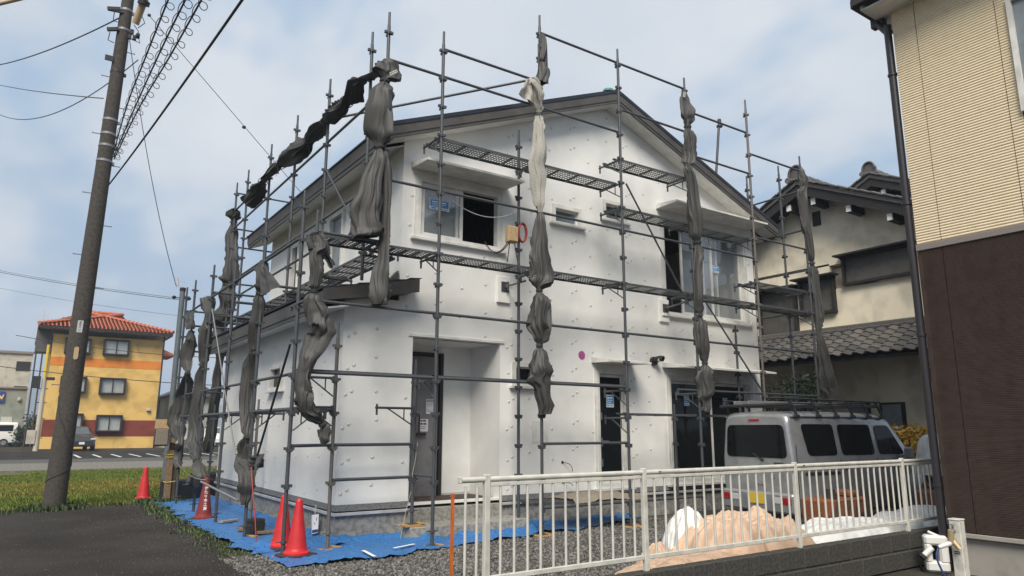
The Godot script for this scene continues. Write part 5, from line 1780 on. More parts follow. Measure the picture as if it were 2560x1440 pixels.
	for q in [[0.0, 0.05, 2 * hw, 0.10], [-hw + 0.035, 0.19, 0.07, 0.20], [hw - 0.045, 0.19, 0.09, 0.20], [0.0, 0.325, 2 * hw, 0.09]]:
		b.cbox(o0 + bs * Vector3(q[0], q[1], 0), Vector3(q[2], q[3] + 0.012, 0.16), 0.022, bs)
	part("body", b, M.jug, j)
	b = MB.new()
	b.cyl(o0 + bs * Vector3(-0.05, 0.25, 0.09), o0 + bs * Vector3(-0.14, 0.17, 0.12), 0.032, 0.030, 12)
	b.cyl(o0 + bs * Vector3(0.05, 0.36, 0.0), o0 + bs * Vector3(-0.06, 0.41, 0.0), 0.014, 0.014, 8)
	part("spout", b, M.jug, j)
	b = MB.new()
	b.cyl(o0 + bs * Vector3(-0.14, 0.17, 0.12), o0 + bs * Vector3(-0.165, 0.148, 0.13), 0.036, 0.036, 12)
	part("cap", b, M.rubber_dark, j)
	b = MB.new()
	b.tube(smooth_path([pg(2300, 1410, 0.012), pg(2310, 1425, 0.012), pg(2350, 1436, 0.012), pg(2400, 1446, 0.012)]), 0.008, 6)
	lone("loose_hose", b, M.cable, "black hose lying on the dirt beside the white jerrycan", "hose")
func smooth_path(c: Array) -> PackedVector3Array:
	var p := PackedVector3Array()
	for i in c.size() - 1:
		for k in 8:
			p.push_back(c[i].cubic_interpolate(c[i + 1], c[maxi(i - 1, 0)], c[mini(i + 2, c.size() - 1)], k / 8.0))
	p.push_back(c[c.size() - 1])
	return p
func ink_grey() -> Color:
	return Color(0.12, 0.12, 0.13)

# ---------------------------------------------------------------- covered heaps behind the fence
func heap(called: String, label: String, m: String, c: Vector3, sx: float, sz: float, h: float, sd: int, lumps := 1.0, plateau := 0.0) -> void:
	var f := FastNoiseLite.new(); f.seed = sd; f.frequency = 1.0; f.fractal_octaves = 3
	var fr := FastNoiseLite.new(); fr.seed = sd + 3; fr.frequency = 1.7; fr.fractal_type = FastNoiseLite.FRACTAL_RIDGED; fr.fractal_octaves = 2
	var b := MB.new()
	var rows := []
	for i in 61:
		var row := PackedVector3Array()
		var u := i / 60.0
		for j in 110:
			var th := -TAU * j / 110
			var d := Vector2(cos(th), sin(th))
			var out := 1.0 + 0.22 * f.get_noise_2d(d.x * 1.2, d.y * 1.2)
			var prof := pow(1.0 - pow(u, 2.4 + plateau), 0.62)
			var p := Vector3(d.x * sx * u * out, 0, d.y * sz * u * out)
			var y := h * prof * (0.94 + 0.26 * lumps * f.get_noise_2d(p.x * 1.1 + 9.0, p.z * 1.1))
			var pleat := sin(th * 13.0 + 5.0 * f.get_noise_2d(d.x * 2.0 + 30.0, d.y * 2.0 + u))
			y += lumps * h * (0.09 * (fr.get_noise_2d(p.x * 0.8, p.z * 0.8) - 0.3) + 0.045 * fr.get_noise_2d(p.x * 2.6 + 3.0, p.z * 2.6) + 0.03 * pleat * smoothstep(0.4, 0.8, u))
			y += lumps * 0.02 * f.get_noise_2d(p.x * 9.0, p.z * 9.0)
			p *= 1.0 + lumps * 0.05 * pleat * u
			row.push_back(c + p + Vector3(0, maxf(y, 0.004), 0))
		rows.append(row)
	b.surf(rows, true)
	lone(called, b, M[m], label, "heap")
func make_heaps() -> void:
	heap("covered_heap", "pile draped in a crumpled tan sheet behind the cream railing", "brown_tarp", Vector3(6.80, 0.0, -5.40), 1.02, 0.60, 0.56, 301, 1.0, 1.6)
	heap("covered_heap", "low spread of tan sheeting at the foot of the railing", "brown_tarp", Vector3(5.55, 0.0, -4.98), 1.15, 0.36, 0.34, 313, 0.8, 1.0)
	heap("covered_heap", "small yellowish folded sheet between gravel and railing", "brown_tarp", Vector3(5.42, 0.0, -5.30), 0.26, 0.24, 0.42, 325)
	heap("white_bundle", "crumpled white plastic lying behind and over the tan covered pile", "white_tarp", Vector3(6.30, 0.0, -5.70), 0.36, 0.30, 0.66, 337)
	heap("white_covered_stack", "long stack under a smooth white sheet in front of the van", "white_tarp", Vector3(8.65, 0.0, -5.15), 1.15, 0.55, 0.46, 349, 0.4, 2.0)
	heap("white_covered_stack", "second white sheeted stack behind the end of the railing", "white_tarp", Vector3(10.6, 0.0, -5.2), 1.3, 0.6, 0.46, 361, 0.4, 2.0)
	# small orange machines
	for q in [[pz(2085, 1255, -5.95), "orange site machine with striped tailboard between the van and the white stack", 0.0], [pz(2330, 1235, -5.9), "orange machine with a white cover on its seat near the cream sided house", 0.4]]:
		var o := thing("machine", q[1], "machine", Vector3(q[0].x, 0, q[0].z))
		var b := MB.new()
		var c: Vector3 = q[0]
		var bs := Basis(Vector3.UP, q[2] - 0.05)
		b.cbox(Vector3(c.x, 0.43, c.z), Vector3(0.95, 0.34, 0.40), 0.03, bs)
		b.cbox(Vector3(c.x, 0.64, c.z) + bs * Vector3(0.28, 0, 0), Vector3(0.26, 0.10, 0.30), 0.03, bs)
		part("body", b, M.machine, o)
		b = MB.new()
		for k in 4:
			var s := bs * Vector3(-0.36 + k * 0.24, 0, 0.203)
			b.prism(PackedVector3Array([Vector3(c.x, 0.29, c.z) + s, Vector3(c.x, 0.29, c.z) + s + bs * Vector3(0.10, 0, 0), Vector3(c.x, 0.57, c.z) + s + bs * Vector3(0.22, 0, 0), Vector3(c.x, 0.57, c.z) + s + bs * Vector3(0.12, 0, 0)]), bs * Vector3(0, 0, 0.006))
		part("stripe", b, M.timber_dark, o)
		b = MB.new()
		for k in [-1.0, 1.0]:
			b.cyl(Vector3(c.x, 0.20, c.z) + bs * Vector3(0.3 * k, 0, -0.2), Vector3(c.x, 0.20, c.z) + bs * Vector3(0.3 * k, 0, 0.2), 0.20, 0.20, 16)
		part("track", b, M.rubber_dark, o)
		b = MB.new()
		b.cyl(Vector3(c.x, 0.58, c.z) + bs * Vector3(-0.22, 0, 0.1), Vector3(c.x, 0.72, c.z) + bs * Vector3(-0.22, 0, 0.1), 0.09, 0.07, 14)
		part("engine", b, M.rubber_dark, o)
	var wc := pz(2345, 1180, -5.9)
	heap("white_cover", "white cover draped over the seat of the far orange machine", "white_tarp", Vector3(wc.x + 0.15, 0.80, wc.z), 0.34, 0.34, 0.72, 373, 0.6, 1.5)

# ---------------------------------------------------------------- vehicles
# ring of a body at x: half widths low, belt, roof; heights bottom, belt, roof
func body_ring(x: float, wl: float, wb: float, wr: float, yb: float, ym: float, yr: float) -> PackedVector3Array:
	var h := [[yb, 0.0], [yb, wl - 0.06], [yb + 0.07, wl], [lerpf(yb, ym, 0.55), wb], [ym, wb - 0.004], [lerpf(ym, yr, 0.78), lerpf(wb, wr, 0.86)], [lerpf(ym, yr, 0.90), wr - 0.012], [lerpf(ym, yr, 0.97), wr - 0.07], [yr, wr - 0.20], [yr + 0.012, 0.0]]
	var p := PackedVector3Array()
	for q in h: p.push_back(Vector3(x, q[0], q[1]))
	for i in range(h.size() - 2, 0, -1): p.push_back(Vector3(x, h[i][0], -h[i][1]))
	return p
func body_loft(b: MB, st: Array) -> void:
	var rows := []
	for q in st: rows.append(body_ring(q[0], q[1], q[2], q[3], q[4], q[5], q[6]))
	b.surf(rows, true, -1.0)
	for e in [0, rows.size() - 1]:
		var c := Vector3.ZERO
		for p in rows[e]: c += p
		c /= rows[e].size()
		for k in rows[e].size(): b.flat(c, rows[e][k], rows[e][(k + 1) % rows[e].size()], Vector3(-1 if e == 0 else 1, 0, 0))
func rounded(a: Array, r: float) -> Array:               # soften the corners of an outline
	var out := []
	for i in a.size():
		var p := Vector2(a[i][0], a[i][1])
		var q := Vector2(a[(i + 1) % a.size()][0], a[(i + 1) % a.size()][1])
		var o := Vector2(a[(i - 1 + a.size()) % a.size()][0], a[(i - 1 + a.size()) % a.size()][1])
		var d0 := (o - p).normalized() * r
		var d1 := (q - p).normalized() * r
		for k in 4:
			var t := k / 3.0
			out.append((p + d0).lerp(p, t).lerp(p.lerp(p + d1, t), t))
	return out
func wheel(o: Node3D, c: Vector3, r: float, w: float) -> void:
	var n := Node3D.new(); n.name = "wheel"; o.add_child(n, true); n.position = c
	var b := MB.new()
	b.cyl(Vector3(0, 0, -w / 2), Vector3(0, 0, w / 2), r, r, 24)
	inst("tyre", b.mesh(), M.rubber_dark, n, Vector3.ZERO)
	b = MB.new()
	b.cyl(Vector3(0, 0, -w / 2 - 0.008), Vector3(0, 0, w / 2 + 0.008), r * 0.62, r * 0.58, 18)
	inst("rim", b.mesh(), M.band, n, Vector3.ZERO)
func make_van() -> void:
	var th := deg_to_rad(6.0)
	var left := Vector3(sin(th), 0, -cos(th))
	var o := thing("van", "silver high roofed microvan with a black roof rack parked behind the railing", "van", Vector3(9.75, 0, -6.65) + left * 0.7375)
	o.rotation.y = -th
	var b := MB.new()
	body_loft(b, [[-0.012, 0.66, 0.685, 0.60, 0.30, 1.08, 1.72], [0.0, 0.70, 0.718, 0.625, 0.28, 1.08, 1.765], [0.06, 0.735, 0.7375, 0.66, 0.26, 1.08, 1.80], [0.6, 0.7375, 0.7375, 0.668, 0.26, 1.08, 1.815], [1.6, 0.7375, 0.7375, 0.668, 0.26, 1.08, 1.815], [2.2, 0.7375, 0.7375, 0.665, 0.26, 1.08, 1.80], [2.42, 0.7375, 0.7375, 0.66, 0.26, 1.07, 1.755], [2.56, 0.7375, 0.7375, 0.66, 0.26, 1.05, 1.62], [2.74, 0.735, 0.735, 0.67, 0.26, 1.0, 1.40], [2.98, 0.73, 0.73, 0.68, 0.26, 0.92, 1.10], [3.12, 0.725, 0.722, 0.66, 0.26, 0.85, 1.00], [3.28, 0.71, 0.70, 0.62, 0.27, 0.75, 0.92], [3.39, 0.64, 0.62, 0.55, 0.30, 0.62, 0.74]])
	inst("body", b.mesh(), M.silver, o, Vector3.ZERO)
	var zs := func(y: float) -> float: return lerpf(0.7335, 0.7375 * 0.14 + 0.668 * 0.86, (y - 1.08) / (0.78 * 0.735))
	for w in [[[0.33, 1.13], [1.00, 1.13], [0.97, 1.61], [0.24, 1.61]], [[1.12, 1.13], [1.92, 1.13], [1.88, 1.61], [1.08, 1.61]], [[2.04, 1.13], [2.70, 1.13], [2.36, 1.60], [2.00, 1.60]]]:
		for s in [-1.0, 1.0]:
			b = MB.new()
			var p := PackedVector3Array()
			for q in rounded(w, 0.07): p.push_back(Vector3(q.x, q.y, s * (zs.call(q.y) + 0.003)))
			b.prism(p, Vector3(0, 0.012, 0.10).normalized() * 0.006 * s)
			inst("side_window", b.mesh(), M.tint, o, Vector3.ZERO)
	b = MB.new()
	var rw := PackedVector3Array()
	for q in rounded([[-0.62, 1.09], [0.62, 1.09], [0.575, 1.60], [-0.575, 1.60]], 0.09): rw.push_back(Vector3(-0.014, q.y, q.x))
	b.prism(rw, Vector3(-0.008, 0, 0))
	inst("rear_window", b.mesh(), M.tint, o, Vector3.ZERO)
	b = MB.new()
	var ws := PackedVector3Array([Vector3(2.50, 1.66, -0.56), Vector3(2.50, 1.66, 0.56), Vector3(2.96, 1.12, 0.62), Vector3(2.96, 1.12, -0.62)])
	b.prism(ws, Vector3(0.012, 0.010, 0))
	inst("windscreen", b.mesh(), M.tint, o, Vector3.ZERO)
	b = MB.new()
	b.cbox(Vector3(-0.02, 0.42, 0), Vector3(0.10, 0.30, 1.44), 0.03)
	inst("bumper", b.mesh(), M.silver, o, Vector3.ZERO)
	for s in [-1.0, 1.0]:
		b = MB.new()
		b.cbox(Vector3(-0.072, 0.46, s * 0.60), Vector3(0.014, 0.10, 0.17), 0.004)
		inst("tail_lamp", b.mesh(), M.lamp_red, o, Vector3.ZERO)
		b = MB.new()
		b.cbox(Vector3(-0.071, 0.46, s * 0.42), Vector3(0.012, 0.09, 0.18), 0.004)
		inst("reversing_lamp", b.mesh(), M.lamp_clear, o, Vector3.ZERO)
	b = MB.new()
	b.cbox(Vector3(-0.075, 0.47, 0.02), Vector3(0.01, 0.165, 0.33), 0.003)
	inst("number_plate", b.mesh(), M.plate, o, Vector3.ZERO)
	b = MB.new()
	b.cbox(Vector3(-0.016, 1.675, 0.0), Vector3(0.02, 0.035, 0.21), 0.005)
	inst("stop_lamp", b.mesh(), M.lamp_red, o, Vector3.ZERO)
	b = MB.new()
	b.cyl(Vector3(-0.03, 1.15, -0.05), Vector3(-0.03, 1.06, 0.12), 0.010, 0.012, 6)
	b.cyl(Vector3(-0.014, 1.05, 0.13), Vector3(-0.04, 1.05, 0.13), 0.02, 0.02, 8)
	inst("wiper", b.mesh(), M.blackpaint, o, Vector3.ZERO)
	b = MB.new()
	b.cbox(Vector3(-0.024, 0.70, 0.05), Vector3(0.02, 0.045, 0.18), 0.01)
	b.cbox(Vector3(-0.020, 0.80, 0.32), Vector3(0.014, 0.05, 0.06), 0.01)
	inst("tailgate_handle", b.mesh(), M.chrome, o, Vector3.ZERO)
	var tm := TextMesh.new()
	var sf := SystemFont.new(); sf.font_names = PackedStringArray(["Droid Sans"]); sf.font_weight = 700
	tm.font = sf; tm.text = "HIJET"; tm.font_size = 24; tm.pixel_size = 0.0030; tm.depth = 0.006
	inst("lettering", tm, M.blackpaint, o, Vector3(-0.018, 1.0, 0.44), Basis(Vector3(0, 0, 1), Vector3.UP, Vector3(-1, 0, 0)))
	b = MB.new()                                         # door gaps, slide rail, gutter line
	for x in [1.055, 1.975]: b.box(Vector3(x, 0.70, 0.7372), Vector3(0.008, 0.76, 0.006))
	b.box(Vector3(0.62, 0.86, 0.7375), Vector3(0.80, 0.05, 0.006))
	b.box(Vector3(0.058, 0.80, 0.736), Vector3(0.007, 1.0, 0.006))
	inst("door_gaps", b.mesh(), M.blackpaint, o, Vector3.ZERO)
	for x in [1.16, 2.10]:
		b = MB.new()
		b.cbox(Vector3(x, 0.98, 0.75), Vector3(0.07, 0.13, 0.03), 0.01)
		inst("door_handle", b.mesh(), M.blackpaint, o, Vector3.ZERO)
	b = MB.new()
	b.cbox(Vector3(2.66, 1.15, 0.84), Vector3(0.10, 0.20, 0.14), 0.03)
	b.cyl(Vector3(2.66, 1.10, 0.72), Vector3(2.66, 1.12, 0.80), 0.018, 0.018, 8)
	inst("mirror", b.mesh(), M.silver, o, Vector3.ZERO)
	for s in [-1.0, 1.0]:
		b = MB.new()
		b.cbox(Vector3(1.2, 1.73, s * 0.675), Vector3(2.3, 0.018, 0.03), 0.006)
		inst("rain_gutter", b.mesh(), M.silver, o, Vector3.ZERO)
	wheel(o, Vector3(0.62, 0.27, 0.64), 0.27, 0.15); wheel(o, Vector3(0.62, 0.27, -0.64), 0.27, 0.15)
	wheel(o, Vector3(2.78, 0.27, 0.64), 0.27, 0.15); wheel(o, Vector3(2.78, 0.27, -0.64), 0.27, 0.15)
	# rack with its load
	var r := Node3D.new(); r.name = "roof_rack"; o.add_child(r, true)
	for x in [0.12, 0.62, 1.05, 1.45, 1.85, 2.2]:
		for s in [-1.0, 1.0]:
			b = MB.new()
			b.cyl(Vector3(x + 0.05, 1.735, s * 0.70), Vector3(x - 0.04, 1.97, s * 0.66), 0.024, 0.018, 7)
			b.cbox(Vector3(x + 0.05, 1.735, s * 0.695), Vector3(0.11, 0.05, 0.05), 0.01)
			b.box(Vector3(x - 0.03, 1.93, s * 0.66), Vector3(0.05, 0.09, 0.03))
			inst("bracket", b.mesh(), M.blackpaint, r, Vector3.ZERO)
		b = MB.new()
		b.cbox(Vector3(x - 0.04, 1.905, 0), Vector3(0.035, 0.03, 1.42), 0.006)
		inst("cross_bar", b.mesh(), M.blackpaint, r, Vector3.ZERO)
	b = MB.new()
	for s in [-1.0, 1.0]:
		b.cyl(Vector3(0.0, 2.0, s * 0.67), Vector3(2.25, 1.985, s * 0.67), 0.014, 0.014, 7)
		b.cyl(Vector3(0.1, 1.93, s * 0.67), Vector3(2.25, 1.925, s * 0.67), 0.012, 0.012, 7)
	b.cyl(Vector3(2.25, 1.985, -0.67), Vector3(2.25, 1.985, 0.67), 0.014, 0.014, 7)
	b.cyl(Vector3(0.03, 1.91, -0.76), Vector3(0.03, 1.91, 0.70), 0.026, 0.026, 8)
	inst("side_rail", b.mesh(), M.blackpaint, r, Vector3.ZERO)
	var ld := thing("ladder", "grey aluminium ladder lying on the roof rack of the silver van", "ladder", o.position + Vector3(0, 1.94, 0))
	ld.rotation.y = -th
	for s in [-0.42, -0.12]:
		b = MB.new()
		b.cbox(Vector3(1.1, 0.02, s), Vector3(2.2, 0.06, 0.035), 0.006)
		inst("stile", b.mesh(), M.band, ld, Vector3.ZERO)
	for k in 7:
		b = MB.new()
		b.box(Vector3(0.2 + k * 0.3, 0.02, -0.27), Vector3(0.035, 0.025, 0.27))
		inst("rung", b.mesh(), M.band, ld, Vector3.ZERO)
func far_car(at: Vector3, turn: float, st: Array, paint: String, label: String, cat: String, win: Array) -> void:
	var o := thing("parked_" + cat.replace(" ", "_"), label, cat, at)
	o.rotation.y = turn
	var b := MB.new()
	body_loft(b, st)
	inst("body", b.mesh(), M[paint], o, Vector3.ZERO)
	var L: float = st[st.size() - 1][0]
	for w in win:                                        # outlines [plane, points]; plane r rear, f front, s sides
		if w[0] == "s":
			for s in [-1.0, 1.0]:
				b = MB.new()
				var p := PackedVector3Array()
				for q in w[1]: p.push_back(Vector3(q[0], q[1], s * q[2]))
				b.prism(p, Vector3(0, 0, 0.012 * s))
				inst("side_window", b.mesh(), M.tint, o, Vector3.ZERO)
		else:
			b = MB.new()
			var p := PackedVector3Array()
			for q in w[1]: p.push_back(Vector3(q[0], q[1], q[2]))
			b.prism(p, Vector3(-0.012 if w[0] == "r" else 0.012, 0.006, 0))
			inst("rear_window" if w[0] == "r" else "windscreen", b.mesh(), M.tint if w[0] == "r" else M.carglass, o, Vector3.ZERO)
	for x in [L * 0.18, L * 0.80]:
		for s in [-1.0, 1.0]: wheel(o, Vector3(x, 0.32, s * (st[2][1] - 0.10)), 0.32, 0.2)
	for s in [-1.0, 1.0]:
		b = MB.new()
		b.cbox(Vector3(L - 0.06, 0.78, s * st[2][1] * 0.76), Vector3(0.10, 0.13, 0.34), 0.03)
		inst("headlight", b.mesh(), M.lamp_clear, o, Vector3.ZERO)
		b = MB.new()
		b.cbox(Vector3(0.03, 0.85, s * st[2][1] * 0.86), Vector3(0.08, 0.30, 0.16), 0.02)
		inst("tail_lamp", b.mesh(), M.lamp_red, o, Vector3.ZERO)
	b = MB.new()
	b.box(Vector3(L + 0.005, 0.52, 0), Vector3(0.02, 0.16, 0.33))
	inst("number_plate", b.mesh(), M.paper, o, Vector3.ZERO)

# ---------------------------------------------------------------- service poles and wires
func make_poles() -> void:
	var base := pg(133, 1272)
	var tp := pz(317, 20, base.z)
	var top := base + (tp - base) * 1.28
	var o := thing("utility_pole", "tall leaning concrete utility pole with step bolts at the corner of the asphalt", "utility pole", base)
	var b := MB.new()
	b.cyl(base - Vector3(0, 0.05, 0), top, 0.198, 0.10, 28)
	part("shaft", b, M.pole, o)
	var ax := (top - base).normalized()
	var at := func(t: float) -> Vector3: return base.lerp(tp, t)
	var rad := func(t: float) -> float: return lerpf(0.198, 0.10, t / 1.28)
	var cams := Vector3(EYE.x - base.x, 0, EYE.z - base.z).normalized()
	var sx := Vector3.UP.cross(cams).normalized()
	for i in 12:                                         # step bolts, alternating sides
		var t := 0.22 + i * 0.062
		var s := -1.0 if i % 2 == 0 else 1.0
		var c: Vector3 = at.call(t) + sx * s * rad.call(t) * 0.9
		b = MB.new()
		b.cyl(c, c + sx * s * 0.16, 0.009, 0.009, 6)
		b.cyl(c + sx * s * 0.155, c + sx * s * 0.165, 0.018, 0.018, 6)
		part("step_bolt", b, M.steel_old, o)
	for t in [0.658, 0.69, 0.715, 0.745, 0.85, 0.945, 0.99]:
		b = MB.new()
		var c: Vector3 = at.call(t)
		b.cyl(c, c + ax * 0.05, rad.call(t) * 1.05, rad.call(t) * 1.05, 24)
		b.box(c + sx * rad.call(t) * 1.1, Vector3(0.06, 0.06, 0.06))
		part("band", b, M.band if t != 0.85 else M.cable, o)
	var c1: Vector3 = at.call(0.328)
	paper("number_sign", print_image(22, 64, Color(0.66, 0.67, 0.67), [[8, 6, 7, 6, ink_grey()], [7, 16, 8, 5, ink_grey()], [8, 24, 6, 4, ink_grey()], [8, 31, 7, 3, Color(0.4, 0.4, 0.4)], [7, 37, 8, 3, Color(0.4, 0.4, 0.4)], [6, 50, 10, 3, Color(0.3, 0.3, 0.3)]]), c1 + cams * 0.178 + Vector3(0, 0.0, 0), sx, (ax - cams * ax.dot(cams)).normalized(), 0.10, 0.24, o)
	b = MB.new()
	var c2: Vector3 = at.call(0.278)
	var pv := PackedVector3Array()
	for i in 16:
		var a := TAU * i / 16
		pv.push_back(c2 + cams * 0.176 + sx * 0.042 * cos(a) + ax * (0.042 * sin(a) + (0.085 if sin(a) > 0 else -0.085)))
	b.prism(pv, cams * 0.012)
	part("yellow_plate", b, M.guard, o)
	for q in [[0.155, 0.105], [0.03, 0.105]]:            # strapping that crosses the shaft
		b = MB.new()
		var pts := PackedVector3Array()
		for i in 13:
			var a := -PI / 2 + PI * i / 12
			var t := lerpf(0.20 if q[0] > 0.1 else 0.045, 0.075, i / 12.0)
			pts.push_back(at.call(t) + (sx * sin(a) + cams * cos(a)) * (rad.call(t) + 0.004))
		b.tube(pts, 0.007, 5)
		part("strap", b, M.cable, o)
	b = MB.new()                                         # cable guard, clamps and loops near the top
	b.cyl(pz(338, 60, base.z + 0.5), pz(372, -30, base.z + 0.9), 0.075, 0.075, 14)
	part("cable_guard", b, M.guard, o)
	b = MB.new()
	b.cyl(pz(358, 12, base.z + 0.75), pz(361, 2, base.z + 0.78), 0.12, 0.12, 14)
	b.box(pz(285, 22, base.z + 0.1), Vector3(0.25, 0.07, 0.07), Basis(Vector3.BACK, 0.3))
	b.box(pz(290, 27, base.z + 0.1), Vector3(0.3, 0.05, 0.05), Basis(Vector3.BACK, 0.1))
	b.box(pz(282, 73, base.z + 0.1), Vector3(0.22, 0.07, 0.07), Basis(Vector3.BACK, 0.35))
	b.box(pz(273, 145, base.z + 0.1), Vector3(0.16, 0.12, 0.03))
	for q in [[330, 80], [336, 95], [324, 92], [345, 90]]: b.box(pz(q[0], q[1], base.z + 0.25), Vector3(0.07, 0.10, 0.07))
	for q in [[[286, 30], [283, 52], [298, 56], 0.0], [[275, 80], [270, 100], [285, 107], 0.0], [[355, 40], [362, 58], [345, 70], 0.0], [[335, 62], [347, 80], [332, 95], 0.0], [[345, 90], [350, 108], [325, 96], 0.0]]:
		b.tube(PackedVector3Array([pz(q[0][0], q[0][1], base.z + 0.2), pz(q[1][0], q[1][1], base.z + 0.2), pz(q[2][0], q[2][1], base.z + 0.2)]), 0.010, 5)
	for q in [[373, 38], [345, 90]]: b.lathe(pz(q[0], q[1], base.z + 0.3), [[0.0, -0.04], [0.035, -0.02], [0.035, 0.02], [0.0, 0.04]], 8)
	part("fittings", b, M.cable, o)
	# wires from the pole: [label, from, to, radius, sag]
	var near := func(x: float, y: float, d: float) -> Vector3: return pd(x, y, d)
	var W := [
		["twisted black service cable rising from the utility pole toward the street", pz(272, 462, base.z + 0.2), near.call(640, -50, 7.0), 0.016, 0.05],
		["long thin guy wire with small insulators crossing the sky to the house roof", pz(374, 40, base.z + 0.3), near.call(760, 490, 19.0), 0.007, 0.0],
		["black wire running from the pole head to the top of the grey service pole", pz(324, 100, base.z + 0.2), near.call(441, 716, 16.6), 0.008, 0.35],
		["heavy wire leaving the pole head toward the upper left", pz(296, 46, base.z + 0.1), near.call(-60, 170, 26.0), 0.016, 0.25],
		["slack wire passing behind the pole below the spiral cables", pz(345, 150, base.z - 0.6), near.call(-60, 236, 30.0), 0.013, 1.3],
		["straight wire leaving the pole at mid height toward the left", pz(258, 246, base.z + 0.1), near.call(-60, 198, 30.0), 0.012, 0.1],
		["beige sleeved cable at the top left of the sky", near.call(-40, 18, 9.0), near.call(160, -30, 9.5), 0.028, 0.0],
		["upper one of two far power lines behind the utility pole", near.call(-60, 664, 60.0), near.call(470, 748, 48.0), 0.016, 0.2],
		["lower one of two far power lines behind the utility pole", near.call(-60, 668, 60.0), near.call(470, 752, 48.0), 0.022, 0.2],
		["single far wire just above the orange tiled roof", near.call(-60, 708, 60.0), near.call(470, 792, 48.0), 0.012, 0.2],
		["black wire crossing the top windows of the yellow apartment block", near.call(40, 838, 45.0), near.call(560, 895, 45.0), 0.022, 0.25],
		["thick wire crossing the middle of the yellow apartment block", near.call(-60, 908, 45.0), near.call(600, 966, 44.0), 0.026, 0.2]]
	for q in W:
		b = MB.new()
		b.tube(sagged(q[1], q[2], q[4], 24), q[3], 6)
		lone("overhead_wire", b, M.cable if q[3] != 0.028 else M.guard, q[0], "wire")
	b = MB.new()                                         # insulator on the guy wire
	b.lathe(pd(610, 318, 16.8), [[0.0, -0.05], [0.045, -0.02], [0.045, 0.02], [0.0, 0.05]], 10)
	lone("wire_insulator", b, M.cable, "small dark insulator on the long guy wire in the sky", "insulator")
	# spiral hangers with their cables
	var sp := [["left spiral wrapped cable above the utility pole", [[283, 385, 13.8], [318, 262, 11.6], [365, 140, 9.8], [432, -30, 8.0]]],
		["middle spiral wrapped cable above the utility pole", [[284, 392, 13.8], [330, 285, 11.6], [400, 130, 9.2], [478, -30, 7.6]]],
		["right spiral wrapped cable above the utility pole", [[285, 398, 13.8], [345, 275, 11.2], [425, 140, 9.0], [520, -30, 7.4]]]]
	for q in sp:
		var w := thing("spiral_cable", q[0], "cable", Vector3.ZERO)
		var c := []
		for e in q[1]: c.append(pd(e[0], e[1], e[2]))
		w.position = c[0]
		var pts := PackedVector3Array()
		var n := 120
		for i in n + 1:
			var t := i / float(n) * 2.9999
			var k := int(t)
			pts.push_back(c[k].cubic_interpolate(c[k + 1], c[maxi(k - 1, 0)], c[mini(k + 2, 3)], t - k))
		b = MB.new()
		b.tube(pts, 0.011, 6)
		part("wire", b, M.cable, w)
		var hx := PackedVector3Array()
		var turns := 17.0
		for i in 900:
			var t := i / 899.0
			var f := t * (n - 1)
			var k := int(f)
			var p := pts[k].lerp(pts[k + 1], f - k)
			var d := (pts[k + 1] - pts[k]).normalized()
			var u := d.cross(Vector3.UP).normalized()
			var v := u.cross(d)
			var a := t * turns * TAU
			hx.push_back(p + u * (cos(a) * 0.058 - 0.03) + v * (sin(a) * 0.058) + d * 0.05 * sin(a))
		b = MB.new()
		b.tube(hx, 0.005, 5)
		part("spiral", b, M.cable, w)
	# grey steel service pole and the timber post with its meter box
	var gp := Vector3(2.62, 0, -17.75)
	var gt := pz(457, 725, gp.z)
	gp.x = gt.x
	var g := thing("service_pole", "slim grey steel service pole with a dark cap beside the last scaffold posts", "pole", gp)
	b = MB.new()
	b.cyl(gp, gt, 0.066, 0.060, 16)
	part("shaft", b, M.grey_pole, g)
	b = MB.new()
	b.cyl(gt + Vector3(0, -0.03, 0), gt + Vector3(0, 0.05, 0), 0.068, 0.066, 16)
	b.cyl(gt + Vector3(-0.16, -0.20, 0.0), gt + Vector3(0.14, -0.18, 0.0), 0.012, 0.012, 6)
	for s in [-0.17, 0.15]: b.lathe(gt + Vector3(s, -0.19, 0), [[0.0, -0.045], [0.045, -0.02], [0.045, 0.02], [0.0, 0.045]], 10)
	part("cap", b, M.rubber_dark, g)
	b = MB.new()
	b.cyl(gt + Vector3(-0.12, 0.10, 0), gt + Vector3(-0.15, 0.28, 0), 0.03, 0.03, 8)
	var lp := PackedVector3Array()
	for i in 11: lp.push_back(gt + Vector3(-0.07 + 0.12 * cos(TAU * i / 10), 0.13 + 0.07 * sin(TAU * i / 10), 0.02))
	b.tube(lp, 0.004, 4)
	part("fitting", b, M.flash, g)
	var pp := pg(415, 1256)
	var tpst := thing("timber_post", "weathered square timber post with a brown meter box and yellow cord", "post", Vector3(pp.x, 0, pp.z))
	b = MB.new()
	b.cbox(Vector3(pp.x, 0.53, pp.z), Vector3(0.12, 1.06, 0.12), 0.008)
	part("post", b, M.timber, tpst)
	b = MB.new()
	b.cbox(Vector3(pp.x + 0.11, 0.60, pp.z - 0.04), Vector3(0.085, 1.20, 0.10), 0.008)
	part("stub", b, M.timber_dark, tpst)
	var mb := pz(403, 1093, pp.z + 0.10)
	boxpart("meter_box", mb, Vector3(0.27, 0.36, 0.15), M.timber_dark, tpst, 0.02)
	boxpart("meter_lid", mb + Vector3(0, 0, 0.085), Vector3(0.24, 0.32, 0.03), M.cloth, tpst, 0.012)
	var bb := pz(433, 1086, pp.z - 0.02)
	b = MB.new()
	b.cyl(bb + Vector3(0, -0.17, 0), bb + Vector3(0, 0.17, 0), 0.075, 0.075, 14)
	part("yellow_sleeve", b, M.guard, tpst)
	b = MB.new()
	b.cyl(bb + Vector3(0, -0.9, 0), bb + Vector3(0, -0.17, 0), 0.05, 0.05, 12)
	part("dark_pipe", b, M.bark, tpst)
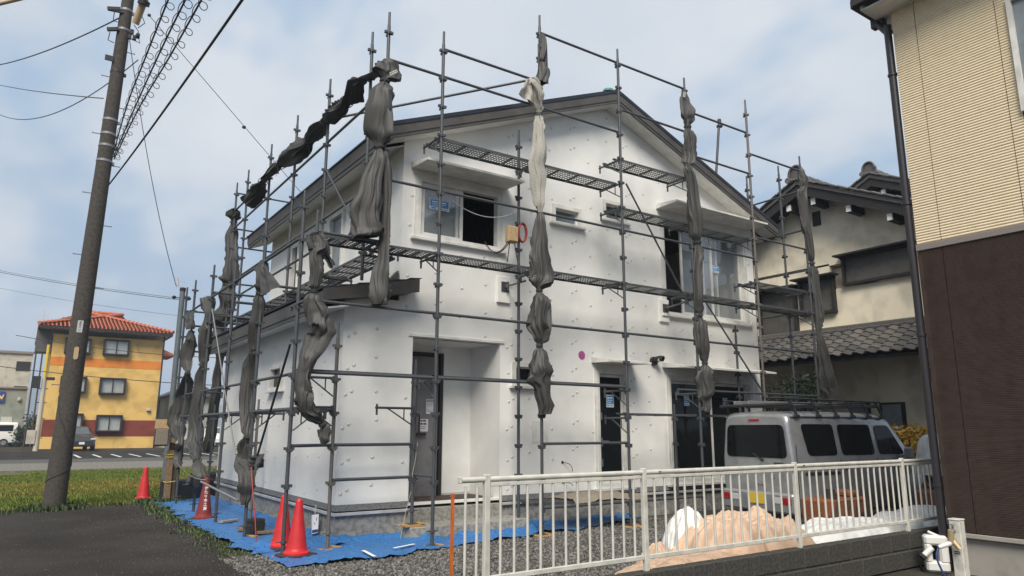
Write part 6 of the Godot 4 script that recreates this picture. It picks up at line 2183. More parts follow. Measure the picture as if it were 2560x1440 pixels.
	boxpart("board_panel", pz(411, 1060, pp.z - 0.2), Vector3(0.36, 0.20, 0.02), M.cardbox, tpst)
	b = MB.new()
	for y in [0.98, 0.93, 0.42]:
		var rg := PackedVector3Array()
		for i in 9:
			var a := TAU * i / 8 + PI / 4
			rg.push_back(Vector3(pp.x + 0.04 + 0.13 * cos(a), y + 0.01 * sin(a * 2), pp.z + 0.095 * sin(a)))
		b.tube(rg, 0.008, 5)
	part("cord", b, M.rope_yellow, tpst)

# ---------------------------------------------------------------- tiled house behind
var tile_mesh: ArrayMesh
func make_tile() -> void:                                # wavy pan tile: x along the eave, z down the slope
	var rows := []
	for k in 2:
		var row := PackedVector3Array()
		for i in 9:
			var t := i / 8.0
			row.push_back(Vector3((t - 0.5) * 0.31, 0.028 * sin(t * TAU * 0.95 + 0.5) + (0.030 if k == 1 else 0.0), -0.14 + k * 0.28))
		rows.append(row)
	var b := MB.new()
	b.surf(rows, false, -1.0)
	for i in 8:
		b.quad(rows[1][i], rows[1][i + 1], rows[1][i + 1] - Vector3(0, 0.028, 0), rows[1][i] - Vector3(0, 0.028, 0), Vector3.BACK)
	tile_mesh = b.mesh()
func make_tiled_house() -> void:
	make_tile()
	var X := 16.5
	var o := thing("tiled_house", "cream plastered traditional house with grey tiled roofs behind the scaffold", "house", Vector3(X + 3, 0, -10.5))
	var b := MB.new()
	var z0 := -5.4
	var z1 := -16.2
	var peak := px(1990, 452, X - 0.7)                   # verge line of the gable
	var zp := peak.z
	var hp := peak.y
	var sl := 0.47
	wall(b, Vector3(X, 0, 0), Vector3(0, 0, -1), Vector3.LEFT, -z0, 1.45, -z1, 5.6, [[8.65, 4.98, 9.86, 5.65]], 0.2)
	var zl := (hp - 0.25 - 5.6) / sl
	b.prism(PackedVector3Array([Vector3(X, 5.602, zp - zl), Vector3(X, 5.602, minf(z0, zp + zl)), Vector3(X, hp - 0.25 - (minf(z0, zp + zl) - zp) * sl + 0.01, minf(z0, zp + zl)), Vector3(X, hp - 0.25, zp)]), Vector3(0.2, 0, 0))
	part("upper_wall", b, M.cream, o)
	b = MB.new()
	b.box(Vector3(X + 4, 2.8, (z0 + z1) / 2), Vector3(7.6, 5.5, z0 - z1 - 0.3))
	part("core", b, M.cream, o)
	boxpart("wainscot", Vector3(X - 0.01, 0.72, (z0 + z1) / 2), Vector3(0.24, 1.48, z0 - z1), M.beam, o)
	# gable roof
	b = MB.new()
	for s in [-1.0, 1.0]:
		var e := Vector3(X - 0.7, hp - 3.6 * sl, zp + s * 3.6)
		b.prism(PackedVector3Array([Vector3(X - 0.7, hp, zp), e, e + Vector3(0, -0.10, 0), Vector3(X - 0.7, hp - 0.10, zp)]), Vector3(9.0, 0, 0))
	part("roof", b, M.tile, o)
	b = MB.new()
	for s in [-1.0, 1.0]:                                # barge boards
		var e := Vector3(X - 0.66, hp - 0.10 - 3.55 * sl, zp + s * 3.55)
		b.prism(PackedVector3Array([Vector3(X - 0.66, hp - 0.10, zp), e, e + Vector3(0, -0.24, 0), Vector3(X - 0.66, hp - 0.36, zp)]), Vector3(0.05, 0, 0))
		e = Vector3(X - 0.60, hp - 0.20 - 3.55 * sl, zp + s * 3.55)
		b.prism(PackedVector3Array([Vector3(X - 0.60, hp - 0.20, zp), e, e + Vector3(0, -0.05, 0), Vector3(X - 0.60, hp - 0.25, zp)]), Vector3(0.60, 0, 0))
	part("barge_board", b, M.beam, o)
	for t in [0.35, 1.25, 2.2, 3.1, -0.35, -1.3, -2.2]:  # purlin ends, painted white
		var y: float = hp - 0.46 - absf(t) * sl
		boxpart("purlin", Vector3(X - 0.28, y, zp + t), Vector3(0.56, 0.17, 0.15), M.beam, o)
		boxpart("purlin_end", Vector3(X - 0.575, y, zp + t), Vector3(0.03, 0.16, 0.12), M.white, o)
	for s in [-1.0, 1.0]:                                # verge tiles
		for k in 13:
			var d := 0.15 + k * 0.27
			b = MB.new()
			b.cbox(Vector3(X - 0.66, hp + 0.045 - d * sl, zp + s * d), Vector3(0.20, 0.06, 0.30), 0.02, Basis(Vector3.RIGHT, s * atan(sl) + s * 0.05))
			part("verge_tile", b, [M.tile, M.tile_b, M.tile_c][k % 3], o)
	for k in 16:                                         # ridge tiles
		b = MB.new()
		b.cyl(Vector3(X - 0.55 + k * 0.36, hp + 0.10, zp), Vector3(X - 0.20 + k * 0.36, hp + 0.10, zp), 0.13, 0.12, 12)
		part("ridge_tile", b, [M.tile_b, M.tile][k % 2], o)
	for s in [1.0]:
		for k in 14:
			for r in 2:
				b = MB.new()
				b.cyl(Vector3(X - 0.5 + k * 0.30, hp + 0.03 - (0.25 + r * 0.26) * sl, zp + s * (0.25 + r * 0.26)), Vector3(X - 0.5 + k * 0.30, hp + 0.03 - (0.5 + r * 0.26) * sl, zp + s * (0.5 + r * 0.26)), 0.055, 0.055, 8)
				part("roll_tile", b, M.tile, o)
	onigawara(o, Vector3(X - 0.68, hp + 0.08, zp), 0.8)
	# windows of the upper floor
	for q in [[px(2110, 645, X), px(2290, 682, X), 0.6], [px(2003, 705, X), px(2092, 778, X), 0.35], [px(1902, 735, X), px(1998, 832, X), 0.3]]:
		var w := Node3D.new(); w.name = "window"; o.add_child(w, true)
		w.position = q[0] - o.position
		var za: float = q[0].z
		var zb: float = q[1].z
		var ya: float = minf(q[0].y, q[1].y) if q[0].y < q[1].y else q[1].y
		var yb: float = maxf(q[0].y, q[1].y)
		boxpart("hood", Vector3(X - 0.16, yb + 0.02, (za + zb) / 2), Vector3(0.34, 0.04, zb - za + 0.25), M.beam, w)
		b = MB.new()
		b.box(Vector3(X - 0.05, ya, (za + zb) / 2), Vector3(0.14, 0.06, zb - za + 0.08))
		b.box(Vector3(X - 0.05, yb - 0.03, (za + zb) / 2), Vector3(0.14, 0.06, zb - za + 0.08))
		for z in [za, zb]: b.box(Vector3(X - 0.05, (ya + yb) / 2, z), Vector3(0.135, yb - ya - 0.08, 0.06))
		part("frame", b, M.beam, w)
		boxpart("pane", Vector3(X - 0.02, (ya + yb) / 2, lerpf(za, zb, 0.25)), Vector3(0.02, yb - ya - 0.1, (zb - za) * 0.48), M.shutter, w)
		boxpart("shutter", Vector3(X - 0.04, (ya + yb) / 2, lerpf(za, zb, 0.74)), Vector3(0.02, yb - ya - 0.1, (zb - za) * 0.5), M.shutter, w)
	for q in [[px(2031, 532, X), px(2053, 562, X)], [px(2002, 545, X), px(2008, 572, X)]]:
		boxpart("vent", Vector3(X - 0.012, (q[0].y + q[1].y) / 2, (q[0].z + q[1].z) / 2), Vector3(0.03, absf(q[0].y - q[1].y), absf(q[1].z - q[0].z)), M.dark, o)
	for q in [[px(2205, 1010, X), px(2266, 1080, X)], [px(2130, 1008, X), px(2178, 1075, X)]]:
		var w := Node3D.new(); w.name = "window"; o.add_child(w, true)
		w.position = q[0] - o.position
		var zc: float = (q[0].z + q[1].z) / 2
		var yc: float = (q[0].y + q[1].y) / 2
		boxpart("frame", Vector3(X - 0.02, yc, zc), Vector3(0.08, absf(q[0].y - q[1].y) + 0.06, absf(q[1].z - q[0].z) + 0.08), M.beam, w)
		boxpart("pane", Vector3(X - 0.065, yc, zc), Vector3(0.02, absf(q[0].y - q[1].y) - 0.04, absf(q[1].z - q[0].z) - 0.06), M.frosted, w)
	# lean-to roof, tile by tile
	var et := Vector3(X, px(2306, 803, X).y, 0)
	var eb := Vector3(X - 1.35, px(2313, 872, X - 1.35).y, 0)
	b = MB.new()
	b.prism(PackedVector3Array([Vector3(et.x, et.y - 0.03, z0 - 0.3), Vector3(eb.x + 0.03, eb.y - 0.03, z0 - 0.3), Vector3(eb.x + 0.03, eb.y - 0.12, z0 - 0.3), Vector3(et.x, et.y - 0.15, z0 - 0.3)]), Vector3(0, 0, z1 - z0 + 0.3))
	part("lean_to_deck", b, M.beam, o)
	var dn := (eb - et).normalized()
	var nn := Vector3(dn.y, -dn.x, 0)
	if nn.y < 0: nn = -nn
	var L := et.distance_to(eb)
	var rowsn := int(L / 0.235)
	rng.seed = 15
	var zz := z0 - 0.9
	while zz > z1 + 0.6:
		for r in rowsn + 1:
			var p := et + dn * (L - 0.10 - r * 0.235) + nn * 0.035
			p.z = zz + rng.randf_range(-0.004, 0.004)
			var bs := Basis(Vector3(0, 0, -1), nn, dn).orthonormalized()
			if bs.determinant() < 0: bs = Basis(Vector3(0, 0, 1), nn, dn)
			inst("roof_tile", tile_mesh, [M.tile, M.tile_b, M.tile_c][rng.randi() % 3], o, p - o.position, bs)
		zz -= 0.275
	boxpart("ridge_course", Vector3(X - 0.06, et.y + 0.05, (z0 + z1) / 2), Vector3(0.16, 0.11, z0 - z1 - 1.0), M.tile_b, o, 0.02)
	boxpart("ridge_course", Vector3(X - 0.09, et.y - 0.03, (z0 + z1) / 2), Vector3(0.20, 0.08, z0 - z1 - 1.0), M.tile, o, 0.02)
	boxpart("lamp", px(2316, 935, X - 0.1), Vector3(0.16, 0.26, 0.16), M.beam, o, 0.02)
	# second gable, farther back
	var X2 := 20.0
	var p2 := px(2172, 436, X2 - 0.7)
	var h := thing("rear_gable", "smaller tiled gable rising behind the cream plastered house", "house", Vector3(X2 + 2, 0, p2.z))
	b = MB.new()
	b.prism(PackedVector3Array([Vector3(X2, 0, p2.z + 2.4), Vector3(X2, 0, p2.z - 2.2), Vector3(X2, p2.y - 1.3, p2.z - 2.2), Vector3(X2, p2.y - 0.28, p2.z), Vector3(X2, p2.y - 1.35, p2.z + 2.4)]), Vector3(4, 0, 0))
	part("wall", b, M.cream, h)
	b = MB.new()
	for s in [-1.0, 1.0]:
		var e := Vector3(X2 - 0.7, p2.y - 2.8 * sl, p2.z + s * 2.8)
		b.prism(PackedVector3Array([Vector3(X2 - 0.7, p2.y, p2.z), e, e + Vector3(0, -0.10, 0), Vector3(X2 - 0.7, p2.y - 0.10, p2.z)]), Vector3(6.0, 0, 0))
	part("roof", b, M.tile, h)
	b = MB.new()
	for s in [-1.0, 1.0]:
		var e := Vector3(X2 - 0.66, p2.y - 0.10 - 2.75 * sl, p2.z + s * 2.75)
		b.prism(PackedVector3Array([Vector3(X2 - 0.66, p2.y - 0.10, p2.z), e, e + Vector3(0, -0.22, 0), Vector3(X2 - 0.66, p2.y - 0.34, p2.z)]), Vector3(0.05, 0, 0))
	part("barge_board", b, M.beam, h)
	for s in [-1.0, 1.0]:
		for k in 9:
			var d := 0.15 + k * 0.28
			b = MB.new()
			b.cbox(Vector3(X2 - 0.66, p2.y + 0.045 - d * sl, p2.z + s * d), Vector3(0.20, 0.06, 0.31), 0.02, Basis(Vector3.RIGHT, s * atan(sl) + s * 0.05))
			part("verge_tile", b, [M.tile, M.tile_b][k % 2], h)
	for k in 12:
		b = MB.new()
		b.cyl(Vector3(X2 - 0.55 + k * 0.36, p2.y + 0.10, p2.z), Vector3(X2 - 0.20 + k * 0.36, p2.y + 0.10, p2.z), 0.13, 0.12, 12)
		part("ridge_tile", b, [M.tile_b, M.tile][k % 2], h)
	for t in [0.3, 1.15]:
		boxpart("purlin", Vector3(X2 - 0.28, p2.y - 0.46 - t * sl, p2.z + t), Vector3(0.56, 0.17, 0.15), M.beam, h)
		boxpart("purlin_end", Vector3(X2 - 0.575, p2.y - 0.46 - t * sl, p2.z + t), Vector3(0.03, 0.16, 0.12), M.white, h)
	boxpart("window", px(2266, 505, X2 - 0.02), Vector3(0.06, 0.9, 0.7), M.dark, h)
	onigawara(h, Vector3(X2 - 0.68, p2.y + 0.08, p2.z), 0.72)
func onigawara(o: Node3D, c: Vector3, k: float) -> void: # end ornament of a tiled ridge
	var b := MB.new()
	var p := PackedVector3Array()
	for i in 13:
		var a := PI * i / 12
		p.push_back(c + Vector3(0, 0.10 + sin(a) * 0.30, -cos(a) * 0.25) * k)
	p.push_back(c + Vector3(0, -0.10, 0.30) * k)
	p.push_back(c + Vector3(0, -0.10, -0.30) * k)
	b.prism(p, Vector3(0.10, 0, 0))
	var arc := PackedVector3Array()
	for i in 13:
		var a := PI * i / 12
		arc.push_back(c + Vector3(-0.02, 0.10 + sin(a) * 0.30, -cos(a) * 0.25) * k)
	b.tube(arc, 0.045 * k, 8)
	part("ridge_ornament", b, M.tile, o)
	b = MB.new()
	b.cyl(c + Vector3(-0.16, -0.06, -0.22) * k, c + Vector3(0.05, -0.06, -0.22) * k, 0.10 * k, 0.10 * k, 14)
	part("end_roundel", b, M.tile_b, o)

# ---------------------------------------------------------------- far side of the lot
func far_block(called: String, label: String, x0: float, x1: float, z: float, depth: float, h: float, m: String, cat := "building") -> Node3D:
	var o := thing(called, label, cat, Vector3((x0 + x1) / 2, 0, z - depth / 2))
	boxpart("wall", Vector3((x0 + x1) / 2, h / 2, z - depth / 2), Vector3(x1 - x0, h, depth), M[m], o)
	return o
func make_far() -> void:
	var za := pd(382, 1107, 56.0).z
	var xl := pz(99, 1108, za).x
	var xr := pz(383, 1107, za).x
	var ht := pz(404, 852, za).y
	var o := far_block("apartment_block", "three storey yellow apartment block with orange and red bands and a tiled hip roof", xl, xr, za, 12.0, ht, "apt", "apartment")
	var b := MB.new()
	var f := func(called: String, y0: float, y1: float, m: String) -> void:
		boxpart(called, Vector3((xl + xr) / 2, (y0 + y1) / 2, za), Vector3(xr - xl + 0.01, y1 - y0, 0.03), M[m], o)
	f.call("orange_band", pz(250, 918, za).y, pz(250, 897, za).y, "apt_orange")
	f.call("red_band", pz(250, 1091, za).y, pz(250, 1050, za).y, "apt_red")
	for r in 3:
		for c in 2:
			var wx: float = [[260.0, 250.0, 241.0], [164.0, 152.0, 143.0]][c][r]
			var wy: float = [848.0, 944.0, 1037.0][r] - c * 4.0
			var a := pz(wx, wy, za)
			var d := pz(wx + 61, wy + 43, za)
			var w := Node3D.new(); w.name = "window"; o.add_child(w, true)
			w.position = Vector3(a.x, d.y, za) - o.position
			var cx := (a.x + d.x) / 2
			var cy := (a.y + d.y) / 2
			var ww := d.x - a.x
			var hh := a.y - d.y
			b = MB.new()
			b.cbox(Vector3(cx, a.y - 0.06, za + 0.2), Vector3(ww, 0.13, 0.45), 0.03)
			b.cbox(Vector3(cx, d.y + 0.06, za + 0.2), Vector3(ww, 0.13, 0.45), 0.03)
			for s in [-1.0, 1.0]: b.box(Vector3(cx + s * (ww / 2 - 0.07), cy, za + 0.2), Vector3(0.14, hh - 0.25, 0.42))
			part("frame", b, M.apt_trim, w)
			for s in [-1.0, 1.0]:
				boxpart("curtain", Vector3(cx + s * (ww / 4 - 0.06), cy, za + 0.12), Vector3(ww / 2 - 0.12, hh - 0.26, 0.03), M.curtain, w)
				boxpart("pane", Vector3(cx + s * (ww / 4 - 0.06), cy, za + 0.26), Vector3(ww / 2 - 0.125, hh - 0.265, 0.01), M.pane, w)
			boxpart("mullion", Vector3(cx, cy, za + 0.28), Vector3(0.07, hh - 0.26, 0.06), M.apt_trim, w)
	# the name in relief
	b = MB.new()
	var n0 := pz(337, 866, za + 0.01)
	var gl := ["kki", "kya", "ksu", "kte", "kxi", "bar", "kro"]
	for i in gl.size(): strokes(b, GLYPH[gl[i]], n0 + Vector3(i * 0.245, 0, 0), Vector3.RIGHT, Vector3.UP, Vector3.BACK, 0.21, 0.035)
	var n1 := pz(340, 878, za + 0.01)
	for i in 3: strokes(b, GLYPH[["ka", "gu", "ra"][i]], n1 + Vector3(0.05 + i * 0.60, 0, 0), Vector3.RIGHT, Vector3.UP, Vector3.BACK, 0.24, 0.035)
	part("name_lettering", b, M.beige, o)
	# hip roof with rows of barrel tiles
	var ze := za + 1.0
	var el := pz(98, 806, ze)
	var er := pz(433, 838, ze)
	var ye := (el.y + er.y) / 2
	var zk := za - 13.0
	var rise := 2.1
	var rl := Vector3(el.x + 6.0, ye + rise, (ze + zk) / 2)
	var rr := Vector3(er.x - 6.0, ye + rise, (ze + zk) / 2)
	var E := [Vector3(el.x, ye, ze), Vector3(er.x, ye, ze), Vector3(er.x, ye, zk), Vector3(el.x, ye, zk)]
	b = MB.new()
	b.quad(E[0], E[1], rr, rl, Vector3(0, 1, 1)); b.quad(E[2], E[3], rl, rr, Vector3(0, 1, -1))
	b.flat(E[1], E[2], rr, Vector3(1, 1, 0)); b.flat(E[3], E[0], rl, Vector3(-1, 1, 0))
	b.quad(E[0] - Vector3(0, 0.05, 0), E[1] - Vector3(0, 0.05, 0), E[2] - Vector3(0, 0.05, 0), E[3] - Vector3(0, 0.05, 0), Vector3.DOWN)
	var R := part("roof", b, M.apt_tile, o)
	b = MB.new()
	var x := el.x + 0.15
	while x < er.x:
		var t := minf(1.0, minf((x - el.x) / 6.0, (er.x - x) / 6.0))
		var top := Vector3(x, lerpf(ye, ye + rise, t), lerpf(ze, (ze + zk) / 2, t))
		var bot := Vector3(x, ye, ze + 0.06)
		var steps := int(bot.distance_to(top) / 0.35) + 1
		for k in steps:
			var p := bot.lerp(top, float(k) / steps)
			var q := bot.lerp(top, float(k + 1) / steps)
			b.cyl(p + Vector3(0, 0.06, 0), q + Vector3(0, 0.02, 0), 0.09, 0.075, 6, false)
		x += 0.27
	part("barrel_tiles", b, M.apt_tile, o).set_meta("kind", "stuff")
	b = MB.new()
	for q in [[rl, rr], [E[0], rl], [E[1], rr], [E[2], rr]]:
		var n := int(q[0].distance_to(q[1]) / 0.4)
		for k in n:
			var p: Vector3 = q[0].lerp(q[1], float(k) / n) + Vector3(0, 0.10, 0)
			b.cyl(p, q[0].lerp(q[1], (k + 1.15) / n) + Vector3(0, 0.07, 0), 0.15, 0.12, 8)
	part("ridge_tiles", b, M.apt_tile, o).set_meta("kind", "stuff")
	b = MB.new()
	b.box(Vector3((el.x + er.x) / 2, ye - 0.12, ze - 0.06), Vector3(er.x - el.x, 0.20, 0.14))
	b.box(Vector3(er.x - 0.06, ye - 0.12, (ze + zk) / 2), Vector3(0.14, 0.20, ze - zk - 0.2))
	b.box(Vector3(el.x + 0.06, ye - 0.12, (ze + zk) / 2), Vector3(0.14, 0.20, ze - zk - 0.2))
	b.cyl(Vector3(xr + 0.06, 0, za + 0.08), Vector3(xr + 0.06, ye - 0.1, za + 0.08), 0.06, 0.06, 8)
	part("gutter", b, M.apt_trim, o)
	boxpart("soffit", Vector3((el.x + er.x) / 2, ye - 0.16, (ze + zk) / 2), Vector3(er.x - el.x - 0.3, 0.04, ze - zk - 0.3), M.canopy, o)
	var sr := pz(405, 872, za - 5.0)
	b = MB.new()
	b.prism(PackedVector3Array([sr + Vector3(0, 0.0, 0), sr + Vector3(1.1, -0.45, 0), sr + Vector3(1.1, -0.6, 0), sr + Vector3(-0.3, -0.6, 0), sr + Vector3(-0.3, 0.1, 0)]), Vector3(0, 0, -4))
	part("side_roof", b, M.apt_tile, o)
	b = MB.new()                                         # stair screen and pipes on the left
	var sc := pz(102, 850, za - 1.0)
	b.box(Vector3(xl - 0.55, pz(105, 845, za).y, za - 1.2), Vector3(1.0, 2.0, 2.0))
	part("stair_screen", b, M.shutter, o)
	b = MB.new()
	for k in 3: b.cyl(Vector3(xl - 0.15 - k * 0.4, 0, za - 0.3), Vector3(xl - 0.15 - k * 0.4, ye - 1.8, za - 0.3), 0.06, 0.06, 6)
	part("pipe", b, M.timber_dark, o)
	b = MB.new()
	var at := pz(108, 800, za - 4)
	b.cyl(at - Vector3(0, 1, 0), at + Vector3(0, 0.9, 0), 0.025, 0.025, 5)
	for k in 4: b.cyl(at + Vector3(-0.5, 0.3 - k * 0.12, 0), at + Vector3(0.5, 0.3 - k * 0.12, 0), 0.012, 0.012, 4)
	part("aerial", b, M.flash, o)
	b = MB.new()
	b.cbox(pz(371, 1025, za + 0.12), Vector3(0.3, 0.22, 0.24), 0.05)
	part("vent_cap", b, M.curtain, o)
	# slim pole with a yellow sleeve in front of the block
	var yp := thing("street_pole", "slim pale pole with a yellow sleeve before the yellow apartment block", "pole", pg(88, 1128))
	b = MB.new()
	var yb := pg(88, 1128)
	var yt := pz(122, 862, yb.z)
	b.cyl(yb, yb.lerp(yt, 0.68), 0.16, 0.13, 12)
	part("shaft", b, M.beige, yp)
	b = MB.new()
	b.cyl(yb.lerp(yt, 0.68), yt, 0.10, 0.09, 12)
	part("sleeve", b, M.plate, yp)
	b = MB.new()
	for t in [0.12, 0.3, 0.45, 0.58]: b.cyl(yb.lerp(yt, t) + Vector3(-0.3, 0, 0), yb.lerp(yt, t) + Vector3(0.3, 0, 0), 0.03, 0.03, 6)
	b.box(yb.lerp(yt, 0.64) + Vector3(-0.45, 0, 0), Vector3(0.5, 0.8, 0.4))
	b.box(yb.lerp(yt, 0.67) + Vector3(0.35, 0.05, 0), Vector3(0.5, 0.2, 0.2))
	part("fittings", b, M.rubber_dark, yp)
	boxpart("cabinet", yb.lerp(yt, 0.30) + Vector3(-0.35, -1.2, 0), Vector3(0.5, 0.9, 0.4), M.beige, yp)
	# buildings on the left edge
	var zb := pd(82, 1000, 68.0).z
	var bx := pz(76, 940, zb).x
	var bt := pz(40, 882, zb).y
	var g := far_block("office_building", "plain beige building with dark openings at the far left", bx - 24, bx, zb, 10.0, bt, "beige")
	boxpart("parapet", Vector3(bx - 12, bt + 0.05, zb + 0.02), Vector3(24.2, 0.22, 0.3), M.siding_trim, g)
	for q in [[42, 903, 74, 927], [35, 965, 66, 973]]:
		var a := pz(q[0], q[1], zb); var d := pz(q[2], q[3], zb)
		boxpart("opening", Vector3((a.x + d.x) / 2, (a.y + d.y) / 2, zb + 0.02), Vector3(d.x - a.x, a.y - d.y, 0.10), M.dark, g)
	var zs := pd(60, 1000, 60.0).z
	var sx := pz(60, 1040, zs).x
	var st := pz(40, 971, zs).y
	var s := far_block("shop_building", "low sage green building with a blue sign behind the white van", sx - 20, sx, zs, 7.0, st, "sage")
	boxpart("coping", Vector3(sx - 10, st + 0.04, zs), Vector3(20.1, 0.12, 0.3), M.siding_trim, s)
	var a0 := pz(-20, 978, zs); var d0 := pz(10, 1006, zs)
	boxpart("sign", Vector3((a0.x + d0.x) / 2, (a0.y + d0.y) / 2, zs + 0.08), Vector3(d0.x - a0.x, a0.y - d0.y, 0.12), M.sign_blue, s)
	b = MB.new()
	var e0 := pz(-3, 999, zs + 0.15)
	b.prism(PackedVector3Array([e0, e0 + Vector3(0.12, 0.10, 0), e0 + Vector3(0.22, 0.0, 0), e0 + Vector3(0.34, 0.42, 0), e0 + Vector3(0.24, 0.42, 0), e0 + Vector3(0.18, 0.22, 0), e0 + Vector3(0.1, 0.34, 0), e0 + Vector3(-0.1, 0.30, 0)]), Vector3(0, 0, 0.03))
	part("sign_letter", b, M.sign_letter, s)
	var a1 := pz(3, 1042, zs); var d1 := pz(29, 1060, zs)
	boxpart("window", Vector3((a1.x + d1.x) / 2, (a1.y + d1.y) / 2, zs + 0.02), Vector3(d1.x - a1.x, a1.y - d1.y, 0.08), M.curtain, s)
	boxpart("wall_lamp", pz(48, 998, zs + 0.1), Vector3(0.25, 0.3, 0.25), M.curtain, s, 0.05)
	# houses seen between the nets
	var zh := pd(410, 1050, 70.0).z
	var h0 := pz(384, 1045, zh); var h1 := pz(428, 1040, zh)
	var hs := far_block("far_house", "small cream house with a blue roof beyond the yellow apartment block", h0.x - 1, h1.x, zh, 8.0, pz(400, 1035, zh).y, "cream", "house")
	b = MB.new()
	var r0 := pz(380, 1030, zh + 0.5)
	var r1 := pz(432, 1032, zh + 0.5)
	b.prism(PackedVector3Array([r0 + Vector3(-1, 0, 0), r1 + Vector3(0.4, -0.3, 0), pz(420, 1000, zh + 0.5), pz(384, 1000, zh + 0.5)]), Vector3(0, 0, -9))
	part("roof", b, M.blueroof, hs)
	var w0 := pz(424, 1000, zh + 6); var w1 := pz(548, 1000, zh + 6)
	var wh := far_block("white_house", "white two storey house partly hidden by the hanging nets", w0.x, w1.x, zh + 6, 8.0, pz(480, 990, zh + 6).y, "curtain", "house")
	b = MB.new()
	b.prism(PackedVector3Array([Vector3(w0.x - 0.5, pz(480, 992, zh + 6).y, zh + 6.6), Vector3(w1.x + 0.5, pz(480, 992, zh + 6).y, zh + 6.6), Vector3(w1.x - 1.5, pz(480, 966, zh + 6).y, zh + 6.6), Vector3(w0.x + 1.5, pz(480, 966, zh + 6).y, zh + 6.6)]), Vector3(0, 0, -9))
	part("roof", b, M.shutter, wh)
	for q in [[449, 1000, 454, 1012], [490, 1000, 497, 1012], [523, 1000, 530, 1012], [455, 1030, 470, 1050]]:
		var a := pz(q[0], q[1], zh + 6); var d := pz(q[2], q[3], zh + 6)
		boxpart("window", Vector3((a.x + d.x) / 2, (a.y + d.y) / 2, zh + 6.01), Vector3(d.x - a.x, a.y - d.y, 0.08), M.shutter, wh)
	var fw := pz(388, 1060, zh + 14); var fw1 := pz(470, 1060, zh + 14)
	b = MB.new()
	b.box(Vector3((fw.x + fw1.x) / 2, 0.9, zh + 14), Vector3(fw1.x - fw.x, 1.9, 0.15))
	lone("garden_wall", b, M.beige, "pale beige garden wall between the apartment block and the nets", "wall")
	# cars
	var van_st := [[0.0, 0.80, 0.82, 0.70, 0.35, 1.15, 1.90], [0.08, 0.84, 0.85, 0.74, 0.30, 1.15, 1.96], [1.0, 0.85, 0.85, 0.76, 0.28, 1.15, 1.98], [3.2, 0.85, 0.85, 0.76, 0.28, 1.15, 1.98], [3.6, 0.85, 0.85, 0.74, 0.28, 1.12, 1.80], [4.15, 0.84, 0.84, 0.75, 0.28, 1.0, 1.15], [4.55, 0.80, 0.80, 0.70, 0.32, 0.85, 0.98], [4.69, 0.72, 0.70, 0.60, 0.36, 0.7, 0.80]]
	var vp := pg(38, 1116)
	far_car(Vector3(vp.x, 0, vp.z), PI, van_st, "carwhite", "white delivery van at the left edge before the sage green building", "van", [["s", [[0.3, 1.25, 0.842], [1.5, 1.25, 0.842], [1.5, 1.75, 0.79], [0.3, 1.75, 0.79]]], ["s", [[1.7, 1.25, 0.842], [2.9, 1.25, 0.842], [2.9, 1.75, 0.79], [1.7, 1.75, 0.79]]], ["r", [[-0.004, 1.25, -0.68], [-0.004, 1.25, 0.68], [-0.004, 1.75, 0.62], [-0.004, 1.75, -0.62]]]])
	var suv := [[0.0, 0.74, 0.78, 0.60, 0.40, 1.00, 1.45], [0.15, 0.84, 0.86, 0.64, 0.30, 1.00, 1.58], [0.8, 0.90, 0.90, 0.66, 0.28, 1.00, 1.64], [2.0, 0.90, 0.90, 0.66, 0.28, 0.98, 1.62], [2.5, 0.90, 0.90, 0.66, 0.28, 0.97, 1.48], [3.15, 0.90, 0.90, 0.72, 0.28, 0.92, 1.08], [3.8, 0.88, 0.88, 0.70, 0.28, 0.86, 0.98], [4.15, 0.80, 0.78, 0.62, 0.32, 0.72, 0.84], [4.25, 0.70, 0.68, 0.5, 0.36, 0.60, 0.66]]
	var cp := pg(183, 1128)
	far_car(Vector3(cp.x, 0, cp.z - 4.0), -PI / 2 + 0.1, suv, "carblack", "black car facing the road before the yellow apartment block", "car", [["f", [[2.45, 1.55, -0.55], [2.45, 1.55, 0.55], [3.12, 1.10, 0.64], [3.12, 1.10, -0.64]]], ["s", [[0.7, 1.08, 0.885], [2.7, 1.08, 0.885], [2.2, 1.48, 0.73], [0.9, 1.48, 0.73]]]])
	var c2 := pg(545, 1116)
	far_car(Vector3(c2.x, 0, c2.z - 3.0), -PI / 2 - 0.15, suv, "carwhite", "white car glimpsed between the nets and the left wall", "car", [["f", [[2.45, 1.55, -0.55], [2.45, 1.55, 0.55], [3.12, 1.10, 0.64], [3.12, 1.10, -0.64]]]])
	# planting
	shrub("dark_shrub", "dark evergreen shrub by the cream wall behind the right end of the scaffold", px(1962, 1030, 15.0), 0.75, 1.35, "leaf_dark", 2600, 3, 0.05)
	shrub("yellow_shrub", "yellow leaved shrub between the van and the cream house", px(2290, 1120, 14.2), 0.55, 0.55, "leaf_yellow", 1500, 6, 0.055)
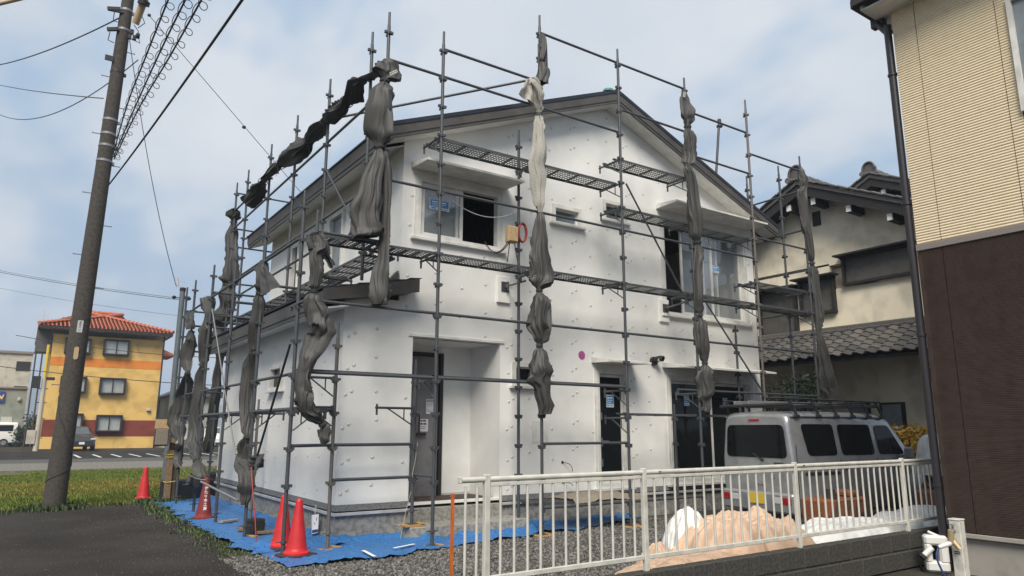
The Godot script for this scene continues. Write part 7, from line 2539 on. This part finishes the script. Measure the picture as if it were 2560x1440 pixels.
	shrub("thin_shrub", "sparse twiggy shrub against the cream wall beside the frosted window", px(2185, 1110, 15.6), 0.35, 0.85, "leaf", 260, 8, 0.05)
	shrub("hedge_bush", "dark bush beside the sage green building", pg(70, 1116), 1.2, 2.6, "leaf_dark", 1500, 11, 0.16)
func shrub(called: String, label: String, at: Vector3, r: float, h: float, m: String, n: int, sd: int, leaf: float) -> void:
	var y := 0.0
	var base := Vector3(at.x, y, at.z)
	var o := thing(called, label, "shrub", base)
	var q := RandomNumberGenerator.new(); q.seed = sd
	var b := MB.new()
	var mid := maxf(at.y, h * 0.4)
	for i in 9:
		var a := q.randf() * TAU
		var tip := base + Vector3(cos(a) * r * 0.8, mid + h * q.randf_range(0.1, 0.5), sin(a) * r * 0.8)
		b.tube(PackedVector3Array([base, base.lerp(tip, 0.5) + Vector3(0, 0.15, 0), tip]), 0.014, 5)
	part("trunk", b, M.bark, o)
	b = MB.new()
	var cl := []
	for i in 16:
		var a := q.randf() * TAU
		var rr := r * sqrt(q.randf()) * 0.85
		cl.append(base + Vector3(cos(a) * rr, mid + q.randf_range(-0.45, 0.5) * h, sin(a) * rr))
	for i in n:
		var c: Vector3 = cl[q.randi() % cl.size()]
		var p := c + Vector3(q.randfn(), q.randfn() * 0.8, q.randfn()) * r * 0.24
		if p.y < 0.05: continue
		var u := Vector3(q.randfn(), q.randfn() * 0.5, q.randfn()).normalized()
		var w := u.cross(Vector3(q.randfn(), q.randfn(), q.randfn())).normalized()
		var l := leaf * q.randf_range(0.6, 1.3)
		var nn := u.cross(w).normalized()
		if nn.y < 0: nn = -nn
		b.tri(p - u * l, p + w * l * 0.45, p + u * l, nn, nn, nn)
		b.tri(p - u * l, p + u * l, p - w * l * 0.45, nn, nn, nn)
	part("crown", b, M[m], o)

func _ready() -> void:
	make_view()
	make_materials()
	make_ground()
	make_house()
	make_right_house()
	make_tiled_house()
	make_far()
	make_scaffold()
	make_nets()
	make_fence()
	make_van()
	make_heaps()
	make_poles()
	make_near()
